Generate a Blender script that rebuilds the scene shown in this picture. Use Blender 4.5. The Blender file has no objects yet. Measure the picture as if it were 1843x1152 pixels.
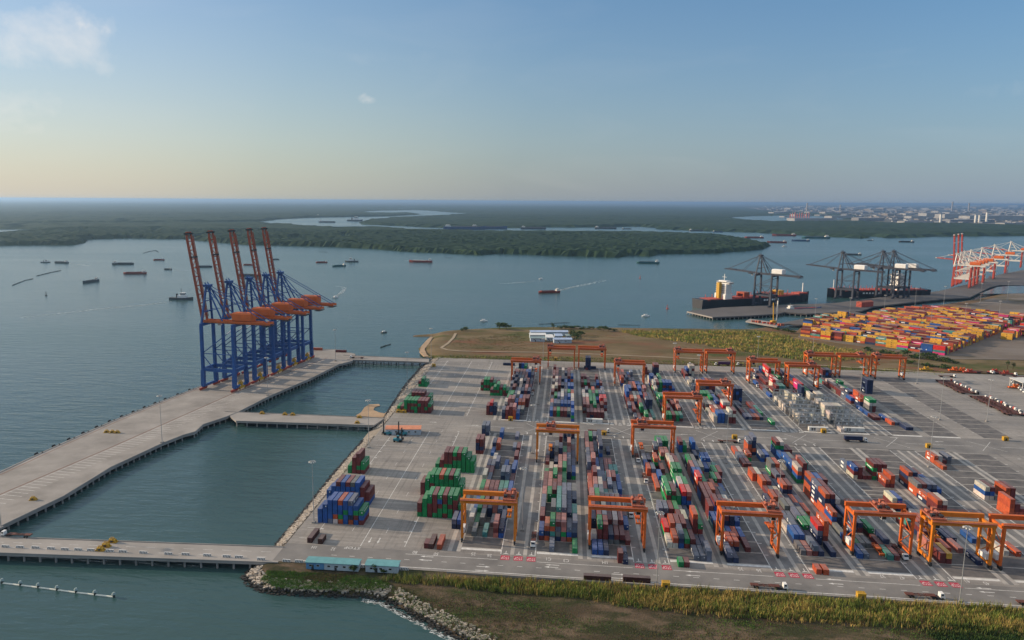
import bpy, math, random
import numpy as np
from mathutils import Vector, Matrix, noise as mnoise
from mathutils.geometry import tessellate_polygon
rnd = random.Random(7)
S = bpy.context.scene
COL = bpy.data.collections.new("scene"); S.collection.children.link(COL)
rad = math.radians

# ------------------------------------------------------------------ camera
H, FPX, CX, CY = 170.0, 1365.0, 858.66, 576.0
YAW, PITCH, ROLL = -0.1176, 0.1559, -0.0061
def cam_axes():
    cy, sy = math.cos(YAW), math.sin(YAW)
    f = np.array([sy*math.cos(PITCH), cy*math.cos(PITCH), -math.sin(PITCH)])
    r = np.array([cy, -sy, 0.0]); d = np.cross(f, r)
    return (r*math.cos(ROLL)+d*math.sin(ROLL), -r*math.sin(ROLL)+d*math.cos(ROLL), f)
AX = cam_axes()
cam = bpy.data.cameras.new("camera"); cam_o = bpy.data.objects.new("camera", cam); COL.objects.link(cam_o)
cam.sensor_width = 36.0; cam.lens = FPX/1843*36; cam.shift_x = (921.5-CX)/1843
cam.clip_start = 1.0; cam.clip_end = 200000.0
m = Matrix(((AX[0][0], -AX[1][0], -AX[2][0], 0), (AX[0][1], -AX[1][1], -AX[2][1], 0), (AX[0][2], -AX[1][2], -AX[2][2], H), (0, 0, 0, 1)))
cam_o.matrix_world = m
S.camera = cam_o

def at(px, py, z=0.0):
    """the point of the level z that the photograph shows at this pixel"""
    d = (px-CX)/FPX*AX[0] + (py-CY)/FPX*AX[1] + AX[2]
    t = (z-H)/d[2]
    return (float(d[0]*t), float(d[1]*t))

# ------------------------------------------------------------------ light
SUN_EL, SUN_AZ = 19.0, -83.0            # azimuth measured from +Y towards +X
S.view_settings.view_transform = 'Standard'; S.view_settings.look = 'None'
S.view_settings.exposure = 0.69; S.view_settings.gamma = 1.0
S.render.engine = 'CYCLES'
S.cycles.max_bounces = 6; S.cycles.diffuse_bounces = 3; S.cycles.glossy_bounces = 3
S.cycles.transmission_bounces = 2; S.cycles.volume_bounces = 0; S.cycles.transparent_max_bounces = 6
S.cycles.use_adaptive_sampling = True
S.cycles.use_denoising = True
sun = bpy.data.lights.new("sun", 'SUN'); sun.energy = 3.3; sun.angle = rad(0.6); sun.color = (1.0, 0.80, 0.58)
sun_o = bpy.data.objects.new("sun", sun); COL.objects.link(sun_o)
sd = Vector((math.sin(rad(SUN_AZ))*math.cos(rad(SUN_EL)), math.cos(rad(SUN_AZ))*math.cos(rad(SUN_EL)), math.sin(rad(SUN_EL))))
sun_o.rotation_euler = sd.to_track_quat('Z', 'Y').to_euler(); sun_o.location = (-300, 300, 400)

W = bpy.data.worlds.new("World"); S.world = W; W.use_nodes = True
nt = W.node_tree; nt.nodes.clear()
def N(tree, typ, **kw):
    n = tree.nodes.new(typ)
    for k, v in kw.items():
        if k == 'inp':
            for i, x in v.items(): n.inputs[i].default_value = x
        else: setattr(n, k, v)
    return n
def L(tree, a, b): tree.links.new(a, b)
out = N(nt, 'ShaderNodeOutputWorld'); bg = N(nt, 'ShaderNodeBackground')
sky = N(nt, 'ShaderNodeTexSky', sky_type='NISHITA')
sky.sun_disc = False; sky.sun_elevation = rad(SUN_EL); sky.sun_rotation = rad(SUN_AZ)
sky.altitude = 0; sky.air_density = 1.0; sky.dust_density = 0.35; sky.ozone_density = 3.0
VEIL = 8.0
# thin high cloud: stretched noise on the view direction, veil only
tc = N(nt, 'ShaderNodeTexCoord')
mp = N(nt, 'ShaderNodeMapping'); mp.inputs['Scale'].default_value = (2.2, 2.2, 9.0); mp.inputs['Rotation'].default_value = (0, rad(8), 0)
nz = N(nt, 'ShaderNodeTexNoise', inp={'Scale': 2.3, 'Detail': 7.0, 'Roughness': 0.55, 'Distortion': 0.6})
rp = N(nt, 'ShaderNodeValToRGB'); rp.color_ramp.elements[0].position = 0.52; rp.color_ramp.elements[1].position = 0.80
L(nt, tc.outputs['Generated'], mp.inputs['Vector']); L(nt, mp.outputs['Vector'], nz.inputs['Vector']); L(nt, nz.outputs['Fac'], rp.inputs['Fac'])
# three small clouds, each a noisy patch round one direction of the sky
def cloud(px, py, wid, hgt, seed, gain):
    d = Vector(tuple((px-CX)/FPX*AX[0] + (py-CY)/FPX*AX[1] + AX[2])).normalized()
    right = d.cross(Vector((0, 0, 1))).normalized(); up = right.cross(d).normalized()
    dr = N(nt, 'ShaderNodeVectorMath', operation='DOT_PRODUCT'); dr.inputs[1].default_value = right/wid
    du = N(nt, 'ShaderNodeVectorMath', operation='DOT_PRODUCT'); du.inputs[1].default_value = up/hgt
    L(nt, tc.outputs['Generated'], dr.inputs[0]); L(nt, tc.outputs['Generated'], du.inputs[0])
    df = N(nt, 'ShaderNodeVectorMath', operation='DOT_PRODUCT'); df.inputs[1].default_value = d
    L(nt, tc.outputs['Generated'], df.inputs[0])
    cx = N(nt, 'ShaderNodeMath', operation='SUBTRACT'); cx.inputs[1].default_value = 0.0
    L(nt, dr.outputs['Value'], cx.inputs[0])
    p1 = N(nt, 'ShaderNodeMath', operation='POWER', inp={1: 2.0}); p2 = N(nt, 'ShaderNodeMath', operation='POWER', inp={1: 2.0})
    a1 = N(nt, 'ShaderNodeMath', operation='ABSOLUTE'); a2 = N(nt, 'ShaderNodeMath', operation='ABSOLUTE')
    L(nt, cx.outputs[0], a1.inputs[0]); L(nt, du.outputs['Value'], a2.inputs[0]); L(nt, a1.outputs[0], p1.inputs[0]); L(nt, a2.outputs[0], p2.inputs[0])
    sm = N(nt, 'ShaderNodeMath', operation='ADD'); L(nt, p1.outputs[0], sm.inputs[0]); L(nt, p2.outputs[0], sm.inputs[1])
    n2 = N(nt, 'ShaderNodeTexNoise', noise_dimensions='4D', inp={'W': seed, 'Scale': 0.55/wid, 'Detail': 6.0, 'Roughness': 0.62, 'Distortion': 0.4})
    L(nt, tc.outputs['Generated'], n2.inputs['Vector'])
    k = N(nt, 'ShaderNodeMath', operation='MULTIPLY_ADD', inp={1: 7.5, 2: -3.3}); L(nt, n2.outputs['Fac'], k.inputs[0])
    s2 = N(nt, 'ShaderNodeMath', operation='SUBTRACT'); L(nt, k.outputs[0], s2.inputs[0]); L(nt, sm.outputs[0], s2.inputs[1])
    fr = N(nt, 'ShaderNodeMath', operation='GREATER_THAN', inp={1: 0.0}); L(nt, df.outputs['Value'], fr.inputs[0])
    mu = N(nt, 'ShaderNodeMath', operation='MULTIPLY', inp={1: gain}, use_clamp=True); L(nt, s2.outputs[0], mu.inputs[0])
    mf = N(nt, 'ShaderNodeMath', operation='MULTIPLY'); L(nt, mu.outputs[0], mf.inputs[0]); L(nt, fr.outputs[0], mf.inputs[1])
    return mf.outputs[0]
cl = [cloud(45, 75, .075, .040, 1.3, .30), cloud(185, 42, .028, .012, 2.9, .26), cloud(657, 180, .016, .010, 4.4, .22), cloud(30, 190, .05, .03, 17.3, .16), cloud(420, 32, .12, .018, 7.7, .12), cloud(700, 105, .13, .017, 9.1, .07), cloud(1770, 165, .07, .013, 12.2, .06)]
acc = N(nt, 'ShaderNodeMath', operation='MULTIPLY', inp={1: 0.035}); L(nt, rp.outputs['Color'], acc.inputs[0])
acc = acc.outputs[0]
for c in cl:
    a = N(nt, 'ShaderNodeMath', operation='ADD', use_clamp=True); L(nt, acc, a.inputs[0]); L(nt, c, a.inputs[1]); acc = a.outputs[0]
mixc = N(nt, 'ShaderNodeMixRGB', blend_type='MIX'); mixc.inputs['Color2'].default_value = (7.6, 7.0, 6.4, 1)
# humid air low over the delta: a veil that thickens towards the horizon, warm on the sun's side
sep = N(nt, 'ShaderNodeSeparateXYZ'); L(nt, tc.outputs['Generated'], sep.inputs[0])
za = N(nt, 'ShaderNodeMath', operation='ABSOLUTE'); L(nt, sep.outputs['Z'], za.inputs[0])
ze = N(nt, 'ShaderNodeMath', operation='MULTIPLY', inp={1: -3.9}); L(nt, za.outputs[0], ze.inputs[0])
zx = N(nt, 'ShaderNodeMath', operation='EXPONENT'); L(nt, ze.outputs[0], zx.inputs[0])
zm = N(nt, 'ShaderNodeMath', operation='MULTIPLY', inp={1: 0.93}); L(nt, zx.outputs[0], zm.inputs[0])
sdn = N(nt, 'ShaderNodeVectorMath', operation='DOT_PRODUCT'); sdn.inputs[1].default_value = sd; L(nt, tc.outputs['Generated'], sdn.inputs[0])
wr = N(nt, 'ShaderNodeMapRange', interpolation_type='SMOOTHSTEP', inp={'From Min': -0.42, 'From Max': 0.72}); L(nt, sdn.outputs['Value'], wr.inputs['Value'])
vr = N(nt, 'ShaderNodeValToRGB'); e = vr.color_ramp.elements
e[0].position = 0.0; e[0].color = (.215, .290, .395, 1); e[1].position = 1.0; e[1].color = (.56, .52, .455, 1)
for q_, c_ in ((.19, (.228, .282, .355)), (.56, (.275, .312, .345)), (.88, (.43, .435, .40))): x = e.new(q_); x.color = (*c_, 1)
L(nt, wr.outputs[0], vr.inputs['Fac'])
vs = N(nt, 'ShaderNodeMixRGB', blend_type='MULTIPLY', inp={'Fac': 1.0, 'Color2': (VEIL, VEIL, VEIL, 1)}); L(nt, vr.outputs['Color'], vs.inputs['Color1'])
ws = N(nt, 'ShaderNodeMath', operation='POWER', inp={1: 2.0}); L(nt, wr.outputs[0], ws.inputs[0])
w2_ = N(nt, 'ShaderNodeMath', operation='MULTIPLY', inp={1: 0.42}); L(nt, ws.outputs[0], w2_.inputs[0])
wm = N(nt, 'ShaderNodeMath', operation='MAXIMUM'); L(nt, zm.outputs[0], wm.inputs[0]); L(nt, w2_.outputs[0], wm.inputs[1])
veil = N(nt, 'ShaderNodeMixRGB'); L(nt, wm.outputs[0], veil.inputs['Fac']); L(nt, sky.outputs['Color'], veil.inputs['Color1']); L(nt, vs.outputs['Color'], veil.inputs['Color2'])
hs = N(nt, 'ShaderNodeHueSaturation', inp={'Saturation': 1.32, 'Value': 1.08}); L(nt, sky.outputs['Color'], hs.inputs['Color']); L(nt, hs.outputs['Color'], veil.inputs['Color1'])
# sky brightened overhead, out of view: added fill that softens the shade
oh = N(nt, 'ShaderNodeMapRange', interpolation_type='SMOOTHSTEP', inp={'From Min': 0.30, 'From Max': 0.62, 'To Max': 0.85}); L(nt, sep.outputs['Z'], oh.inputs['Value'])
ov = N(nt, 'ShaderNodeMixRGB'); ov.inputs['Color2'].default_value = (VEIL*.60, VEIL*.645, VEIL*.70, 1); L(nt, oh.outputs[0], ov.inputs['Fac']); L(nt, veil.outputs['Color'], ov.inputs['Color1'])
L(nt, acc, mixc.inputs['Fac']); L(nt, ov.outputs['Color'], mixc.inputs['Color1'])
L(nt, mixc.outputs['Color'], bg.inputs['Color']); bg.inputs['Strength'].default_value = 0.084
L(nt, bg.outputs['Background'], out.inputs['Surface'])

# ------------------------------------------------------------------ materials
MATS = {}
def mat(name, col, rough=0.6, metal=0.0, var=0.12, scale=0.3, spec=0.4, bump=0.0, bscale=1.0, second=None, coord='Object'):
    """painted or weathered surface: base colour broken by large soft noise"""
    if name in MATS: return MATS[name]
    mt = bpy.data.materials.new(name); mt.use_nodes = True; t = mt.node_tree
    b = t.nodes['Principled BSDF']; b.inputs['Roughness'].default_value = rough; b.inputs['Metallic'].default_value = metal
    b.inputs['Specular IOR Level'].default_value = spec
    tx = N(t, 'ShaderNodeTexCoord'); no = N(t, 'ShaderNodeTexNoise', inp={'Scale': scale, 'Detail': 6.0, 'Roughness': 0.6})
    L(t, tx.outputs[coord], no.inputs['Vector'])
    cr = N(t, 'ShaderNodeValToRGB'); e = cr.color_ramp.elements
    c2 = second if second else tuple(min(1, c*(1+var)) for c in col); c1 = tuple(c*(1-var) for c in col)
    e[0].position = 0.33; e[0].color = (*c1, 1); e[1].position = 0.68; e[1].color = (*c2, 1)
    L(t, no.outputs['Fac'], cr.inputs['Fac']); L(t, cr.outputs['Color'], b.inputs['Base Color'])
    if bump:
        nb = N(t, 'ShaderNodeTexNoise', inp={'Scale': bscale, 'Detail': 5.0}); bp = N(t, 'ShaderNodeBump', inp={'Strength': bump, 'Distance': 0.3})
        L(t, tx.outputs[coord], nb.inputs['Vector']); L(t, nb.outputs['Fac'], bp.inputs['Height']); L(t, bp.outputs['Normal'], b.inputs['Normal'])
    MATS[name] = mt
    return mt

def paint_material():
    mt = bpy.data.materials.new("container_paint"); mt.use_nodes = True; t = mt.node_tree; b = t.nodes['Principled BSDF']
    b.inputs['Roughness'].default_value = 0.62; b.inputs['Specular IOR Level'].default_value = 0.3
    at_ = N(t, 'ShaderNodeAttribute', attribute_name="Col"); oi = N(t, 'ShaderNodeObjectInfo'); tx = N(t, 'ShaderNodeTexCoord')
    mul = N(t, 'ShaderNodeMixRGB', blend_type='MULTIPLY', inp={'Fac': 1.0}); L(t, at_.outputs['Color'], mul.inputs['Color1']); L(t, oi.outputs['Color'], mul.inputs['Color2'])
    # paler roofs: sky sheen painted into the colour plus dusty fading; alpha sets how much
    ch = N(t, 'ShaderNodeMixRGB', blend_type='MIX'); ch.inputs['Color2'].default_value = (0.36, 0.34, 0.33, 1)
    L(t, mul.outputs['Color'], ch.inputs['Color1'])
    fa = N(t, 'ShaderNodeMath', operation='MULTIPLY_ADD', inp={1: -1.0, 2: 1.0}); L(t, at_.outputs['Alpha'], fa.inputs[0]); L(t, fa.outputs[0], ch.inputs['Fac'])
    no = N(t, 'ShaderNodeTexNoise', inp={'Scale': 0.55, 'Detail': 7.0, 'Roughness': 0.65}); ad = N(t, 'ShaderNodeVectorMath', operation='ADD')
    rv = N(t, 'ShaderNodeMath', operation='MULTIPLY', inp={1: 90.0}); L(t, oi.outputs['Random'], rv.inputs[0])
    L(t, tx.outputs['Object'], ad.inputs[0]); L(t, rv.outputs[0], ad.inputs[1]); L(t, ad.outputs[0], no.inputs['Vector'])
    mr = N(t, 'ShaderNodeMapRange', inp={'From Min': 0.3, 'From Max': 0.72, 'To Min': 0.66, 'To Max': 1.16}); L(t, no.outputs['Fac'], mr.inputs['Value'])
    mm = N(t, 'ShaderNodeMixRGB', blend_type='MULTIPLY', inp={'Fac': 1.0}); L(t, ch.outputs['Color'], mm.inputs['Color1']); L(t, mr.outputs[0], mm.inputs['Color2'])
    L(t, mm.outputs['Color'], b.inputs['Base Color'])
    return mt
PAINT = paint_material()

M_conc = mat('weathered_concrete', (0.30, 0.275, 0.25), 0.85, var=0.16, scale=0.05, spec=0.2)
M_blue = mat('crane_blue', (0.014, 0.075, 0.255), 0.45, var=0.18, scale=0.15)
M_orange = mat('crane_orange', (0.62, 0.125, 0.02), 0.5, var=0.15, scale=0.15)
M_boom = mat('boom_red', (0.30, 0.060, 0.022), 0.55, var=0.18, scale=0.15)
M_rtg = mat('gantry_orange', (0.60, 0.120, 0.014), 0.5, var=0.12, scale=0.2)
M_rtg2 = mat('gantry_amber', (0.62, 0.185, 0.012), 0.5, var=0.12, scale=0.2)
M_rust = mat('faded_orange_steel', (0.36, 0.105, 0.06), 0.7, var=0.2, scale=0.4)
M_white = mat('white_paint', (0.72, 0.70, 0.66), 0.5, var=0.08, scale=0.3)
M_offwh = mat('chalky_white', (0.60, 0.58, 0.53), 0.6, var=0.12, scale=0.3)
M_dark = mat('dark_machinery', (0.028, 0.028, 0.030), 0.6, var=0.25, scale=0.6)
M_steel = mat('galvanised_steel', (0.36, 0.37, 0.37), 0.45, metal=0.4, var=0.12, scale=0.5)
M_navy = mat('far_crane_navy', (0.030, 0.034, 0.050), 0.55, var=0.2, scale=0.15)
M_yellow = mat('signal_yellow', (0.50, 0.28, 0.02), 0.5, var=0.14, scale=0.5)
M_glass = mat('dark_glass', (0.015, 0.02, 0.026), 0.12, var=0.2, scale=0.5, spec=0.6)
M_rubber = mat('rubber', (0.02, 0.02, 0.02), 0.8, var=0.2, scale=0.8)
M_teal = mat('machine_teal', (0.035, 0.20, 0.24), 0.45, var=0.15, scale=0.6)
M_redl = mat('red_oxide', (0.38, 0.055, 0.03), 0.6, var=0.2, scale=0.3)
M_hullbk = mat('hull_black', (0.020, 0.021, 0.026), 0.5, var=0.2, scale=0.05)
M_hullrd = mat('hull_red', (0.24, 0.045, 0.03), 0.6, var=0.2, scale=0.08)
M_hullgr = mat('hull_grey', (0.075, 0.085, 0.09), 0.6, var=0.2, scale=0.08)
M_hulltl = mat('hull_teal', (0.03, 0.12, 0.13), 0.6, var=0.2, scale=0.08)
M_hullbl = mat('hull_blue', (0.03, 0.07, 0.16), 0.6, var=0.2, scale=0.08)
M_brown = mat('crate_brown', (0.11, 0.036, 0.022), 0.7, var=0.25, scale=0.5)
M_road = mat('lane_paint', (0.62, 0.60, 0.56), 0.8, var=0.22, scale=0.5, spec=0.2)
M_redpaint = mat('stop_red_paint', (0.42, 0.02, 0.05), 0.7, var=0.15, scale=0.4)
M_roofteal = mat('roof_teal', (0.13, 0.31, 0.32), 0.5, var=0.12, scale=0.3)
M_roofor = mat('roof_salmon', (0.62, 0.24, 0.13), 0.6, var=0.1, scale=0.3)
M_roofbl = mat('roof_pale_blue', (0.38, 0.46, 0.60), 0.5, var=0.1, scale=0.2)
M_roofgn = mat('roof_grey_green', (0.24, 0.31, 0.30), 0.5, var=0.12, scale=0.2)

# ------------------------------------------------------------------ mesh building
class MB:
    def __init__(s): s.v = []; s.f = []; s.m = []; s.c = []; s.mats = []; s.cur = 0; s.col = None
    def use(s, mt, col=None):
        if mt not in s.mats: s.mats.append(mt)
        s.cur = s.mats.index(mt); s.col = col; return s
    def face(s, idx): s.f.append(tuple(idx)); s.m.append(s.cur); s.c.append(s.col)
    def pts(s, ps):
        b = len(s.v); s.v.extend([tuple(map(float, p)) for p in ps]); return b
    def poly(s, ps): b = s.pts(ps); s.face(range(b, b+len(ps)))
    def hexa(s, p, skip=()):   # 8 points: bottom ring 0-3 counter-clockwise, top ring 4-7
        b = s.pts(p)
        for k, q in enumerate(((3, 2, 1, 0), (4, 5, 6, 7), (0, 1, 5, 4), (1, 2, 6, 5), (2, 3, 7, 6), (3, 0, 4, 7))):
            if k not in skip: s.face([b+i for i in q])
    def box(s, x0, x1, y0, y1, z0, z1, skip=()):
        s.hexa([(x0, y0, z0), (x1, y0, z0), (x1, y1, z0), (x0, y1, z0), (x0, y0, z1), (x1, y0, z1), (x1, y1, z1), (x0, y1, z1)], skip)
    def cbox(s, cx, cy, cz, sx, sy, sz): s.box(cx-sx/2, cx+sx/2, cy-sy/2, cy+sy/2, cz-sz/2, cz+sz/2)
    def beam(s, a, b, w, h=None, up=(0, 0, 1)):
        a = Vector(a); b = Vector(b); h = h or w; d = (b-a).normalized(); u = Vector(up)
        if abs(d.dot(u)) > 0.98: u = Vector((0, 1, 0))
        r = d.cross(u).normalized()*(w/2); u = r.cross(d).normalized()*(h/2)
        s.hexa([a-r-u, a+r-u, b+r-u, b-r-u, a-r+u, a+r+u, b+r+u, b-r+u])
    def tube(s, a, b, r0, r1=None, n=8, cap=True):
        a = Vector(a); b = Vector(b); r1 = r0 if r1 is None else r1; d = (b-a).normalized()
        u = Vector((0, 0, 1)) if abs(d.z) < 0.9 else Vector((1, 0, 0)); x = d.cross(u).normalized(); y = x.cross(d)
        k = s.pts([a+(x*math.cos(t)+y*math.sin(t))*r0 for t in [2*math.pi*i/n for i in range(n)]] + [b+(x*math.cos(t)+y*math.sin(t))*r1 for t in [2*math.pi*i/n for i in range(n)]])
        for i in range(n): s.face([k+i, k+(i+1) % n, k+n+(i+1) % n, k+n+i])
        if cap: s.face([k+i for i in range(n-1, -1, -1)]); s.face([k+n+i for i in range(n)])
    def prism(s, poly, z0, z1, bottom=True):
        n = len(poly)
        ar = sum(poly[i][0]*poly[(i+1) % n][1]-poly[(i+1) % n][0]*poly[i][1] for i in range(n))
        if ar < 0: poly = poly[::-1]
        b = s.pts([(x, y, z0) for x, y in poly]+[(x, y, z1) for x, y in poly])
        for i in range(n): s.face([b+i, b+(i+1) % n, b+n+(i+1) % n, b+n+i])
        for tri in tessellate_polygon([[Vector((x, y, 0)) for x, y in poly]]):
            a, c, d = tri
            p = [poly[a], poly[c], poly[d]]
            if (p[1][0]-p[0][0])*(p[2][1]-p[0][1])-(p[2][0]-p[0][0])*(p[1][1]-p[0][1]) < 0: a, c, d = a, d, c
            s.face([b+n+a, b+n+c, b+n+d])
            if bottom: s.face([b+d, b+c, b+a])
    def loft(s, secs, cap=True):  # closed rings of equal length
        n = len(secs[0]); b = s.pts([p for q in secs for p in q])
        for k in range(len(secs)-1):
            for i in range(n): s.face([b+k*n+i, b+k*n+(i+1) % n, b+(k+1)*n+(i+1) % n, b+(k+1)*n+i])
        if cap: s.face([b+i for i in range(n-1, -1, -1)]); s.face([b+(len(secs)-1)*n+i for i in range(n)])
    def mesh(s, name):
        me = bpy.data.meshes.new(name); me.from_pydata(s.v, [], s.f)
        for mt in s.mats: me.materials.append(mt)
        if len(s.mats) > 1: me.polygons.foreach_set('material_index', s.m)
        if any(c is not None for c in s.c):
            a = me.attributes.new('Col', 'FLOAT_COLOR', 'FACE')
            a.data.foreach_set('color', np.array([c if c is not None else (1, 1, 1, 1) for c in s.c], dtype=np.float32).ravel())
        me.update(); return me
    def build(s, name, parent=None, loc=None, rz=0.0):
        o = bpy.data.objects.new(name, s.mesh(name)); COL.objects.link(o)
        if parent: o.parent = parent
        if loc: o.location = loc if len(loc) == 3 else (loc[0], loc[1], 0)
        o.rotation_euler.z = rz
        return o

def tag(o, label=None, cat=None, group=None, kind=None):
    for k, v in (('label', label), ('category', cat), ('group', group), ('kind', kind)):
        if v: o[k] = v
    return o
def empty(name, loc, rz=0.0, label=None, cat=None, group=None):
    o = bpy.data.objects.new(name, None); COL.objects.link(o)
    o.location = loc if len(loc) == 3 else (loc[0], loc[1], 0); o.rotation_euler.z = rz
    return tag(o, label, cat, group)
def copy_tree(src, loc=None, rz=None, label=None):
    def rec(o, parent):
        c = o.copy(); COL.objects.link(c)
        if parent: c.parent = parent
        for ch in list(o.children): rec(ch, c)
        return c
    c = rec(src, None)
    if loc is not None: c.location = loc if len(loc) == 3 else (loc[0], loc[1], 0)
    if rz is not None: c.rotation_euler.z = rz
    if label: c['label'] = label
    return c
def struct(o): o['kind'] = 'structure'; return o
def stuff(o): o['kind'] = 'stuff'; return o
def inpoly(pts, poly):
    pts = np.asarray(pts); x, y = pts[:, 0], pts[:, 1]; r = np.zeros(len(pts), bool); n = len(poly)
    for i in range(n):
        x0, y0 = poly[i]; x1, y1 = poly[(i+1) % n]
        c = ((y0 > y) != (y1 > y)); 
        with np.errstate(divide='ignore', invalid='ignore'): xi = (x1-x0)*(y-y0)/(y1-y0+1e-12)+x0
        r ^= c & (x < xi)
    return r
def dist_line(pts, line):
    pts = np.asarray(pts, float); d = np.full(len(pts), 1e9)
    for (x0, y0), (x1, y1) in zip(line[:-1], line[1:]):
        vx, vy = x1-x0, y1-y0; t = np.clip(((pts[:, 0]-x0)*vx+(pts[:, 1]-y0)*vy)/(vx*vx+vy*vy+1e-9), 0, 1)
        d = np.minimum(d, np.hypot(pts[:, 0]-x0-t*vx, pts[:, 1]-y0-t*vy))
    return d
def nz2(x, y, s, seed=0.0): return mnoise.noise(Vector((x*s+seed, y*s-seed, seed*1.7)))
# =================================================================== THE SETTING
ZW = -4.5                                       # water level; the yard is z = 0
# ---- water
def water_material():
    mt = bpy.data.materials.new("river_water"); mt.use_nodes = True; t = mt.node_tree; b = t.nodes['Principled BSDF']
    b.inputs['IOR'].default_value = 1.33; b.inputs['Specular IOR Level'].default_value = 0.5
    g = N(t, 'ShaderNodeNewGeometry')
    n1 = N(t, 'ShaderNodeTexNoise', inp={'Scale': 0.0016, 'Detail': 4.0, 'Roughness': 0.55, 'Distortion': 0.8})
    mpp = N(t, 'ShaderNodeMapping'); mpp.inputs['Scale'].default_value = (0.35, 1.0, 1.0); mpp.inputs['Rotation'].default_value = (0, 0, rad(20))
    L(t, g.outputs['Position'], mpp.inputs['Vector']); L(t, mpp.outputs['Vector'], n1.inputs['Vector'])
    cr = N(t, 'ShaderNodeValToRGB'); e = cr.color_ramp.elements
    e[0].position = .35; e[0].color = (0.028, 0.066, 0.068, 1); e[1].position = .68; e[1].color = (0.040, 0.090, 0.086, 1)
    L(t, n1.outputs['Fac'], cr.inputs['Fac']); L(t, cr.outputs['Color'], b.inputs['Base Color'])
    rr = N(t, 'ShaderNodeMapRange', inp={'From Min': .35, 'From Max': .7, 'To Min': 0.16, 'To Max': 0.26}); L(t, n1.outputs['Fac'], rr.inputs['Value']); L(t, rr.outputs[0], b.inputs['Roughness'])
    # wind waves: two stretched noises at different lengths, crests lying across the wind
    m1 = N(t, 'ShaderNodeMapping'); m1.inputs['Scale'].default_value = (0.045, 0.17, 1); m1.inputs['Rotation'].default_value = (0, 0, rad(-9))
    m2 = N(t, 'ShaderNodeMapping'); m2.inputs['Scale'].default_value = (0.22, 0.5, 1); m2.inputs['Rotation'].default_value = (0, 0, rad(14))
    w1 = N(t, 'ShaderNodeTexNoise', inp={'Scale': 1.0, 'Detail': 3.0, 'Roughness': 0.5}); w2 = N(t, 'ShaderNodeTexNoise', inp={'Scale': 1.0, 'Detail': 3.0, 'Roughness': 0.6})
    for mm, ww in ((m1, w1), (m2, w2)): L(t, g.outputs['Position'], mm.inputs['Vector']); L(t, mm.outputs['Vector'], ww.inputs['Vector'])
    b1 = N(t, 'ShaderNodeBump', inp={'Strength': 0.55, 'Distance': 1.5}); b2 = N(t, 'ShaderNodeBump', inp={'Strength': 0.35, 'Distance': 0.55})
    L(t, w1.outputs['Fac'], b1.inputs['Height']); L(t, w2.outputs['Fac'], b2.inputs['Height']); L(t, b1.outputs['Normal'], b2.inputs['Normal']); L(t, b2.outputs['Normal'], b.inputs['Normal'])
    return mt
M_water = water_material()
mb = MB().use(M_water); mb.poly([(-120000, -3000, ZW), (120000, -3000, ZW), (120000, 140000, ZW), (-120000, 140000, ZW)])
struct(mb.build('water'))

# ---- far mangrove shores: canopy built as a bumpy sheet of crowns, cut out by the coastlines
M_forest = mat('mangrove_canopy', (0.014, 0.034, 0.020), 0.9, second=(0.034, 0.060, 0.026), scale=0.028, spec=0.1, coord='Object')
M_plain = mat('far_plain', (0.030, 0.046, 0.028), 0.9, second=(0.062, 0.078, 0.048), scale=0.0011, spec=0.1)
def W_(pl): return [at(p[0], p[1], 10.5 if len(p) > 2 else ZW) for p in pl]   # a third value marks a bank seen over its own trees
coastA = W_([(-300, 445), (-120, 443), (0, 442), (60, 441), (130, 441), (151, 436), (146, 431), (190, 429.5), (225, 428.6), (300, 430), (335, 430), (352, 425), (372, 424), (350, 432), (440, 440), (520, 442), (600, 444), (680, 448), (725, 452), (760, 454), (800, 455), (825, 457), (862, 458.5), (900, 456), (985, 459), (1050, 461), (1118, 463), (1122, 459), (1140, 459), (1170, 461), (1180, 457), (1290, 456), (1310, 453), (1340, 452), (1372, 448), (1383, 441), (1374, 435, 1), (1345, 429, 1), (1310, 424, 1), (1275, 420, 1), (1225, 418, 1), (1185, 417, 1), (1150, 415.6, 1), (985, 414.4, 1), (900, 414.8, 1), (790, 412.5, 1), (690, 408, 1), (610, 409, 1), (565, 405.6, 1), (500, 401.5, 1), (469, 399.2, 1), (200, 400, 1), (-300, 402, 1)])
coastB = W_([(-300, 404), (200, 402), (469, 398.6), (490, 395.5), (552, 392), (655, 390), (700, 389.3), (738, 387.2), (745, 384), (738, 381.8, 1), (647, 381.9, 1), (647, 380.2), (752, 377.6), (800, 380.5), (852, 384.6), (800, 386.3, 1), (750, 389, 1), (700, 391, 1), (665, 394, 1), (653, 400, 1), (657, 404), (700, 405.6), (790, 409.6), (900, 410.6), (985, 409.2), (1025, 409.4), (1150, 407.4), (1188, 410), (1186, 412.4), (1275, 416.2), (1360, 418.3), (1428, 422.3), (1500, 426.5), (1550, 429), (1557, 424.5), (1607, 428.4), (1688, 425.4), (1760, 425), (1843, 424.6), (2150, 424)]) + [(30000, 12000), (30000, 26000), (-24000, 26000)]
riverR = W_([(1296, 391.2), (1360, 389), (1425, 387.5), (1475, 389), (1520, 391.5), (1525, 393.6, 1), (1470, 396.8, 1), (1400, 397.4, 1), (1350, 396, 1)])
ponds = [W_([(18, 406.5), (40, 405.8), (38, 408.6, 1), (20, 409, 1)]), W_([(216, 396.4), (232, 396.4), (230, 398.6, 1), (218, 398.8, 1)]), W_([(272, 411.2), (290, 411), (288, 413.6, 1), (275, 413.8, 1)]), W_([(480, 377.5), (508, 377), (506, 378.6), (482, 379)]), W_([(613, 421.5), (625, 421), (624, 424, 1), (616, 424, 1)]), W_([(520, 426.6), (544, 426.6), (542, 428.8, 1), (524, 429, 1)])]
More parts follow.
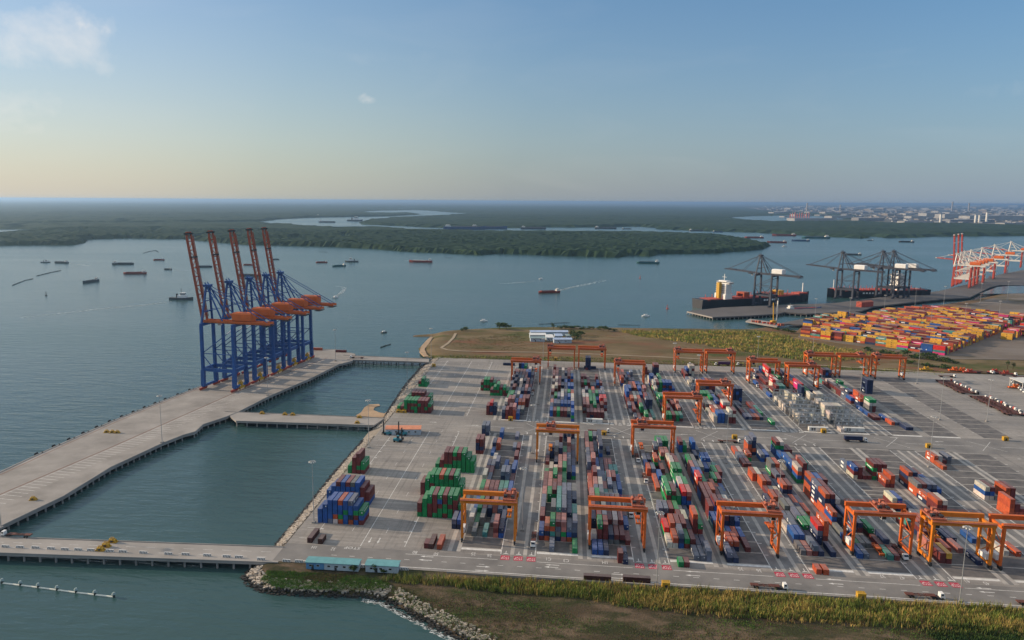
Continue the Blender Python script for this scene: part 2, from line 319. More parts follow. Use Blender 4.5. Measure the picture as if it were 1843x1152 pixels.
def canopy(name, x0, x1, y0, y1, cell, rule, hgt, m_, jit=0.9):
    nx, ny = int((x1-x0)/cell)+1, int((y1-y0)/cell)+1
    r = np.random.RandomState(len(name)+int(cell))
    X, Y = np.meshgrid(x0+np.arange(nx)*cell, y0+np.arange(ny)*cell)
    P = np.stack([X.ravel(), Y.ravel()], 1) + (r.rand(nx*ny, 2)-.5)*cell*jit
    ins = rule(P)
    gx = (P[:, 0]*0.004).astype(int)
    z = hgt*(0.62+0.55*r.rand(len(P))) * (0.82+0.22*np.sin(P[:, 0]*.0071+1.3)*np.sin(P[:, 1]*.0053))
    z = np.where(ins, z, ZW-1.0)
    idx = np.arange(nx*ny).reshape(ny, nx)
    q = np.stack([idx[:-1, :-1].ravel(), idx[:-1, 1:].ravel(), idx[1:, 1:].ravel(), idx[1:, :-1].ravel()], 1)
    q = q[ins[q].any(1)]
    used = np.unique(q); remap = np.full(nx*ny, -1); remap[used] = np.arange(len(used))
    me = bpy.data.meshes.new(name); V = np.column_stack([P, z])[used]
    me.from_pydata(V.tolist(), [], remap[q].tolist()); me.materials.append(m_); me.update()
    o = bpy.data.objects.new(name, me); COL.objects.link(o); return o
CITYP = W_([(1405, 401), (1500, 399.5), (1560, 401), (1640, 404), (1760, 405.5), (1843, 407.5), (1950, 408), (1950, 373), (1843, 372), (1380, 370), (1330, 373), (1380, 380), (1470, 384), (1540, 388), (1540, 396), (1470, 398.5)])
def landrule(P):
    r = inpoly(P, coastA) | inpoly(P, coastB)
    r &= ~inpoly(P, riverR) & ~inpoly(P, CITYP)
    for p in ponds: r &= ~inpoly(P, p)
    return r
NEAR = 4000.0
near_rule = lambda P: landrule(P) & (P[:, 1] < NEAR+40)
mid_rule = lambda P: landrule(P) & (P[:, 1] >= NEAR-40) & (P[:, 1] < 9100) & (np.abs(P[:, 0]) < P[:, 1]*0.95)
far_rule = lambda P: landrule(P) & (P[:, 1] >= 8950) & (np.abs(P[:, 0]) < P[:, 1]*1.0)
stuff(canopy('mangrove_forest', -2700, 1900, 2250, NEAR+60, 13.0, near_rule, 15.0, M_forest))
stuff(canopy('mangrove_forest', -6500, 6500, NEAR-60, 9150, 42.0, mid_rule, 15.0, M_forest, 0.7))
stuff(canopy('mangrove_forest', -22000, 22000, 8900, 26000, 150.0, far_rule, 13.0, M_forest, 0.5))
M_cityg = mat('city_ground', (.115, .110, .095), .9, second=(.19, .175, .15), scale=.0022, spec=.1)
mb = MB().use(M_cityg); mb.prism(CITYP, ZW-1, 2.0, bottom=False); struct(mb.build('city_plain'))
mb = MB().use(M_plain)
mb.poly([(-110000, 25500, 4), (110000, 25500, 4), (110000, 120000, 4), (-110000, 120000, 4)])
struct(mb.build('far_land'))

# ---- terrain on our side: front bank, back field, far port ground
bank_shore = [at(*p, ZW) for p in [(430, 1040), (438, 1050), (448, 1060), (470, 1069), (510, 1073), (560, 1075), (610, 1077), (655, 1078), (690, 1085), (715, 1099), (740, 1113), (775, 1131), (820, 1152), (870, 1180)]]
bank_shore = [(at(452, 1018, ZW)[0], 331)] + bank_shore + [(-24, 232), (20, 218), (430, 215)]
bank_poly = bank_shore + [(430, 334), (at(452, 1018, ZW)[0], 334)]
def terrain(name, x0, x1, y0, y1, cell, poly, shore, zf, m_):
    nx, ny = int((x1-x0)/cell)+1, int((y1-y0)/cell)+1
    X, Y = np.meshgrid(x0+np.arange(nx)*cell, y0+np.arange(ny)*cell); P = np.stack([X.ravel(), Y.ravel()], 1)
    ins = inpoly(P, poly); d = dist_line(P, shore); d = np.where(ins, d, -d)
    z = zf(P, d)
    idx = np.arange(nx*ny).reshape(ny, nx)
    q = np.stack([idx[:-1, :-1].ravel(), idx[:-1, 1:].ravel(), idx[1:, 1:].ravel(), idx[1:, :-1].ravel()], 1)
    q = q[(d[q] > -6*cell).any(1)]
    used = np.unique(q); remap = np.full(nx*ny, -1); remap[used] = np.arange(len(used))
    me = bpy.data.meshes.new(name); me.from_pydata(np.column_stack([P, z])[used].tolist(), [], remap[q].tolist()); me.materials.append(m_)
    me.polygons.foreach_set('use_smooth', [True]*len(me.polygons)); me.update()
    o = bpy.data.objects.new(name, me); COL.objects.link(o); return struct(o)
def ground_material(name, cols, scales, seed):
    """earth, dry grass and green grass in patches"""
    mt = bpy.data.materials.new(name); mt.use_nodes = True; t = mt.node_tree; b = t.nodes['Principled BSDF']; b.inputs['Roughness'].default_value = 0.95; b.inputs['Specular IOR Level'].default_value = 0.1
    tx = N(t, 'ShaderNodeTexCoord'); prev = None
    for k, (c, s) in enumerate(zip(cols, scales)):
        no = N(t, 'ShaderNodeTexNoise', noise_dimensions='4D', inp={'Scale': s, 'Detail': 8.0, 'Roughness': 0.65, 'W': seed+k*3.1, 'Distortion': 0.3})
        mpx = N(t, 'ShaderNodeMapping'); mpx.inputs['Scale'].default_value = (0.55, 1.2, 1)
        L(t, tx.outputs['Object'], mpx.inputs['Vector']); L(t, mpx.outputs['Vector'], no.inputs['Vector'])
        if prev is None:
            cr = N(t, 'ShaderNodeValToRGB'); cr.color_ramp.elements[0].color = (*[x*.7 for x in c], 1); cr.color_ramp.elements[1].color = (*[x*1.3 for x in c], 1)
            L(t, no.outputs['Fac'], cr.inputs['Fac']); prev = cr.outputs['Color']
        else:
            mr = N(t, 'ShaderNodeMapRange', inp={'From Min': 0.47, 'From Max': 0.60}); L(t, no.outputs['Fac'], mr.inputs['Value'])
            mx = N(t, 'ShaderNodeMixRGB'); mx.inputs['Color2'].default_value = (*c, 1); L(t, mr.outputs[0], mx.inputs['Fac']); L(t, prev, mx.inputs['Color1']); prev = mx.outputs['Color']
    nb = N(t, 'ShaderNodeTexNoise', inp={'Scale': 1.3, 'Detail': 6.0}); bp = N(t, 'ShaderNodeBump', inp={'Strength': 0.8, 'Distance': 0.5}); L(t, tx.outputs['Object'], nb.inputs['Vector']); L(t, nb.outputs['Fac'], bp.inputs['Height']); L(t, bp.outputs['Normal'], b.inputs['Normal'])
    L(t, prev, b.inputs['Base Color']); return mt
M_bank = ground_material('bank_earth', [(0.070, 0.052, 0.032), (0.042, 0.056, 0.016), (0.150, 0.105, 0.070), (0.040, 0.042, 0.020)], [0.05, 0.035, 0.05, 0.10], 2.0)
M_field = ground_material('field_earth', [(0.140, 0.100, 0.052), (0.20, 0.085, 0.050), (0.080, 0.085, 0.028), (0.185, 0.135, 0.075)], [0.02, 0.012, 0.014, 0.03], 11.0)
M_ground = ground_material('port_ground', [(0.17, 0.14, 0.115), (0.10, 0.085, 0.05), (0.21, 0.18, 0.155)], [0.01, 0.008, 0.02], 21.0)
M_sand = mat('beach_sand', (0.40, 0.28, 0.18), 0.95, var=0.18, scale=0.15, spec=0.1)
r0 = np.random.RandomState(3)
def zbank(P, d):
    base = np.minimum(ZW-0.9+d*0.42, -0.9+np.sin(P[:, 0]*.07)*.25+np.sin(P[:, 1]*.19+P[:, 0]*.03)*.2)
    up = np.clip((P[:, 1]-318)/7, 0, 1)                       # rises to the road edge
    return np.where(d > 0, base*(1-up)+up*np.minimum(base+.9, -.08), ZW-1.2+d*.2)
terrain('front_bank', -150, 430, 212, 326.2, 1.5, bank_poly, bank_shore, zbank, M_bank)
field_shore = [at(*p, ZW) for p in [(782, 650), (757, 638), (752, 628), (768, 613), (777, 606), (742, 606.5), (742, 604), (775, 602), (792, 598), (830, 595), (905, 591), (1000, 590.5), (1100, 592), (1200, 593), (1300, 594), (1345, 594), (1375, 590), (1400, 594), (1432, 597), (1442, 588), (1470, 577), (1510, 569), (1560, 566), (1700, 548), (1760, 538), (1843, 520)]]
field_poly = field_shore + [(1300, 1500), (1300, 806), (at(782, 650, ZW)[0], 806)]
def zfield(P, d): return np.where(d > 0, np.minimum(ZW-.3+d*.30, -.35+np.sin(P[:, 0]*.021)*.25+np.sin(P[:, 1]*.03)*.2), ZW-.3+d*.2)
terrain('back_field', -240, 1300, 803.5, 1560, 5.0, field_poly, field_shore, zfield, M_field)

# ---- the paved yard and everything painted on it
def yard_material():
    mt = bpy.data.materials.new("yard_concrete"); mt.use_nodes = True; t = mt.node_tree; b = t.nodes['Principled BSDF']; b.inputs['Roughness'].default_value = 0.85; b.inputs['Specular IOR Level'].default_value = 0.25
    tx = N(t, 'ShaderNodeTexCoord')
    def noi(scale, sx, sy, det=6.0):
        mp_ = N(t, 'ShaderNodeMapping'); mp_.inputs['Scale'].default_value = (sx, sy, 1); no = N(t, 'ShaderNodeTexNoise', inp={'Scale': scale, 'Detail': det, 'Roughness': 0.6})
        L(t, tx.outputs['Object'], mp_.inputs['Vector']); L(t, mp_.outputs['Vector'], no.inputs['Vector']); return no.outputs['Fac']
    cr = N(t, 'ShaderNodeValToRGB'); e = cr.color_ramp.elements; e[0].position = .3; e[0].color = (0.200, 0.186, 0.172, 1); e[1].position = .7; e[1].color = (0.345, 0.312, 0.276, 1)
    L(t, noi(1.0, 0.012, 0.03), cr.inputs['Fac'])
    s1 = N(t, 'ShaderNodeMapRange', inp={'From Min': .35, 'From Max': .65, 'To Min': .84, 'To Max': 1.1}); L(t, noi(1.0, 0.01, 0.32, 4.0), s1.inputs['Value'])   # darker and lighter bands along the rows
    s2 = N(t, 'ShaderNodeMapRange', inp={'From Min': .3, 'From Max': .7, 'To Min': .88, 'To Max': 1.1}); L(t, noi(1.0, 0.5, 0.5), s2.inputs['Value'])
    m1 = N(t, 'ShaderNodeMixRGB', blend_type='MULTIPLY', inp={'Fac': 1.0}); L(t, cr.outputs['Color'], m1.inputs['Color1']); L(t, s1.outputs[0], m1.inputs['Color2'])
    m2 = N(t, 'ShaderNodeMixRGB', blend_type='MULTIPLY', inp={'Fac': 1.0}); L(t, m1.outputs['Color'], m2.inputs['Color1']); L(t, s2.outputs[0], m2.inputs['Color2'])
    br = N(t, 'ShaderNodeTexBrick', offset=0.0, inp={'Scale': 1.0, 'Mortar Size': 0.012, 'Brick Width': 6.2, 'Row Height': 6.2, 'Color1': (1, 1, 1, 1), 'Color2': (.93, .93, .93, 1), 'Mortar': (.72, .72, .72, 1)})
    L(t, tx.outputs['Object'], br.inputs['Vector'])
    m3 = N(t, 'ShaderNodeMixRGB', blend_type='MULTIPLY', inp={'Fac': 1.0}); L(t, m2.outputs['Color'], m3.inputs['Color1']); L(t, br.outputs['Color'], m3.inputs['Color2'])
    st = N(t, 'ShaderNodeMapRange', inp={'From Min': .60, 'From Max': .70, 'To Min': 1.0, 'To Max': .72}); L(t, noi(1.0, 0.045, 0.085, 5.0), st.inputs['Value'])      # oil and repair patches
    ty = N(t, 'ShaderNodeMapRange', inp={'From Min': .56, 'From Max': .66, 'To Min': 1.0, 'To Max': .80}); L(t, noi(1.0, 0.55, 0.012, 3.0), ty.inputs['Value'])     # long tyre tracks
    m4 = N(t, 'ShaderNodeMixRGB', blend_type='MULTIPLY', inp={'Fac': 1.0}); L(t, m3.outputs['Color'], m4.inputs['Color1']); L(t, st.outputs[0], m4.inputs['Color2'])
    m5 = N(t, 'ShaderNodeMixRGB', blend_type='MULTIPLY', inp={'Fac': 1.0}); L(t, m4.outputs['Color'], m5.inputs['Color1']); L(t, ty.outputs[0], m5.inputs['Color2'])
    L(t, m5.outputs['Color'], b.inputs['Base Color']); return mt
M_yard = yard_material()
M_asph = mat('slot_asphalt', (0.105, 0.100, 0.098), 0.9, second=(0.175, 0.160, 0.150), scale=0.16, spec=0.2)
M_lane = mat('lane_grey', (0.165, 0.158, 0.152), 0.85, second=(0.235, 0.222, 0.208), scale=0.1, spec=0.25)
M_strip = mat('runway_concrete', (0.34, 0.315, 0.285), 0.85, second=(0.44, 0.405, 0.36), scale=0.2, spec=0.25)
M_roadsf = mat('road_surface', (0.17, 0.16, 0.15), 0.85, second=(0.235, 0.218, 0.20), scale=0.06, spec=0.25)
UL, UR, VF, VB = -136.0, 760.0, 325.5, 804.0
mb = MB().use(M_yard); mb.box(UL, UR, VF, VB, -3.0, 0.0); struct(mb.build('yard_pavement'))
Z1, Z2, Z3 = 0.012, 0.026, 0.042
def sheet(mb, x0, x1, y0, y1, z): mb.poly([(x0, y0, z), (x1, y0, z), (x1, y1, z), (x0, y1, z)])
mb = MB().use(M_roadsf); sheet(mb, UL, UR, VF+.4, 344.5, Z1); sheet(mb, -60, 345, 539.6, 575.0, Z1); struct(mb.build('road'))
LW = 63.75; L0 = -19.9
def lane(k): return L0+LW*k
VFR, BP, NB, VBK, NK = 351.5, 12.47, 15, 577.0, 15.7
BLK = {'F0': lane(-1)+35.4}
for k in range(0, 6): BLK['F%d' % (2*k+1)] = lane(k)+8.9; BLK['F%d' % (2*k+2)] = lane(k)+35.4
BLK.update({n.replace('F', 'K'): u for n, u in list(BLK.items())})
pads, lanes, strips, lines = MB().use(M_asph), MB().use(M_lane), MB().use(M_strip), MB().use(M_road)
for k in range(-1, 6):
    l = lane(k)
    for v0, v1 in ((348.5, 538.8), (576.0, 774.0)):
        if k >= 4 and v0 < 400 and l > 420: continue
        if k == 5: continue
        if k >= 0:
            sheet(lanes, l-9.0, l+8.2, v0-2.0, v1+1.5, Z1)
            sheet(strips, l-4.2, l-2.3, v0-2, v1, Z2); sheet(strips, l+2.1, l+4.0, v0-2, v1, Z2)
            sheet(lines, l-8.9, l-8.5, v0-2, v1, Z2); sheet(lines, l+7.7, l+8.1, v0-2, v1, Z2)
        if not (k == 4 and v0 > 500):
            sheet(strips, l+28.7, l+30.9, v0-2, v1+1.5, Z2); sheet(strips, l+33.0, l+35.1, v0-2, v1+1.5, Z2)
            sheet(lanes, l+30.9, l+33.0, v0-2, v1+1.5, Z1)
for n, u in BLK.items():
    if n in ('F11', 'F12', 'K12', 'K0') and n != 'K0': continue
    if u > 330: continue
    v0, nb = (VFR, 15) if n[0] == 'F' else (VBK, 15.7)
    sheet(pads, u-.2, u+19.8, v0, v0+BP*nb, Z1)
    if n != 'K11': sheet(lines, u-.2, u+19.8, v0-2.4, v0, Z1+.002)
    half = {'F0': (), 'F7': (6, 7, 8), 'K9': (9,), 'K10': (8, 9), 'K11': (8, 9), 'F9': (6, 7)}.get(n, (5,))
    for i in range(0, int(nb)+1):
        vv = v0+BP*i
        sheet(strips, u-.2, u+19.8, vv-.42, vv+.42, Z2+.002)
        if i in half: sheet(strips, u-.2, u+19.8, vv+5.85, vv+6.6, Z2+.002)
struct(pads.build('slot_pavement')); struct(lanes.build('truck_lanes')); struct(strips.build('runway_strips'))
# lane dashes, cross lines, arrows, STOP boxes and block marks
def arrow(mb, x, y, dx, dy, ln, wd, z):
    px, py = -dy, dx
    P = lambda a, b: (x+dx*a+px*b, y+dy*a+py*b, z)
    mb.poly([P(-ln/2, -wd*.16), P(ln*.15, -wd*.16), P(ln*.15, wd*.16), P(-ln/2, wd*.16)]); mb.poly([P(ln*.15, -wd/2), P(ln/2, 0), P(ln*.15, wd/2)])
def tee(mb, x, y, s, z):                                           # stem that forks both ways, for trucks leaving the lane
    mb.poly([(x-.18*s, y, z), (x+.18*s, y, z), (x+.14*s, y+2.6*s, z), (x-.14*s, y+2.6*s, z)])
    for q in (-1, 1):
        a = [(0, .55), (.55, .5), (1.0, .1), (1.25, -.5), (.75, -.15), (.35, 0), (0, 0)]
        pl = [(x+q*c*s, y+d*s-.2*s, z+.001) for c, d in a]
        mb.poly(pl if q < 0 else pl[::-1])
rows = (346.0, 575.0)
red = MB().use(M_redpaint)
def text(txt, x, y, size, rot, m_, z=Z3+.012, name='ground_lettering'):
    cu = bpy.data.curves.new(name, 'FONT'); cu.body = txt; cu.size = size; cu.align_x = 'CENTER'; cu.align_y = 'CENTER'; cu.resolution_u = 2
    o = bpy.data.objects.new(name, cu); COL.objects.link(o)
    dg = bpy.context.evaluated_depsgraph_get(); me = bpy.data.meshes.new_from_object(o.evaluated_get(dg)); bpy.data.objects.remove(o)
    me.materials.clear(); me.materials.append(m_)
    o = bpy.data.objects.new(name, me); COL.objects.link(o); o.location = (x, y, z); o.rotation_euler = (0, 0, rot); return o
for k in range(0, 6):
    l = lane(k)
    for j, off in enumerate((-6.3, 0, 6.2)):
        x = l+off
        if k < 4 or k == 4:
            sheet(red, x-2.15, x+2.15, 340.6, 345.2, Z2)
            o = text('STOP', x, 342.9, 2.6, math.pi, M_road, Z3); o.scale = (0.62, 1.55, 1); struct(o)
            tee(lines, x, 347.2, 1.15, Z3)
            if k < 4:
                sheet(lines, x-1.5, x+1.5, 573.2, 574.6, Z2); tee(lines, x, 577.0, 1.2, Z3); arrow(lines, x, 543.0, 0, 1, 4.6, 1.6, Z3)
        for v in list(range(362, 535, 13))+list(range(590, 770, 13)):
            if j != 1: sheet(lines, x+(1.2 if j else -1.2)-.9, x+(1.2 if j else -1.2)+.9, v, v+.55, Z2)
text('STOP', -102.0, 343.4, 3.4, math.pi, M_road, Z3)['kind'] = 'structure'
for x0, v0, v1 in ((lane(-1)-15, 346, 538), (lane(-1)-15, 580, 790)):
    sheet(lines, x0-.16, x0+.16, v0, v1, Z2)
    for dx in (-26, 22): sheet(lines, x0+dx-.16, x0+dx+.16, v0+2, v1, Z2)
    for i, v in enumerate(np.arange(v0+4, v1, 12.47)):
        sheet(lines, x0-26, x0-24.4, v, v+.9, Z3); sheet(lines, x0+20.6, x0+22, v+3, v+3.9, Z3)
        if i % 2: sheet(lines, x0-9, x0-8.8, v, v+6, Z2); sheet(lines, x0+9, x0+9.2, v, v+6, Z2)
        sheet(lines, UL+4, x0-26, v+1, v+1.28, Z2)
for x in (-95.5, -91.0): arrow(lines, x, 353.0, 0, -1, 6.2, 1.5, Z3)
for px, py, dx in ((870, 1020, 1), (868, 1027, 1), (994, 1017, -1), (992, 1021, -1), (1247, 1029, -1), (1247, 1036, -1), (1500, 1043, -1), (1504, 1051, -1), (1770, 1059, -1), (1776, 1066, -1), (1114, 1034, 1), (1114, 1041, 1), (577, 1004, 1), (768, 1002, -1), (765, 1008, -1)):
    x, y = at(px, py); arrow(lines, x, y, dx, 0, 6.6, 1.5, Z3)
for px, py, dx in ((780, 760, 1), (918, 771, -1), (855, 766, 1), (1063, 764, 1), (1230, 782, -1), (1410, 790, 1), (1690, 795, -1), (1610, 788, 1)):
    x, y = at(px, py); arrow(lines, x, y, dx, 0, 6.0, 1.7, Z3)
sheet(lines, -125, 345, 327.3, 327.75, Z2)
for u in np.arange(-110, 340, 9.0): sheet(lines, u, u+2.6, 334.6, 334.9, Z2)
for k in range(-1, 6): sheet(lines, lane(k)+9, lane(k)+54, 340.4, 340.7, Z2); sheet(lines, lane(k)+9, lane(k)+54, 556, 556.3, Z2)
for k in range(0, 6):                                             # boxes crossed by diagonals where the lanes meet the middle road
    l = lane(k)
    for s in (-1, 1):
        a, b_ = Vector((l-8*s, 546, Z3)), Vector((l+8*s, 568, Z3)); d = (b_-a).normalized(); p = Vector((-d.y, d.x, 0))*.14
        lines.poly([a-p, b_-p, b_+p, a+p])
struct(lines.build('lane_markings')); struct(red.build('stop_boxes'))
for px, py, tx_ in ((852, 997, '25'), (881, 1000, '26'), (987, 1006, 'C1'), (1019, 1009, 'C3'), (1089, 1012, '1M'), (1333, 1024, '35'), (1366, 1027, '36'), (1237, 1020, '1V'), (1588, 1037, '37'), (1623, 1040, '47'), (1740, 1046, '41'), (1775, 1050, '45'), (747, 994, '80'), (785, 997, '50'), (600, 988, '32'), (566, 985, '1H')):
    x, y = at(px, py); o = text(tx_, x, y, 3.4, math.pi, M_road, Z3); o.scale = (.72, 1.25, 1); struct(o)

# ---- quay with its piles, trestles, revetment
def deck(name, outline, z0, z1, m_, piles=None):
    mb = MB().use(m_); mb.prism(outline, z0, z1)
    if piles:
        mb.use(M_conc)
        for (x, y) in piles: mb.tube((x, y, -7), (x, y, z0), .55, n=6, cap=False)
    return struct(mb.build(name))
M_quay = mat('quay_deck', (0.25, 0.228, 0.205), 0.85, second=(0.345, 0.315, 0.285), scale=0.045, spec=0.2)
qo = [at(*p) for p in [(-160, 918), (0, 849), (100, 803), (200, 758.5), (300, 718.5), (364, 694), (450, 669), (520, 647), (567, 629.5), (604, 629), (640, 637)]]
qi = [at(*p) for p in [(634, 650), (610, 656), (560, 681), (485, 713), (428, 742), (408, 750), (366, 764), (352, 777), (330, 783), (292, 798), (200, 841), (115, 893), (0, 948), (-160, 1030)]]
def along(line, step):
    o = []
    for a, b in zip(line[:-1], line[1:]):
        n = max(1, int(math.hypot(b[0]-a[0], b[1]-a[1])/step))
        o += [(a[0]+(b[0]-a[0])*i/n, a[1]+(b[1]-a[1])*i/n) for i in range(n)]
    return o
deck('quay', qo+qi, -1.9, 0.0, M_quay, [(x-1.2, y) for x, y in along(qi, 5.5)]+[(x+1.0, y) for x, y in along(qo, 7)])
# rails, parking bays, edge beam
mq = MB().use(M_road)
rail = [at(*p) for p in [(-60, 916), (0, 890), (200, 805), (424, 706), (560, 655), (590, 644)]]
def ribbon(mb, line, w, z, off=0.0):
    for a, b in zip(line[:-1], line[1:]):
        d = Vector((b[0]-a[0], b[1]-a[1], 0)); p = Vector((-d.y, d.x, 0)).normalized()
        A, B = Vector((a[0], a[1], z))+p*off, Vector((b[0], b[1], z))+p*off
        mb.poly([A-p*w/2, B-p*w/2, B+p*w/2, A+p*w/2][::1] if True else [])
ribbon(mq, rail, .25, Z1, -2.0)
for i, (x, y) in enumerate(along(rail[:4], 4.4)): mq.poly([(x+1.5, y, Z1), (x+14.5, y-1.2, Z1), (x+14.5, y-.9, Z1), (x+1.5, y+.3, Z1)])
for i, (x, y) in enumerate(along(rail[3:], 9)): mq.poly([(x+3, y, Z1), (x+22, y-2, Z1), (x+22, y-1.6, Z1), (x+3, y+.4, Z1)])
struct(mq.build('quay_markings'))
mq = MB().use(mat('rail_rust', (.16, .06, .035), .8, var=.2, scale=.3)); ribbon(mq, rail, .8, Z1+.004); ribbon(mq, [(x+4.5, y) for x, y in qo[:9]], .6, Z1+.004); struct(mq.build('crane_rail'))
mq = MB().use(M_conc)
for a, b in list(zip(qo[:9], qo[1:10])): mq.beam((a[0]+.6, a[1], .15), (b[0]+.6, b[1], .15), 1.0, .3)
for a, b in list(zip(qi[:-1], qi[1:])): mq.beam((a[0]-.5, a[1], .13), (b[0]-.5, b[1], .13), .7, .26)
struct(mq.build('quay_edge_kerb'))
def strip_deck(name, a0, a1, b0, b1):
    P = [at(*a0), at(*a1), at(*b1), at(*b0)]; (x0, y0), (x1, y1) = P[3], P[2]
    pl = []
    for k in range(int(math.hypot(x1-x0, y1-y0)/8)+1):
        f = k*8/math.hypot(x1-x0, y1-y0); pl += [(x0+(x1-x0)*f, y0+(y1-y0)*f+1.5), (P[0][0]+(P[1][0]-P[0][0])*f, P[0][1]+(P[1][1]-P[0][1])*f-1.5)]
    o = deck(name, P, -1.3, -.02, M_conc, pl)
    mb = MB().use(M_conc)
    for a, b in ((P[0], P[1]), (P[3], P[2])): mb.beam((a[0], a[1], .2), (b[0], b[1], .2), .4, .45)
    struct(mb.build(name+'_kerb')); return P
T1 = strip_deck('front_trestle', (-160, 961), (512, 985), (-160, 990), (500, 1013))
T2 = strip_deck('middle_trestle', (405, 741), (692, 752.5), (425, 758), (672, 766))
T3 = strip_deck('back_trestle', (618, 639.5), (772, 646), (625, 647.5), (772, 652))
mq = MB().use(M_road)
for f in np.arange(.05, 1, .05):
    for g in (.33, .66):
        x0, y0 = T1[0][0]+(T1[1][0]-T1[0][0])*f, T1[0][1]*(1-g)+T1[3][1]*g+(T1[1][1]-T1[0][1])*f
        mq.poly([(x0, y0-.12, Z1), (x0+5, y0+.06, Z1), (x0+5, y0+.3, Z1), (x0, y0+.12, Z1)])
struct(mq.build('trestle_markings'))
# rock revetments
def rock_mesh(name, sites, m_dry, m_wet, seed):
    r = random.Random(seed); mb = MB()
    for x, y, z, s in sites:
        mb.use(m_wet if z < ZW+.75+r.random()*.5 else m_dry)
        b = []
        for k in range(8):
            sx, sy, sz = ((k & 1)*2-1), ((k >> 1 & 1)*2-1), ((k >> 2)*2-1)
            b.append((x+sx*s*(.35+.3*r.random()), y+sy*s*(.35+.3*r.random()), z+sz*s*(.25+.3*r.random())))
        mb.hexa([b[0], b[1], b[3], b[2], b[4], b[5], b[7], b[6]], skip=(0,))
    return stuff(mb.build(name))
M_rock = mat('dry_rock', (0.38, 0.32, 0.255), 0.95, second=(0.58, 0.50, 0.41), scale=0.5, spec=0.15)
M_rockw = mat('wet_rock', (0.035, 0.032, 0.028), 0.6, var=0.4, scale=0.5)
rr = random.Random(5)
slope = MB().use(mat('revetment_bed', (0.22, 0.19, 0.155), .95, var=.25, scale=.4)); foot = [at(*p, ZW) for p in [(488, 992), (505, 968), (545, 920), (600, 850), (640, 806), (668, 772), (690, 752), (700, 735), (730, 690), (755, 662), (775, 648)]]
for a, b in zip(foot[:-1], foot[1:]): slope.poly([(a[0]-2, a[1], ZW-.8), (UL+.5, a[1], -.3), (UL+.5, b[1], -.3), (b[0]-2, b[1], ZW-.8)][::-1])
struct(slope.build('revetment_slope'))
sites = []
for a, b in zip(foot[:-1], foot[1:]):
    for _ in range(int(abs(b[1]-a[1])*16)):
        f = rr.random(); x0, y = a[0]+(b[0]-a[0])*f, a[1]+(b[1]-a[1])*f
        if 523 < y < 547: continue
        t = rr.random(); sites.append((x0+(UL-1.2-x0)*t, y+rr.uniform(-.5, .5), ZW-.25+t*4.2+rr.uniform(-.15, .2), rr.uniform(.55, 1.35)))
rock_mesh('revetment_rocks', sites, M_rock, M_rockw, 1)
sites = []
for a, b in zip(bank_shore[:-2], bank_shore[1:-1]):
    ln = math.hypot(b[0]-a[0], b[1]-a[1])
    d = Vector((b[0]-a[0], b[1]-a[1])).normalized(); nrm = Vector((-d.y, d.x))
    for _ in range(int(ln*12)):
        f = rr.random(); t = rr.random()**1.15*9.5-.6; x, y = a[0]+(b[0]-a[0])*f+nrm.x*t, a[1]+(b[1]-a[1])*f+nrm.y*t
        sites.append((x, y, min(ZW-.6+t*.42, -.7)+rr.uniform(-.05, .25), rr.uniform(.45, 1.15)))
rock_mesh('shore_rocks', sites, M_rock, M_rockw, 2)
# foam where the chop meets the front rocks
M_foam = mat('foam', (0.55, 0.58, 0.57), 0.9, var=0.15, scale=0.3, spec=0.2)
mb = MB().use(M_foam)
for a, b in zip(bank_shore[8:14], bank_shore[9:15]):
    for _ in range(60):
        f = rr.random(); x, y = a[0]+(b[0]-a[0])*f, a[1]+(b[1]-a[1])*f-rr.random()**2*2.6; l, w = rr.uniform(.3, 1.6), rr.uniform(.1, .35); an = rr.uniform(-.5, .1)
        c, s = math.cos(an), math.sin(an); mb.poly([(x+l*c*i-w*s*j, y+l*s*i+w*c*j, ZW+.06) for i, j in ((-1, -.4), (0, -1), (1, -.3), (.8, .6), (-.2, 1), (-.9, .4))])
stuff(mb.build('shore_foam'))
# sand spit inside the basin, sand along the field shore
def flat(name, pix, z, m_): mb = MB().use(m_); mb.prism([at(*p, z) for p in pix], z-1.2, z); return struct(mb.build(name))
flat('sand_spit', [(640, 748), (650, 742), (656, 733), (664, 728), (682, 727), (684, 730), (674, 733), (672, 738), (682, 742), (692, 744), (700, 738), (712, 728), (716, 722), (712, 741), (700, 751), (690, 752)], ZW+.35, M_sand)
flat('beach', [(763, 641), (755, 633), (758, 623), (768, 612), (775, 606), (779, 607), (772, 618), (764, 628), (768, 638), (776, 642)], -1.6, M_sand)
M_path = mat('dirt_path', (0.34, 0.27, 0.19), .95, var=.15, scale=.1, spec=.1)
mb = MB().use(M_path)
pth = [at(*p, .0) for p in [(820, 600), (816, 608), (806, 618), (794, 626), (806, 630), (830, 632), (900, 633.5), (960, 634), (1060, 637), (1200, 643), (1400, 653), (1560, 663), (1700, 672)]]
ribbon(mb, pth, 3.4, .12); struct(mb.build('path'))
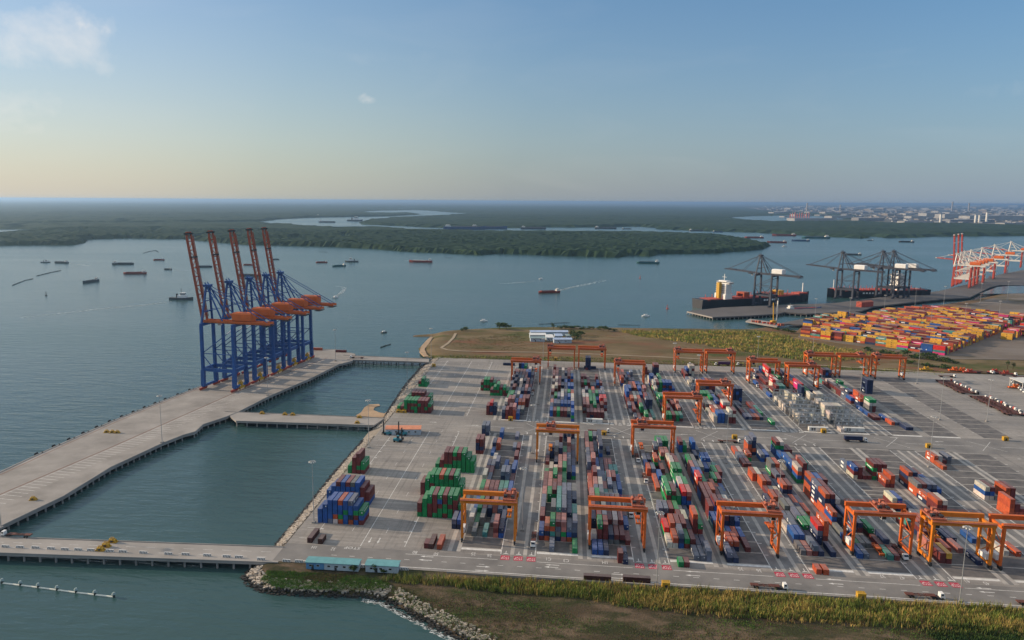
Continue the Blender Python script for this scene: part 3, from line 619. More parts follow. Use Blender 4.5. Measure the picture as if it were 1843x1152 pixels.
# far port: yard ground, wharf and lighter pier
mb = MB().use(M_ground)
mb.prism([at(*p) for p in [(1436, 606), (1448, 590), (1500, 572), (1560, 566), (1660, 560), (1740, 549), (1843, 522), (1990, 480), (2300, 470), (2300, 640), (1843, 648), (1700, 646)]], -1.5, .15); struct(mb.build('far_port_yard'))
M_wharf = mat('wharf_concrete', (0.115, 0.105, 0.10), .85, var=.15, scale=.02, spec=.2)
wharf = [at(*p) for p in [(1237, 560.5), (1283, 571), (1345, 568.5), (1400, 565), (1412, 562), (1452, 565), (1520, 562), (1550, 560), (1572, 552), (1640, 544), (1700, 538), (1745, 535.5), (1782, 517), (1800, 513), (1843, 513.5), (1990, 500), (1990, 470), (1843, 486), (1800, 494), (1745, 511), (1690, 524), (1660, 527.5), (1600, 533), (1500, 546), (1420, 548.5), (1300, 553.5)]]
deck('far_wharf', wharf, -1.8, .25, M_wharf, [(x, y+.8) for x, y in along(wharf[:8], 7)])
deck('far_link_road', [at(*p) for p in [(1538, 561), (1560, 566), (1500, 573), (1468, 578), (1445, 585), (1420, 583), (1402, 586), (1398, 583), (1440, 575), (1490, 566)]], -1.6, .2, M_wharf)
deck('lighter_pier', [at(*p) for p in [(1342, 578), (1398, 588), (1406, 582), (1350, 574)]], -1.6, .2, M_conc, None)
mb = MB().use(M_conc); P_ = [at(*p) for p in [(1237, 560.5), (1283, 571)]]; mb.beam((*P_[0], -.8), (*P_[1], -.8), 1.6, 1.8); struct(mb.build('wharf_edge_kerb'))
flat('inner_basin', [(1795, 516.5), (1815, 514.8), (1990, 512), (1990, 530), (1843, 528), (1762, 529)], .3, M_water)

# ---- haze: one closed box of even, thin air round everything, sky outside
hz = bpy.data.materials.new("haze"); hz.use_nodes = True; t = hz.node_tree; t.nodes.clear()
o_ = N(t, 'ShaderNodeOutputMaterial'); pv = N(t, 'ShaderNodeVolumePrincipled'); pv.inputs['Color'].default_value = (0.44, 0.66, .94, 1); pv.inputs['Density'].default_value = 4.0e-5; pv.inputs['Anisotropy'].default_value = 0.55
L(t, pv.outputs['Volume'], o_.inputs['Volume'])
mb = MB().use(hz); mb.box(-125000, 125000, -3500, 145000, -9.0, 185.0); stuff(mb.build('haze'))
# =================================================================== CONTAINERS
CC = {'R': ((.150, .028, .026), 'maroon'), 'O': ((.430, .080, .028), 'rust orange'), 'G': ((.006, .215, .062), 'green'), 'B': ((.016, .080, .290), 'blue'),
      'N': ((.014, .026, .075), 'navy'), 'S': ((.115, .135, .190), 'slate blue'), 'K': ((.150, .150, .145), 'grey'), 'W': ((.560, .500, .420), 'cream'),
      'P': ((.400, .150, .125), 'faded pink'), 'M': ((.560, .030, .170), 'magenta'), 'C': ((.560, .022, .020), 'bright red'), 'T': ((.050, .230, .200), 'teal'), 'Y': ((.600, .320, .035), 'yellow'), 'D': ((.075, .024, .018), 'dark brown')}
CW, CH_, CL = 2.44, 2.59, {40: 12.19, 20: 6.06}
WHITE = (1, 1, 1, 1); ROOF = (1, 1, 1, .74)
M_mark = mat('container_lettering', (0.72, 0.72, 0.70), .6, var=.05, scale=1.0)
M_black = mat('container_black_mark', (0.02, 0.02, 0.02), .6, var=.05, scale=1.0)
def container_mesh(ln, logo):
    """corrugated steel box: posts and rails, ribbed sides, two door leaves with bars, ribbed roof, corner castings"""
    mb = MB().use(PAINT, WHITE); l, w, h = CL[ln]/2, CW/2, CH_
    t = .12
    for sx in (-1, 1):
        for sy in (-1, 1):
            mb.cbox(sx*(w-t/2), sy*(l-t/2), h/2, t, t, h)
        mb.cbox(sx*(w-t/2), 0, .08, t, 2*l-2*t, .16); mb.cbox(sx*(w-t/2), 0, h-.05, t, 2*l-2*t, .10)
        n = int((2*l-2*t)/.56); st = (2*l-2*t)/n
        for i in range(n):                                           # trapezoid ribs
            y0 = -l+t+i*st; a, b = sx*(w-.055), sx*(w-.015)
            P = [(a, y0), (a, y0+st*.3), (b, y0+st*.42), (b, y0+st*.88), (a, y0+st)]
            for (xa, ya), (xb, yb) in zip(P[:-1], P[1:]):
                q = [(xa, ya, .16), (xb, yb, .16), (xb, yb, h-.1), (xa, ya, h-.1)]; mb.poly(q if sx > 0 else q[::-1])
    mb.poly([(-w+t, l-.05, .1), (-w+t, l-.05, h-.05), (w-t, l-.05, h-.05), (w-t, l-.05, .1)])
    for d in (-1, 1):                                                # door leaves, camera end
        mb.box(min(d*.02, d*(w-t)), max(d*.02, d*(w-t)), -l+.02, -l+.07, .14, h-.08)
        mb.use(PAINT, (.75, .75, .75, .8))
        for x in (.38, .85): mb.box(d*x-.03, d*x+.03, -l-.015, -l+.02, .12, h-.08)
        mb.use(PAINT, WHITE)
    mb.cbox(0, -l+.06, .07, 2*w-2*t, .1, .14); mb.cbox(0, -l+.06, h-.04, 2*w-2*t, .1, .08)
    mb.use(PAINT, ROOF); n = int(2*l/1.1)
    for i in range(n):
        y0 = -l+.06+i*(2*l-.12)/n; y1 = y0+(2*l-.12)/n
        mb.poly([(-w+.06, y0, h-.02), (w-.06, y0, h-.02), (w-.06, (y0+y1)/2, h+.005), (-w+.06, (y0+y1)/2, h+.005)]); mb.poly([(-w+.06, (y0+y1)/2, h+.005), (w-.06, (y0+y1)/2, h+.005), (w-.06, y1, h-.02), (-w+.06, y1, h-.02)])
    mb.poly([(-w, -l, .02), (-w, l, .02), (w, l, .02), (w, -l, .02)])
    z = lambda f: f*h
    for sx in (-1, 1):
        x = sx*(w+.012)
        def sq(y0, z0, y1, z1, y2, z2, y3, z3):
            q = [(x, y0*sx, z0), (x, y1*sx, z1), (x, y2*sx, z2), (x, y3*sx, z3)]; mb.poly(q)
        if logo == 'bar':
            mb.use(M_mark)
            for i in range(9): y = -l*.62+i*l*.138; sq(y, z(.52), y+l*.10, z(.52), y+l*.10, z(.78), y, z(.78))
        elif logo == 'zig':
            mb.use(M_mark); c = -l*.42; s = 1.0
            for p in (((-.9, .62), (.2, .62), (.45, .80), (-.65, .80)), ((-.9, .44), (-.45, .44), (.1, .74), (-.5, .62)), ((-.9, .26), (.55, .26), (.9, .44), (-.45, .44))):
                sq(*[v for (a, b) in p for v in (c+a*1.5*s, z(b))])
            for i in range(5): y = l*.1+i*.62; sq(y, z(.34), y+.42, z(.34), y+.42, z(.52), y, z(.52))
        elif logo == 'oval':
            mb.use(M_mark); k = [(x, (math.cos(a)*.95)*sx, z(.55)+math.sin(a)*.62) for a in [i*math.pi/6 for i in range(12)]]; mb.poly(k)
        elif logo == 'dot':
            mb.use(M_black); k = [(x, (math.cos(a)*.6)*sx, z(.55)+math.sin(a)*.5) for a in [i*math.pi/4 for i in range(8)]]; mb.poly(k)
    if logo in ('bar', 'oval'):
        mb.use(M_mark); mb.poly([(.25, -l-.03, z(.52)), (.85, -l-.03, z(.52)), (.85, -l-.03, z(.74)), (.25, -l-.03, z(.74))])
    if logo == 'zig':
        mb.use(M_mark); mb.poly([(.4, -l-.03, z(.62)), (.75, -l-.03, z(.62)), (.75, -l-.03, z(.76)), (.4, -l-.03, z(.76))])
    return mb.mesh('container')
CM = {(ln, lg): container_mesh(ln, lg) for ln in (40, 20) for lg in ('none', 'bar', 'zig', 'oval', 'dot')}
def pick_logo(c, r):
    x = r.random()
    if c == 'G': return 'bar' if x < .75 else 'none'
    if c == 'B': return 'oval' if x < .35 else 'none'
    if c in 'NSO': return 'zig' if x < (.5 if c != 'O' else .25) else 'none'
    if c == 'Y': return 'dot' if x < .9 else 'none'
    if c in 'TMC': return 'bar' if x < .4 else 'none'
    return 'none'
NUM = ['first', 'second', 'third', 'fourth', 'fifth', 'sixth', 'seventh', 'eighth', 'ninth', 'tenth', 'eleventh', 'twelfth', 'thirteenth', 'fourteenth', 'fifteenth', 'sixteenth', 'seventeenth', 'eighteenth', 'nineteenth', 'twentieth']
CNT = ['one', 'two', 'three', 'four', 'five', 'six', 'seven']
BOXES = []      # dict(x,y,z,rz,len,c,score,label)
def fill(tok, r, pool):
    """token -> list of colours from the ground up"""
    if tok in ('-', ''): return []
    if len(tok) >= 2 and tok[-1].isdigit():
        top, n = tok[0].upper(), int(tok[-1]); mix = []
        for i in range(n-1): mix.append(top if r.random() < .45 else r.choice(pool))
        return mix+[top]
    return list(tok.upper())
def block(name, u0, v0, bays, bpitch, pool, where, seed, start=0, lab='bay'):
    r = random.Random(seed)
    G_ = {}
    small = {}
    for i, row in enumerate(bays):
        for j, tok in enumerate(row.split()):
            G_[i, j] = fill(tok, r, pool); small[i, j] = tok[:1].islower()
    hh = lambda i, j: len(G_.get((i, j), ()))
    for (i, j), st in G_.items():
        x = u0+1.4+j*2.8; ln = 20 if small[i, j] else 40; v = v0+(i+start)*bpitch
        y = v+.14+CL[ln]/2
        for t, c in enumerate(st):
            px = 1365/math.hypot(x, v, H)   # pixels per metre
            se = H/math.hypot(x, v, H); ce = math.sqrt(1-se*se)
            sc = 0
            if t == len(st)-1: sc += CW*CL[ln]*se*px*px
            if t >= hh(i-1, j): sc += CW*CH_*ce*px*px
            elif t == hh(i-1, j)-0: sc += 0
            side = -1 if x > 0 else 1
            if t >= hh(i, j+side): sc += CL[ln]*CH_*ce*abs(x)/math.hypot(x, v)*px*px
            if sc <= 0: continue
            tier = 'standing alone' if len(st) == 1 else ('top of %s' % CNT[len(st)-1] if t == len(st)-1 else 'tier %s of %s' % (CNT[t], CNT[len(st)-1]))
            lb = '%s%s container, %s, %s across, %s %s back, %s' % ('short ' if ln == 20 else '', CC[c][1], tier, NUM[j], NUM[i+start], lab, where)
            if len(lb.split()) > 16: lb = lb.replace(' %s back,' % lab, ' %s,' % lab)
            if len(lb.split()) > 16: lb = lb.replace('top of %s' % CNT[max(0, len(st)-2)], 'top tier').replace('tier %s of %s' % (CNT[t], CNT[len(st)-1]), 'tier %s' % CNT[t])
            if len(lb.split()) > 16: lb = lb.replace('faded pink', 'pink').replace('slate blue', 'slate').replace('bright red', 'red').replace('rust orange', 'orange')
            BOXES.append(dict(x=x+r.uniform(-.05, .05), y=y+r.uniform(-.06, .06), z=.02+t*(CH_+.01), rz=r.uniform(-.004, .004), ln=ln, c=c, logo=pick_logo(c, r), sc=sc, lb=lb, gr='containers of the yard blocks'))
        if not st: continue
PL = 'RRRNNBOSKGR'
FB = {
'F0': ['- - - - - - -', '- K1 - T1 - P3 N2', 'W2 G1 K2 - K1 - N2', 'B1 G2 R2 N2 P3 S2 N1', 'B1 G2 R2 R1 T1 S2 B1', 'G1 O1 R1 R1 T1 K1 B1', 'G1 P1 R1 R1 T1 T1 B1', 'W2 S1 - - S3 S3 R1', 'R1 R1 - - - - B2', 'N1 S1 S2 - B1 - B1', '- W1 - - - - R2', 'B1 - - - - - -', 'N2 O2 - - - S1 R1', '- - - - - - -', '- B2 - - - S1 -'],
'F1': ['- - S1 - - - G1', 'RB ONO KTOG R4 P4 OBS S4', 'R3 R1 K5 T5 S5 N4 T4', 'S3 - - T4 S4 N3 T2', 'S2 - - T4 S4 N3 N3', 'P2 GG RGR R3 S3 S3 K3', 'R2 P2 R2 R3 G2 - -', 'R2 P2 G3 R2 G2 - -', 'G1 - W2 P3 G3 N2 GB', '- W1 - P3 P3 S2 N2', 'R1 - N1 - P2 S2 N1', 'N1 N3 K2 N3 G2 R2 N1', 'K1 - S2 - - P3 R1', '- - - R3 - - K1', '- - - B2 S3 S3 R3'],
'F2': ['B1 B1 N1 - - s1 -', 'wW G4 R4 N2 R2 R2 R1', 'N3 R4 S4 R3 W3 R3 B2', 'R4 S3 K4 N3 S3 K3 R2', 'P4 G4 K3 K3 S3 K3 -', 'R2 S3 S3 T2 K2 S2 -', 'O2 P3 W3 P2 S3 S2 B2', 'O2 R4 S3 S2 P3 R3 B2', 'R1 R2 BW S1 T1 - -', 'S3 P4 B1 N1 R1 T1 T1', 'S2 P2 B1 N1 R1 R1 -', 'S2 R2 - N4 - - -', 'P2 R2 S1 N4 - N1 -', 'R2 - N1 N4 - - -', 'R2 GG S2 N2 - - -'],
'F3': ['- - - - S1 S1 S2', 'W1 WO BNS RG R2 N1 N1', 'C2 O3 R3 R3 N2 BRRRO RRG', 'R1 - - R2 W2 N1 G3', 'S2 S2 R2 G2 W1 N1 -', '- w1 RGRG RGGR G3 NBBC NBRP', '- - G4 R2 - NRBW NRRG', '- O1 N1 R1 K1 G3 G3', '- O1 B2 R1 G1 GGGG GGGG', 'O2 S2 - R2 K1 RROW R4', 'B1 - O3 N1 K1 ROW R3', 'S1 N1 - - P3 P3 -', 'K1 - - S3 S4 - -', '- - - - OGG GGG GGG', '- - - - - - -'],
'F4': ['S2 N1 - - - - -', '- NO NO - R1 - -', 'R2 T1 B1 O1 B1 - -', 'TB RB RNR N3 B2 - -', 'R3 R4 S3 P3 W3 B1 -', 'R3 R3 S2 P2 W2 K1 -', 'R3 R3 O3 R2 S2 K1 -', 'OROC GGG - O2 O1 B1 -', 'B3 B3 - - G2 R2 -', 'P3 S3 K3 - - G2 R2', 'NNG NNK - B1 B1 S1 T1', 'K1 T1 - - B2 B2 -', '- - - N1 - - -', 'BBR GG - NBB S1 - -', '- - - - - - -'],
'F5': ['- - - - - - -', 'K1 P1 RS N1 - N1 -', 'NB SB N1 N1 NNSC NROOO -', 'W1 S2 N1 G2 RG - -', 'R1 S1 S1 S2 K2 G1 -', 'G1 R1 K2 K2 N1 N1 O1', 'N1 O2 R2 W1 N1 O1 N1', '- R1 S1 W1 NNO NNR N1', '- O2 R2 N1 N1 - -', 'O2 W2 R1 K1 - S2 R2', '- - - - - K3 O3', 'R1 R1 - - - - -', 'S1 S1 O2 - - S2 B2', 'O1 W1 - OOOS NONNS K2 N2', '- - - - - K1 -'],
'F6': ['- - - - - - -', 'B1 S1 - - - T1 R1', 'B1 g1 K1 K1 - R1 N2', 'K1 - N3 N3 - RG -', 'O3 N2 N3 - - - -', 'OONNO ORNNR OSOW K4 - - -', 'ONNNS RRRRR K2 - - - -', 'OOONO R4 N2 R2 N1 - -', '- - NNB RRB R3 - -', 'GBOW GRRRR - - - - -', 'KBB R3 P4 - - - -', 'KNB K3 R2 - T2 - -', 'B2 - N1 R1 - - -', 'BBGR NBGW R2 R2 - - -', '- - - - - - -'],
'F7': ['- - - - - - -', 'RR RY - - - - N1', 'P2 - - O1 - P1 -', '- NR NR - - N1 N1', 'T2 - O2 O2 - - -', 'W1 - - - S1 K1 W1', '- RRW NSB N1 N1 S1 -', '- - - - - - -', '- - - - - - -', '- - - - - RO ROO', 'WRB R3 R1 R1 GRGR RGRR RRRR', 'S2 - - - - - -', '- - - - - - -', '- - - - - - -', '- - - - - - -'],
'F8': ['- - - - - - -', '- - - - - - -', '- - - W1 - O1 -', 'B1 S1 - K1 - - -', '- - - - - - -', '- - - - - - -', 'RRO RRW - - - - -', 'NO NS - - - - -', 'OOK RRR NNS NNS NB - -', 'NONO NNNN NS NS B2 - -', '- - - N1 RR - -', '- - - - - - -', '- - - - - - -', '- - - - - - -', '- - - - - - -'],
'F9': ['-']*6+['OOOO RRR RR - - - -', '- - - - - - -', 'WBW WBR K1 - OOO RRR -', '- - - - - - -', '- - - - - - -', '- - - - - - -', 'O1 - - - - - -', 'OO W2 R1 S2 - - -', '- - - - - - -'],
}
KB = {
'K0': ['NNS RRR MRRR OOOP BB - -', '- - - - S2 K2 -', 'W3 P4 P4 B3 O3 O3 -', '- K2 S3 - B3 R3 R3', 'G2 G3 N2 W3 N2 R2 R2', 'G2 G2 S2 S3 N3 R3 N3', 'N2 R3 N2 K3 N2 P3 N2', 'S3 R2 - W4 S2 R3 R2', 'S2 N3 N2 - N3 R3 N2', 'N3 N4 S3 K3 R3 - S2', 'K2 P4 N3 R3 R3 B4 S3', 'R3 G3 R3 R3 B3 W4 R2', 'R2 - - - - - K1', 'W2 N4 B4 G3 - R2 -', '- N3 B4 T3 - - -'],
'K1': ['- - - - - - BGB', 'B2 R2 G2 R2 R2 K2 B4', 'S2 S3 S3 B3 B3 B3 W4', 'P2 B2 S4 W4 B3 B4 W4', 'N2 G3 K3 W4 S3 - O4', 'R3 G2 S2 K3 K3 G3 B3', 'W3 W4 - S2 N3 B4 B4', 'W2 P3 R3 N3 N3 B3 B3', 'K3 W4 R3 K2 B3 - -', 'R2 K3 R3 N3 N3 R4 B4', 'P3 R3 - K3 N4 R4 K4', 'R3 R3 - W4 P3 P3 W3', 'P2 R3 - - - - -', 'R3 - - - - - R1', 'R2 - - - - R1 R1'],
'K2': ['- - - - - - -', '- R2 R2 R2 R2 R2 W1', 'R3 P3 R2 G3 R2 R3 R4', 'R3 P3 G3 G3 R1 C4 C4', 'W3 W3 G3 G3 B2 B2 P2', 'W3 S2 G3 R3 G3 S3 S3', 'S2 S3 - O3 K2 - S3', '- - - - - - B2', '- - - - - - -', 'R2 G2 R2 K1 S1 B2 R2', 'R3 R3 R2 - - - -', '- - W1 - - R2 -', '- - - - - - -', '- - - - - - -', '- - - - - - -', '- - RNNNN NNNNN - - -'],
'K3': ['- - S1 - R1 W1 -', '- S1 R1 - G2 R1 T1', 'K1 R2 R1 G3 N2 - T1', 'S2 R2 - R3 S2 N4 N4', 'R2 O3 W3 O3 K2 R4 N4', 'B4 R3 W3 K3 B3 - -', 'B4 B4 N2 N2 B4 P3 -', 'W3 B3 R3 O3 G2 R2 P3', '- - R3 O3 - K2 -', '- - - B2 B2 B2 S2', 'O3 - - - - - -', 'O2 S1 - N1 N1 - -', 'R2 R2 S1 R1 - - -', 'R2 O2 - B1 S2 - -', '- - - - - - -'],
'K4': ['- - - - - - -', 'G2 G2 R2 G2 T2 - -', 'G2 R3 K2 - P3 - -', 'R2 G3 R2 R3 P4 K2 -', 'G4 - R3 K2 - - -', 'G3 K3 - - R3 - -', 'T2 - - - - - -', 'W3 - - - - - -', 'W4 R4 G4 B4 B4 B4 B2', 'S3 W4 - W3 B2 B2 -', 'B4 - - G3 - S2 -', 'W2 B3 - G3 - S1 -', '- - - - - - -', '- - - - - - -', 'R3 R1 - NNNR NNNR - -'],
'K5': ['- - - - - - -', 'W2 BBB BBB SSS RRWW RRWR -', 'W1 O2 - R2 R2 - -', 'W1 O2 W2 R2 RRCW RRRW -', 'K2 W2 K2 B3 - P2 -', 'K2 K2 G3 B3 B2 R3 -', 'G3 G3 G3 - - - -', '- - - N2 N2 - K1', '- - - - - - -', 'S2 N4 K4 B4 O4 R4 N4', '- - - - - - -', 'W1 K2 - - - - -', 'S1 W1 - - - - -', 'R2 - - - - - -', 'R2 B3 W4 W4 - - -'],
'K6': ['- - - - - - -', '- - - - - - G1', 'N1 S1 R1 O1 N1 - -', 'R1 K1 R1 B1 R1 G1 -', 'N1 - - - R1 T1 -', 'S1 S1 - - R1 R1 -', 'NNNNN NNNBN NBNNN - - - -', 'O4 B4 B4 - - - -', 'G3 W3 - - - - -', '- - - - - - -', '- - - - - - -', '- - - - - - -', '- - - - - - -', '- - - - - - -', '- - - - - - -'],
'K7': ['- - - - - w1 -', '- - - - - - -', '- W2 W2 - - W2 -', '- W2 - - W2 - -', 'W2 - W3 - - - -', 'W2 - - - W4 - W3', 'W2 - - W4 - - -', '- - - - - - -', 'B1 - - - - - -', 'S1 - R2 R3 T3 T3 -', 'R1 K1 R1 C4 W4 - -', 'O1 R1 R2 R2 C4 N3 G4', 'O1 R1 R2 N2 R2 S3 G3', '- N2 R2 R2 - C5 G4', 'S1 K2 S3 N2 - C5 -', '- N1 - - - B3 N3'],
'K8': ['W1 - - - - - -', '- - - - - - -', 'KWW W2 - - - - -', 'WWWW KWWW WWWW WWWW KWWW - -', '- - - - - - -', 'W2 W3 W3 - - - -', 'W4 - W4 W4 - - -', '- - - - W2 - -', 'NNNN - G2 - - - -', 'CRMM C4 G2 G2 N2 - -', 'O3 C4 T2 G2 - - -', 'N3 N3 B3 R2 - - -', 'N4 N3 B3 - - - -', 'R3 N3 N3 - - - -', 'P3 N3 N2 - - - -'],
'K9': ['- - - - - - -', '- - - - - N1 N1', '- - - O1 S1 N1 -', 'R1 R1 - B1 W1 - -', 'B1 - - - - - -', 'B1 - KKWG RRWG - - -', '- NNO R4 - - - -', 'B2 C2 O4 N3 - - -', 'S2 N3 B2 N2 T2 - -', 'R2 R2 W1 B2 - - -', 'R2 R1 W2 G2 T1 - -', 'R2 W2 - G3 - - -', 'R1 W2 W2 - - - -', 'T1 R1 - - - - -', 'N2 - - - - - -', '- - - R3 NBN NRS -'],
'K10': ['-']*10+['NNNNN NNNNN - - - - -'],
}
for k, (n, rows_) in enumerate(list(FB.items())): block(n, BLK[n], VFR, rows_, BP, PL, '%s front block from left' % NUM[k], 100+k)
for k, (n, rows_) in enumerate(list(KB.items())): block(n, BLK[n], VBK, rows_, BP, PL if n not in ('K7', 'K8') else 'WWWWK', '%s rear block from left' % NUM[k], 200+k)
def pile(px, py, toks, where, seed, v=None, pool='RGRG', n=None):
    x, y = at(px, py)
    block('', x-.2, y if v is None else v, [toks], BP, pool, where, seed)
    for b in BOXES[-200:]:
        if where in b['lb']: b['lb'] = b['lb'].replace(', first bay back', ''); b['gr'] = 'containers piled on the apron'
x, y = at(572, 941)
pile(572, 941, 'BBB BBBB SBBBB WOBBB OGBBO BBGBB ONBBS BRGB RBG', 'front pile beside the rocks', 301)
pile(577, 920, 'BBB BBBB BBBBR BBBBB RBBBR BBRBK BRBBB RRRR BRR', 'second pile beside the rocks', 302, v=y+26)
pile(626, 852, 'GG RRRR RGRRR RGG', 'small pile behind the blue one', 303)
x, y = at(751, 930)
pile(751, 930, 'GRR GGGG RRRGG GRRRR GGRBG RGGRR GGRGG RRRRG GRG', 'front green pile on the apron', 304)
x2, y2 = at(790, 855, 13.0); x3, y3 = at(823, 815, 13.0)
pile(745, 915, 'RRR GGGG GGRGG GGGGG GGGGO GGGGG GGGGR GGGGG GGG', 'second green pile on the apron', 305, v=y2)
pile(768, 880, 'GG RRR GGRRR GGRRR GGGRG GGGRR GGGGG GGGG GGG', 'third green pile on the apron', 306, v=y3)
pile(715, 742, 'RG RR RGGG RRRG RGRG GGRG RRGR RRRR RGRR RRG', 'front pile by the basin', 307)
pile(735, 720, 'GG RGG GRRR RRGR RRGR RRRR GRR RGG', 'second pile by the basin', 308, v=at(715, 742)[1]+25)
pile(753, 696, 'GR GGG GG', 'little green pile by the basin', 309)
pile(882, 712, 'GR GRG GRGG GGR RRG RG', 'front pile beside the rear block', 310)
pile(865, 703, 'RGR GRGG GRGG RGGR GRG GGR', 'back pile beside the rear block', 311)
pile(875, 747, 'RRR RNNC NNN', 'maroon pile by the middle road', 312)
pile(856, 817, 'RNNR RNRR', 'tall pile beside the front block', 313)
pile(867, 784, 'NNS NSS', 'slate pile by the middle road', 314)
pile(813, 952, 'NS NB', 'pair of stacks beside the first gantry', 315)
for px, py, ln, c, lb in ((553, 977, 40, 'D', 'open dark brown container on the front apron beside the rocks'), (572, 979, 20, 'D', 'short dark brown container ahead of the teal tank on apron'), (763, 987, 20, 'R', 'short maroon container at the front corner of the apron'), (771, 988, 40, 'D', 'brown open-top container between maroon and orange ones on apron'), (786, 989, 40, 'O', 'orange open-top container next to the brown one on apron'),
                          (1112, 1014, 20, 'R', 'short maroon container standing before the third front block'), (1221, 1021, 20, 'G', 'short dull green container standing before the fourth front block'), (1231.5, 1021.5, 20, 'R', 'short maroon container beside the dull green one by the road'), (1469, 1034, 20, 'O', 'left of two short orange containers by the front road'), (1482, 1035, 20, 'O', 'right of two short orange containers by the front road')):
    x, y = at(px, py); BOXES.append(dict(x=x+1.22, y=y+CL[ln]/2, z=.02, rz=0, ln=ln, c=c, logo='none', sc=9e3, lb=lb, gr='loose containers on the pavement'))
BOXES.append(dict(x=at(1112, 1014)[0]+1.22, y=at(1112, 1014)[1]+3.03, z=CH_+.03, rz=0, ln=20, c='R', logo='none', sc=9e3, lb='short faded maroon container on top of the one before third block', gr='loose containers on the pavement'))
BOXES.append(dict(x=at(1121, 1016)[0]+1.22, y=at(1121, 1016)[1]+3.03, z=.02, rz=0, ln=20, c='N', logo='zig', sc=9e3, lb='short navy container beside the maroon stack before third block', gr='loose containers on the pavement'))
for px, py, c, lb in ((1075, 1047, 'D', 'left dark brown open container lying along the front road'), (1146, 1049.5, 'D', 'right dark brown open container lying along the front road'), (916, 658, 'N', 'navy container lying crosswise behind the first rear block'), (1062, 664, 'N', 'navy container lying crosswise at the back of the yard')):
    x, y = at(px, py); BOXES.append(dict(x=x, y=y+1.2, z=.02, rz=math.pi/2, ln=40, c=c, logo='none', sc=9e3, lb=lb, gr='loose containers on the pavement'))
# ---- the far port's own stacks: long sides towards us
fq = Vector((.65, .76)).normalized(); fa = Vector((fq.y, -fq.x)); FO = Vector(at(1440, 605))
fyard = [at(*p) for p in [(1436, 606), (1560, 619), (1640, 633), (1702, 641), (1746, 634), (1764, 618), (1843, 607), (1960, 596), (1960, 552), (1843, 554), (1740, 548), (1660, 562), (1600, 566), (1520, 574), (1468, 579)]]
rf = random.Random(77); HH = {}
for i in range(-3, 40):
    for j in range(0, 150):
        if j % 11 in (8, 9, 10) or (i % 14 == 13): continue
        P_ = FO+fa*(i*12.75+6.4)+fq*(j*2.62+1.3)
        if not inpoly([P_], fyard)[0]: continue
        base = 2.6+1.6*mnoise.noise(Vector((i*.7, j*.22, 3)))+rf.uniform(-.8, .8); HH[i, j] = max(0 if j > 4 else 2, min(5, round(base+.7)))
FCOL = 'YYYYYYRROOORRYYORRMTBNCOY'
for (i, j), n in HH.items():
    cs = rf.choice(FCOL)
    for t in range(n):
        c = cs if rf.random() < .5 else rf.choice(FCOL)
        P_ = FO+fa*(i*12.75+6.4)+fq*(j*2.62+1.3); d = math.hypot(P_.x, P_.y, H); px = 1365/d
        sc = 0
        if t == n-1: sc += CW*CL[40]*H/d*px*px
        if t >= HH.get((i, j-1), 0): sc += CL[40]*CH_*.9*px*px
        if t >= HH.get((i+1, j), 0): sc += CW*CH_*.5*px*px
        if sc <= 0: continue
        BOXES.append(dict(x=P_.x, y=P_.y, z=.17+t*(CH_+.01), rz=math.atan2(-fa.x, fa.y), ln=40, c=c, logo=pick_logo(c, rf), sc=sc, lb='%s container, tier %s, %s along, %s row back in the far port yard' % (CC[c][1], CNT[t], NUM[i+3] if i+3 < 20 else 'last', NUM[j] if j < 20 else 'far'), gr='containers of the far port'))
BOXES.sort(key=lambda b: -b['sc'])
seen = {}
NTHINGS = 0
rest = MB()
def jitter(c, r):
    k = r.uniform(.82, 1.15); return tuple(min(1, v*k*r.uniform(.94, 1.06)) for v in c)
rj = random.Random(9)
for b in BOXES:
    col = jitter(CC[b['c']][0], rj)
    if NTHINGS < 300 and b['lb'] not in seen:
        seen[b['lb']] = 1; NTHINGS += 1
        o = bpy.data.objects.new('shipping_container', CM[b['ln'], b['logo']]); COL.objects.link(o)
        o.location = (b['x'], b['y'], b['z']); o.rotation_euler.z = b['rz']; o.color = (*col, 1)
        tag(o, b['lb'], 'container', b['gr'])
    else:
        l, w = CL[b['ln']]/2, CW/2; c, s = math.cos(b['rz']), math.sin(b['rz']); z0, z1 = b['z'], b['z']+CH_
        T = lambda x, y, z: (b['x']+x*c-y*s, b['y']+x*s+y*c, z)
        rest.use(PAINT, (*col, 1.0)); p = [T(-w, -l, z0), T(w, -l, z0), T(w, l, z0), T(-w, l, z0), T(-w, -l, z1), T(w, -l, z1), T(w, l, z1), T(-w, l, z1)]
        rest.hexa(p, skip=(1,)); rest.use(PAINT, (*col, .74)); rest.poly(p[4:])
        if b['logo'] != 'none':
            rest.use(M_black if b['logo'] == 'dot' else M_mark); e = {'bar': (.62, .62, .52, .76), 'zig': (.6, .15, .3, .78), 'oval': (.09, .09, .35, .75), 'dot': (.07, .07, .35, .72)}[b['logo']]
            for q in (-1, 1):
                rr_ = [T(q*(w+.03), -l*e[0]*q, z0+CH_*e[2]), T(q*(w+.03), l*e[1]*q, z0+CH_*e[2]), T(q*(w+.03), l*e[1]*q, z0+CH_*e[3]), T(q*(w+.03), -l*e[0]*q, z0+CH_*e[3])]; rest.poly(rr_)
stuff(rest.build('stacked_containers'))
print('containers', NTHINGS, len(BOXES))
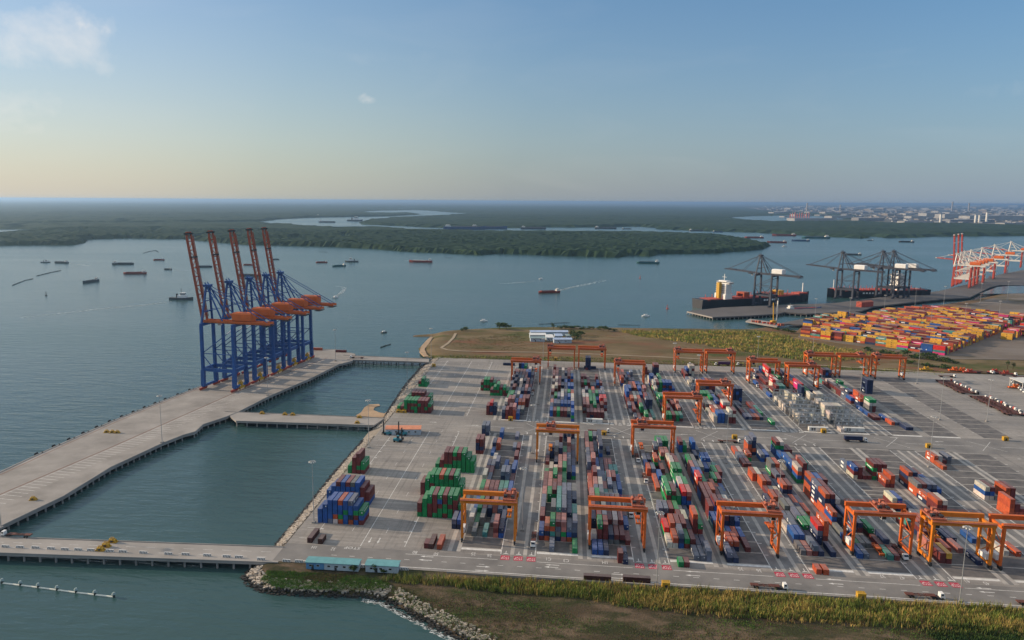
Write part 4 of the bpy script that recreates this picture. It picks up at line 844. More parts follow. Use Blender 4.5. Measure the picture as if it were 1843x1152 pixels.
# =================================================================== CRANES
def part(name, parent, mt, fn, loc=None):
    mb = MB().use(mt); fn(mb); return mb.build(name, parent, loc)
def quay_crane(name, cx, cy, rz, gauge, span, hg, boom_len, boom_deg, back, apex, cols, house, label, group, fine=True, plate=False):
    """ship-to-shore crane; local +X points over the water, +Y along the quay"""
    frame, beam, boomm, sill = cols
    t = empty(name, (cx, cy, 0.02), rz, label, 'quay crane', group)
    g, s = gauge/2, span/2
    lw = 2.3 if fine else 2.2
    for sx in (-1, 1):
        for sy in (-1, 1):
            def leg(mb):
                y0, y1 = sy*(s-.2), sy*(s-1.2 if sx > 0 else s-1.2)
                mb.beam((sx*g, y0, 3.2), (sx*g, sy*(s-1.0), 18), lw*1.5, lw*1.2, (0, 1, 0)); mb.beam((sx*g, sy*(s-1.0), 18), (sx*g, y1, hg), lw, lw*1.1, (0, 1, 0))
                mb.beam((sx*g, sy*(s-.6), 14), (sx*g, sy*(s-4.2), 18.6), 1.5, 1.4, (0, 1, 0))
            part('leg', t, frame, leg)
        sb = part('sill_beam', t, frame, lambda mb: mb.box(sx*g-.8, sx*g+.8, -s-1, s+1, 2.3, 4.4))
        for sy in (-1, 1):
            part('wheel_bogie', sb, sill, lambda mb: [mb.box(sx*g-.6, sx*g+.6, sy*s-5.6, sy*s+5.6, .9, 2.3), mb.box(sx*g-.9, sx*g+.9, sy*s-5.2, sy*s+5.2, 1.5, 2.0)]+[mb.tube((sx*g-.35, sy*s+k*1.35, .5), (sx*g+.35, sy*s+k*1.35, .5), .5, n=8) for k in (-3.5, -2.5, -1.5, -.5, .5, 1.5, 2.5, 3.5)])
        if plate and sx < 0: part('sill_lettering', sb, M_white, lambda mb: [mb.box(-g-.86, -g-.81, -3.2+k*1.25, -2.3+k*1.25, 2.9, 4.0) for k in range(5)])
        part('portal_beam', t, frame, lambda mb: mb.box(sx*g-.9, sx*g+.9, -s+1.2, s-1.2, 17, 20))
    for sy in (-1, 1):
        y = sy*(s-1.1)
        b = part('side_beam', t, frame, lambda mb: mb.box(-g+.9, g-.9, y-.9, y+.9, 16.8, 19.8))
        if plate:
            part('name_plate', b, M_white, lambda mb: [mb.box(-g*.55, -g*.22, y-.95*1-.05, y-.92, 17.3, 19.4), mb.box(-g*.12, g*.05, y-.97, y-.92, 17.6, 19.2), mb.box(g*.12, g*.3, y-.97, y-.92, 17.6, 19.2)]) if sy < 0 else None
        for a, c in (((g, 33), (-g, hg-2)), ((g, 32), (-g*.0+g*.35, 20)), ((-g, 34), (-g*.05, 20))):
            part('brace', t, frame, lambda mb: mb.tube((a[0], y, a[1]), (c[0], y, c[1]), .42, n=6))
        part('tie_beam', t, frame, lambda mb: mb.tube((g, y, 33), (-g, y, 33), .42, n=6))
    part('cross_beam', t, frame, lambda mb: [mb.box(sx*g-1.1, sx*g+1.1, -s+.2, s-.2, hg-.2, hg+2.3) for sx in (-1, 1)])
    yb = 3.6
    part('girder', t, beam, lambda mb: [mb.box(-g-back, g+1.5, sy*yb-.75, sy*yb+.75, hg+2.35, hg+4.6) for sy in (-1, 1)]+[mb.box(-g-back+k*9, -g-back+k*9+.8, -yb+.8, yb-.8, hg+3, hg+4) for k in range(int((2*g+back)/9)+1)])
    part('walkway', t, M_dark if fine else frame, lambda mb: [mb.box(-g-back, g, sy*(yb+1.5)-.5, sy*(yb+1.5)+.5, hg+2.2, hg+2.4) for sy in (-1, 1)]+[mb.box(-g-back, g, sy*(yb+2.0)-.05, sy*(yb+2.0)+.05, hg+3.3, hg+3.4) for sy in (-1, 1)]+[mb.box(-g-back-.1, -g-back+6, -6, 6, hg+1.0, hg+1.4)]+[mb.box(-g-back+k*4, -g-back+k*4+.12, sy*(yb+2)-.06, sy*(yb+2)+.06, hg+2.3, hg+3.4) for k in range(int((2*g+back)/4)) for sy in (-1, 1)])
    hx, hz = g+2.0, hg+3.6
    a = rad(boom_deg); dx, dz = math.cos(a), math.sin(a); ux, uz = -dz, dx
    Pb = lambda l, y, h=0: (hx+dx*l+ux*h, y, hz+dz*l+uz*h)
    def boom(mb):
        for sy in (-1, 1):
            mb.beam(Pb(0, sy*yb), Pb(boom_len*.93, sy*yb), 1.3, 2.2, (0, 1, 0)); mb.beam(Pb(boom_len*.93, sy*yb), Pb(boom_len, sy*(yb-.6)), 1.1, 1.6, (0, 1, 0))
            mb.beam(Pb(3, sy*(yb+1.3), 1.0), Pb(boom_len*.95, sy*(yb+1.3), 1.0), .5, .25, (0, 1, 0))
        n = int(boom_len/8)
        for k in range(n+1): mb.beam(Pb(boom_len*k/n, -yb), Pb(boom_len*k/n, yb), .9, .9)
        for k in range(n): mb.beam(Pb(boom_len*k/n, -yb if k % 2 else yb), Pb(boom_len*(k+1)/n, yb if k % 2 else -yb), .4, .4)
    bm = part('boom', t, boomm, boom)
    part('boom_tip_platform', bm, M_dark if fine else frame, lambda mb: [mb.beam(Pb(boom_len*.985, -yb-1.6), Pb(boom_len*.985, yb+1.6), 2.6, 1.4), mb.beam(Pb(boom_len*.72, -yb-1.2, .9), Pb(boom_len*.72, yb+1.2, .9), 1.5, 1.3)])
    ax = g-2.5
    def pylon(mb):
        for sy in (-1, 1):
            mb.beam((g, sy*(s-2.0), hg+2), (ax, sy*2.4, apex), 1.5, 1.5); mb.beam((-g*.18, sy*4.6, hg+4.4), (ax-1, sy*2.4, apex-1), 1.0, 1.0)
            for k in (.35, .68): mb.beam((g+(ax-g)*k, sy*((s-2.0)*(1-k)+2.4*k), hg+2+(apex-hg-2)*k), (-g*.18+(ax-1+g*.18)*k, sy*(4.6*(1-k)+2.4*k), hg+4.4+(apex-1-hg-4.4)*k), .5, .5)
        for k in (.3, .6, .85): y = (s-2.0)*(1-k)+2.4*k; mb.beam((g+(ax-g)*k, -y, hg+2+(apex-hg-2)*k), (g+(ax-g)*k, y, hg+2+(apex-hg-2)*k), .8, .8)
        mb.box(ax-2.6, ax+2.4, -3.6, 3.6, apex-.6, apex+1.2); mb.box(ax-3.2, ax+3.2, -4.2, 4.2, apex+1.2, apex+1.4)
        for sy in (-1, 1): mb.beam((ax, sy*2, apex+1), (ax+1.5, sy*2, apex+3.4), .7, .7)
    part('pylon', t, frame, pylon)
    for sy in (-1, 1):
        part('stay', t, frame, lambda mb: mb.tube((ax-1, sy*2.6, apex), (-g-back+2, sy*3.4, hg+4.7), .34, n=6))
        part('stay', t, frame, lambda mb: [mb.tube((ax-1, sy*2.6, apex-1.5), (-g*.9, sy*3.6, hg+4.7), .40, n=6), mb.beam((-g*.9-12, sy*3.4, hg+4.6), (-g*.9-12, sy*3.4, hg+4.6+10), .3, .3)])
        if boom_deg < 30:
            part('stay', t, frame, lambda mb: mb.tube((ax+1, sy*2.6, apex), Pb(boom_len*.92, sy*3.4, 1), .30, n=6)); part('stay', t, frame, lambda mb: mb.tube((ax+1, sy*2.6, apex), Pb(boom_len*.45, sy*3.4, 1), .30, n=6))
        else:
            part('stay', t, frame, lambda mb: [mb.tube((ax+1, sy*2.6, apex+2), Pb(boom_len*.52, sy*3.2, 1.2), .10, n=5)])
    hm, hw, hh_ = house
    x0, x1 = -g-15.5, -g+3.5
    def hs(mb):
        c = 1.3
        secs = [[(x, -hw+c, hg+4.7), (x, hw-c, hg+4.7), (x, hw, hg+5.6), (x, hw, hg+4.7+hh_-1.1), (x, hw-1.4, hg+4.7+hh_), (x, -hw+1.4, hg+4.7+hh_), (x, -hw, hg+4.7+hh_-1.1), (x, -hw, hg+5.6)] for x in (x0, x0+.6, x1-.6, x1)]
        for k in (0, 3): secs[k] = [(x, y*.9, hg+4.7+(z-hg-4.7)*.94) for x, y, z in secs[k]]
        mb.loft(secs)
    ho = part('machinery_house', t, hm, hs)
    if plate:
        part('logo_plate', ho, M_white, lambda mb: mb.poly([(-g-7.5+3.2*math.cos(k*math.pi/6), -hw-.06, hg+8.4+1.15*math.sin(k*math.pi/6)) for k in range(12)]))
        part('logo_stripe', ho, M_blue, lambda mb: mb.box(-g-9.4, -g-5.6, -hw-.12, -hw-.08, hg+8.0, hg+8.8))
    cx_ = g-9 if boom_deg > 30 else g+boom_len*.25
    cb = part('operator_cab', t, M_white, lambda mb: [mb.box(cx_-1.5, cx_+1.5, -yb-3.6, -yb-1.4, hg-1.4, hg+1.6)])
    part('cab_window', cb, M_glass, lambda mb: mb.box(cx_+1.5, cx_+1.56, -yb-3.4, -yb-1.6, hg-1.1, hg+1.0))
    part('trolley', t, M_dark, lambda mb: mb.box(cx_-3, cx_+3, -yb+.8, yb-.8, hg+1.6, hg+2.9))
    part('stair_tower', t, frame, lambda mb: [mb.box(-g-2.4, -g-1.0, -s+1.5+.4*(k % 2), -s+3.2+.4*(k % 2), 5+k*3.6, 5.2+k*3.6) for k in range(int((hg-6)/3.6))]+[mb.beam((-g-2.4, -s+1.5, 4), (-g-2.4, -s+1.5, hg), .18, .18), mb.beam((-g-2.4, -s+3.3, 4), (-g-2.4, -s+3.3, hg), .18, .18)]+[mb.beam((-g-1.7, -s+1.6+1.5*(k % 2), 5+k*3.6), (-g-1.7, -s+3.1-1.5*(k % 2), 8.6+k*3.6), .5, .12) for k in range(int((hg-6)/3.6))])
    return t
fe = [at(*p) for p in ((363, 701), (393, 691), (420, 705), (447.5, 695))]
ws = ((fe[0][0]+fe[1][0])/2, (fe[0][1]+fe[1][1])/2); ls = ((fe[2][0]+fe[3][0])/2, (fe[2][1]+fe[3][1])/2)
c0 = ((ws[0]+ls[0])/2, (ws[1]+ls[1])/2); rzq = math.pi-math.atan2(.125, .992)
bl = [at(*p) for p in ((420, 705), (456, 689.5), (490.5, 675), (519, 662), (543.5, 652))]
ORD5 = ['nearest of the five blue quay cranes, logo on its orange house fully in view', 'second nearest blue quay crane, between the nearest and the middle one', 'middle one of the five blue quay cranes with orange booms raised', 'second farthest blue quay crane with raised orange boom and orange house', 'farthest blue quay crane, its back stays clear against the open river']
b0 = quay_crane('quay_crane', c0[0], c0[1], rzq, 31.5, 21.0, 58.0, 80.0, 81.0, 33.0, 93.0, (M_blue, M_orange, M_boom, M_redl), (M_orange, 4.8, 7.6), ORD5[0], 'blue quay cranes with raised booms', True, True)
for k in range(1, 5): copy_tree(b0, (c0[0]+bl[k][0]-bl[0][0], c0[1]+bl[k][1]-bl[0][1], .02), rzq, ORD5[k])
# spreaders and hatch frames parked under each crane
def spreader(name, loc, rz, mt, label, group, z=0):
    t = empty(name, (loc[0], loc[1], z), rz, label, 'spreader', group)
    part('frame', t, mt, lambda mb: [mb.box(-6, 6, -1.1, -.7, .5, 1.2), mb.box(-6, 6, .7, 1.1, .5, 1.2), mb.box(-6.1, -5.5, -1.2, 1.2, .35, 1.3), mb.box(5.5, 6.1, -1.2, 1.2, .35, 1.3), mb.box(-1.6, 1.6, -1.0, 1.0, .6, 2.2), mb.box(-3.4, -2.8, -.9, .9, .6, 1.5), mb.box(2.8, 3.4, -.9, .9, .6, 1.5)])
    part('headblock', t, mt, lambda mb: [mb.box(-2.4, 2.4, -.9, .9, 2.2, 2.9), mb.tube((-1.6, -.2, 3.1), (-1.6, .2, 3.1), .6, n=10), mb.tube((1.6, -.2, 3.1), (1.6, .2, 3.1), .6, n=10)])
    for sx in (-1, 1):
        for sy in (-1, 1): part('corner_guide', t, M_dark, lambda mb: mb.box(sx*6.1-.15, sx*6.1+.15, sy*1.15-.2, sy*1.15+.2, 0, .9))
    return t
s0 = spreader('spreader', (ls[0]-.3, ls[1]), rzq+math.pi/2, M_yellow, 'yellow spreader on the quay between the legs of the nearest blue crane', 'spreaders parked under the blue cranes')
s0.scale = (.72, 1.7, 2.3)
for k in range(1, 5): copy_tree(s0, (ls[0]-.3+bl[k][0]-bl[0][0], ls[1]+bl[k][1]-bl[0][1], 0), None, 'yellow spreader on the quay between the legs of the %s blue crane' % ['', 'second nearest', 'middle', 'second farthest', 'farthest'][k])

# ---- far port quay cranes
pN = Vector((-.70, .71)); rzN = math.atan2(pN.y, pN.x)
def far_crane(px, py, label, proto=None):
    x, y = at(px, py); c = Vector((x, y))+pN*15      # from a landside foot pair centre
    if proto: return copy_tree(proto, (c.x, c.y, .25), rzN, label)
    return quay_crane('quay_crane', c.x, c.y, rzN, 30.0, 20.0, 50.0, 60.0, 3.0, 46.0, 83.0, (M_navy, M_navy, M_navy, M_navy), (M_white, 5.5, 8.0), label, 'dark quay cranes with booms down', False, False)
f0 = far_crane(1391, 552.5, 'dark quay crane with white house standing over the black hulled ship')
far_crane(1538, 540.5, 'dark quay crane at the bow of the second ship, boom lowered', f0)
far_crane(1611, 537, 'left of the two dark quay cranes standing close together', f0)
far_crane(1630, 536, 'right of the two dark quay cranes standing close together', f0)
pR = Vector((-.82, .57)).normalized(); rzR = math.atan2(pR.y, pR.x)
M_rw = mat('crane_white', (0.66, .62, .56), .55, var=.1, scale=.2); M_rr = mat('crane_red', (.46, .060, .030), .55, var=.12, scale=.2)
# white above, red below: the legs are red, frame and girder white
def rw_crane(px, py, up, label):
    x, y = at(px, py); c = Vector((x, y))+pR*14
    return quay_crane('quay_crane', c.x, c.y, rzR, 30.0, 18.0, 42.0, 62.0, 86.0 if up else 4.0, 24.0, 68.0, (M_rw, M_rw, M_rr, M_rr), (M_orange, 5.0, 6.5), label, 'red and white quay cranes', False, False)
r_up = rw_crane(1744, 518, True, 'nearest red and white quay crane with its boom raised'); r_dn = rw_crane(1768, 509, False, 'red and white quay crane behind the three raised booms, boom lowered')
for o in list(r_up.children)+list(r_dn.children):                 # legs are red up to the portal
    if o.name.startswith('leg') or o.name.startswith('sill') : o.data.materials.clear(); o.data.materials.append(M_rr)
    if o.name.startswith('pylon'): o.data.materials.clear(); o.data.materials.append(M_rw)
def rwc(proto, px, py, label): x, y = at(px, py); c = Vector((x, y))+pR*14; return copy_tree(proto, (c.x, c.y, .25), rzR, label)
rwc(r_up, 1751, 515, 'middle one of the three red and white cranes with raised booms'); rwc(r_up, 1757, 512.5, 'farthest of the three red and white cranes with raised booms')
for px, py, lb in ((1787, 502, 'second lowered red and white quay crane along the far wharf'), (1808, 492, 'third lowered red and white quay crane along the far wharf'), (1836, 482, 'last red and white quay crane, cut by the photo edge')): rwc(r_dn, px, py, lb)

# ---- rubber-tyred gantry cranes of the yard
def rtg(mt, label):
    t = empty('gantry_crane', (0, 0, .03), 0, label, 'gantry crane', 'rubber-tyred gantry cranes')
    hs, wb, hg = 13.3, 5.6, 20.5
    for sx in (-1, 1):
        for sy in (-1, 1):
            part('leg', t, mt, lambda mb: [mb.loft([[(sx*hs-.55, sy*wb-.55*w, z), (sx*hs+.55, sy*wb-.55*w, z), (sx*hs+.55, sy*wb+.55*w, z), (sx*hs-.55, sy*wb+.55*w, z)] for z, w in ((1.9, .9), (10, 1.15), (hg, 1.55))])])
            bg = part('wheel_bogie', t, M_dark, lambda mb: [mb.box(sx*hs-.5, sx*hs+.5, sy*wb-1.6, sy*wb+1.6, 1.2, 1.9)])
            for k in (-1, 1): part('wheel', bg, M_rubber, lambda mb: mb.tube((sx*hs-.35, sy*wb+k*.95, .8), (sx*hs+.35, sy*wb+k*.95, .8), .8, n=12))
        part('sill_beam', t, mt, lambda mb: mb.box(sx*hs-.45, sx*hs+.45, -wb+.6, wb-.6, 1.9, 3.3))
        part('brace', t, mt, lambda mb: [mb.beam((sx*hs, -wb+.5, 12), (sx*hs, wb-.5, 4), .35, .35), mb.beam((sx*hs, -wb+.5, 12.3), (sx*hs, wb-.5, 19), .35, .35), mb.beam((sx*hs, -wb+.4, 12.2), (sx*hs, wb-.4, 12.2), .4, .4)])
        part('end_beam', t, mt, lambda mb: mb.box(sx*hs-.5, sx*hs+.5, -wb+.9, wb-.9, hg-1.0, hg+.4))
    for sy in (-1, 1):
        g = part('girder', t, mt, lambda mb: mb.box(-hs-1.0, hs+1.0, sy*wb-.75, sy*wb+.75, hg+.02, hg+2.2))
        part('walkway', g, M_rust, lambda mb: [mb.box(-hs-1, hs+1, sy*(wb+1.3)-.5, sy*(wb+1.3)+.5, hg+1.9, hg+2.0), mb.box(-hs-1, hs+1, sy*(wb+1.8)-.04, sy*(wb+1.8)+.04, hg+2.9, hg+2.98), mb.box(-hs-1, hs+1, sy*(wb+1.8)-.04, sy*(wb+1.8)+.04, hg+2.45, hg+2.52)]+[mb.box(-hs-1+k*2.2, -hs-.92+k*2.2, sy*(wb+1.8)-.04, sy*(wb+1.8)+.04, hg+2, hg+2.98) for k in range(13)])
    part('power_house', t, M_white, lambda mb: [mb.box(-hs-1.0, -hs+1.0, -3.6, 1.4, 3.6, 6.4), mb.box(-hs-.5, -hs+.5, 1.6, 3.8, 3.4, 5.4)])
    tr = part('trolley', t, M_rust, lambda mb: [mb.box(-3.2, 3.2, -wb-.4, wb+.4, hg+2.3, hg+3.0), mb.box(-1.8, .4, -2.6, -.6, hg+3, hg+4.8), mb.tube((-2.4, .2, hg+3.9), (-2.4, 3.2, hg+3.9), .7, n=8), mb.tube((1.6, -2.2, hg+3.9), (1.6, 2.2, hg+3.9), .8, n=8), mb.box(.4, 2.6, 2.6, 4.6, hg+3, hg+5.0)]+[mb.box(-3.2+k*1.6, -3.1+k*1.6, sy*(wb+.3)-.05, sy*(wb+.3)+.05, hg+3, hg+4.1) for k in range(5) for sy in (-1, 1)]+[mb.box(-3.2, 3.2, sy*(wb+.3)-.05, sy*(wb+.3)+.05, hg+4.0, hg+4.1) for sy in (-1, 1)])
    part('machinery', tr, M_dark, lambda mb: [mb.box(-2.9, -1.2, -4.2, -2.4, hg+3, hg+4.4), mb.box(.8, 2.4, -4.6, -2.8, hg+3, hg+4.2), mb.box(-2.6, -1.4, 3.4, 4.8, hg+3, hg+4.1)])
    cb = part('cab', tr, M_white, lambda mb: mb.box(-1.2, 1.2, -wb+.9, -wb+3.3, hg-2.2, hg+.6))
    part('cab_window', cb, M_glass, lambda mb: [mb.box(-1.0, 1.0, -wb+.84, -wb+.88, hg-2.0, hg-.2), mb.box(-1.26, -1.22, -wb+1.1, -wb+3.1, hg-2.0, hg-.2)])
    rp_ = part('hoist_ropes', tr, M_dark, lambda mb: [mb.beam((sx*1.3, sy*2.2, hg-4.6), (sx*1.6, sy*2.6, hg+2.3), .09, .09) for sx in (-1, 1) for sy in (-1, 1)])
    part('spreader', tr, mt, lambda mb: [mb.box(-1.2, 1.2, -2.4, 2.4, hg-5.2, hg-4.5), mb.box(-.9, -.5, -6.1, 6.1, hg-6.2, hg-5.6), mb.box(.5, .9, -6.1, 6.1, hg-6.2, hg-5.6), mb.box(-1.2, 1.2, -6.2, -5.7, hg-6.4, hg-5.5), mb.box(-1.2, 1.2, 5.7, 6.2, hg-6.4, hg-5.5), mb.box(-.9, .9, -1.2, 1.2, hg-5.7, hg-5.2)])
    t['trolley_name'] = tr.name
    return t
def set_trolley(t, x, mirror=False, drop=0.0):
    for o in t.children:
        if o.name.startswith('trolley'):
            o.location.x = x
            for q in o.children:
                if q.name.startswith('spreader'): q.location.z = -drop
        if o.name.startswith('power_house') and mirror: o.location.x = 26.6
ra = rtg(M_rtg2, 'amber gantry crane straddling the front left corner block'); rb = rtg(M_rtg, 'orange gantry crane straddling the third front block from left')
U = lambda k, b: lane(k)+(16.5 if b == 'A' else 47.6)
RT = [(ra, U(-1, 'B'), 363.5, 10.5, 0, None), (rb, U(0, 'B'), 363.8, 10.5, 0, None)]
set_trolley(ra, 10.3); set_trolley(rb, 10.0)
ra.location = (lane(-1)+47.9-.2, 363.5, .03); rb.location = (lane(0)+47.6, 364, .03)
for src, k, b, v, tx, mir, drop, lb in ((ra, 0, 'A', 487, -4.5, 0, 6, 'amber gantry crane straddling the second front block, half way up'), (rb, 1, 'A', 505, -7.5, 0, 8, 'orange gantry crane over the green stack at the back of fourth front block'),
        (rb, 1, 'B', 366, 10.5, 0, 2, 'orange gantry crane with brown trolley, on the fifth front block'), (rb, 2, 'B', 374, 0.5, 0, 13.5, 'orange gantry crane lowering a navy container, seventh front block'), (ra, 3, 'A', 367, -11, 1, 0, 'amber gantry crane with white cab at its left end, eighth front block'), (rb, 3, 'B', 367, 6, 0, 0, 'orange gantry crane cut by the right edge of the photo'),
        (rb, 1, 'B', 587, 10.5, 0, 5, 'orange gantry crane nearest the middle road among the rear ones'), (rb, 2, 'A', 633, 8, 0, 0, 'orange gantry crane over the long green container, rear sixth block'), (rb, 1, 'A', 706, -10.5, 0, 0, 'orange gantry crane over the fourth rear block, trolley left'),
        (rb, 0, 'A', 770, -11.5, 0, 0, 'left of two gantry crane neighbours before the farm sheds'), (rb, 0, 'B', 772, 10, 0, 0, 'right of two gantry crane neighbours before the farm sheds'), (rb, 2, 'A', 771, -10.5, 0, 0, 'left of two neighbouring gantry cranes at the middle of back fence'), (rb, 2, 'B', 773, 9.5, 0, 0, 'right of two neighbouring gantry cranes at the middle of back fence'),
        (rb, -1, 'B', 702, 9.5, 0, 2, 'orange gantry crane over the leftmost rear block'), (rb, 3, 'A', 734, -10, 0, 3, 'orange gantry crane behind the white refrigerated stacks, left one'), (rb, 3, 'B', 719, 8, 1, 0, 'orange gantry crane behind the white refrigerated stacks, right one'), (rb, 4, 'A', 772, -10.5, 0, 0, 'left one of three gantry cranes in the empty back right corner'), (rb, 4, 'B', 773, 7, 0, 0, 'middle one of three gantry cranes in the empty back right corner'), (rb, 5, 'A', 771, -11, 1, 0, 'right one of three gantry cranes in the empty back right corner')):
    t = copy_tree(src, (U(k, b), v, .03), None, lb); set_trolley(t, tx, mir, drop)

# =================================================================== SHIPS AND BOATS
def hull_secs(L_, B_, D_, bow=.16, stern=.05, sheer=.0, draft=1.2):
    secs = []
    for f in (-.5, -.47, -.40, -.2, 0, .2, .32, .40, .46, .5):
        if f > .5-bow: k = max(.04, 1-((f-(.5-bow))/bow)**1.7)
        elif f < -.5+stern: k = .86
        else: k = 1
        kb = k*(.82 if f < .3 else .82*max(.1, 1-(f-.3)/.2)); z = D_+sheer*max(0, (f-.2)/.3)**2+sheer*.4*max(0, (-f-.3)/.2)
        x = f*L_
        secs.append([(x, -B_/2*k, z), (x, -B_/2*(k*.6+kb*.4), D_*.4), (x, -B_/2*kb, -draft), (x, B_/2*kb, -draft), (x, B_/2*(k*.6+kb*.4), D_*.4), (x, B_/2*k, z)])
    return secs
def boat(px, py, kind, L_, deg, mt, label, name='barge', cat='boat', load=None):
    x, y = at(px, py, ZW)
    if kind == 'barge' and py > 430: L_ *= .70
    t = empty(name, (x, y, ZW), rad(deg), label, cat, 'boats on the river')
    B_ = L_*{'barge': .25, 'ship': .16, 'tug': .30, 'skiff': .34}[kind]; D_ = {'barge': L_*.055+.9, 'ship': L_*.05+1.2, 'tug': L_*.085, 'skiff': L_*.10+.3}[kind]
    hull = part('hull', t, mt, lambda mb: mb.loft(hull_secs(L_, B_, D_, .12 if kind == 'barge' else .24, sheer=L_*(.012 if kind == 'barge' else .03))))
    if kind in ('barge', 'ship'):
        part('cargo_hold', t, load or M_dark, lambda mb: mb.loft([[(f*L_, -B_*.36, D_-.1), (f*L_, B_*.36, D_-.1), (f*L_, B_*.20*k, D_+L_*.022*k), (f*L_, -B_*.20*k, D_+L_*.022*k)] for f, k in ((-.26, .7), (-.1, 1), (.1, .85), (.28, 1), (.37, .6))]))
        part('coaming', t, mt, lambda mb: [mb.box(-.28*L_, .38*L_, s*B_*.40-.25, s*B_*.40+.25, D_-.1, D_+1.1) for s in (-1, 1)]+[mb.box(.37*L_, .385*L_, -B_*.4, B_*.4, D_-.1, D_+1.1)])
        h = L_*.035+2.2
        w = part('wheelhouse', t, M_offwh, lambda mb: [mb.box(-.46*L_, -.33*L_, -B_*.36, B_*.36, D_, D_+h*.6), mb.box(-.44*L_, -.36*L_, -B_*.28, B_*.28, D_+h*.6, D_+h*1.15), mb.box(-.45*L_, -.345*L_, -B_*.32, B_*.32, D_+h*1.15, D_+h*1.2)])
        part('window', w, M_glass, lambda mb: mb.box(-.36*L_, -.359*L_, -B_*.26, B_*.26, D_+h*.75, D_+h*1.0))
        part('mast', t, M_steel, lambda mb: [mb.beam((-.41*L_, 0, D_+h), (-.41*L_, 0, D_+h*2.0), .3, .3), mb.beam((.44*L_, 0, D_), (.44*L_, 0, D_+h*.9), .25, .25)])
    elif kind == 'tug':
        h = L_*.11
        w = part('wheelhouse', t, M_white, lambda mb: [mb.box(-.15*L_, .22*L_, -B_*.33, B_*.33, D_, D_+h*.9), mb.box(-.02*L_, .16*L_, -B_*.26, B_*.26, D_+h*.9, D_+h*1.8), mb.box(-.04*L_, .18*L_, -B_*.3, B_*.3, D_+h*1.8, D_+h*1.9)])
        part('window', w, M_glass, lambda mb: mb.box(-.025*L_, .165*L_, -B_*.265, B_*.265, D_+h*1.2, D_+h*1.6))
        part('mast', t, M_dark, lambda mb: [mb.beam((0, 0, D_+h*1.9), (0, 0, D_+h*3.6), .5, .5), mb.beam((0, -B_*.2, D_+h*2.8), (0, B_*.2, D_+h*2.8), .3, .3)])
        part('funnel', t, M_dark, lambda mb: mb.box(-.22*L_, -.16*L_, -B_*.12, B_*.12, D_, D_+h*1.5))
    else:
        part('cabin', t, M_white, lambda mb: [mb.box(-.25*L_, .15*L_, -B_*.3, B_*.3, D_-.1, D_+L_*.14), mb.box(-.28*L_, .18*L_, -B_*.34, B_*.34, D_+L_*.14, D_+L_*.155)])
    return t
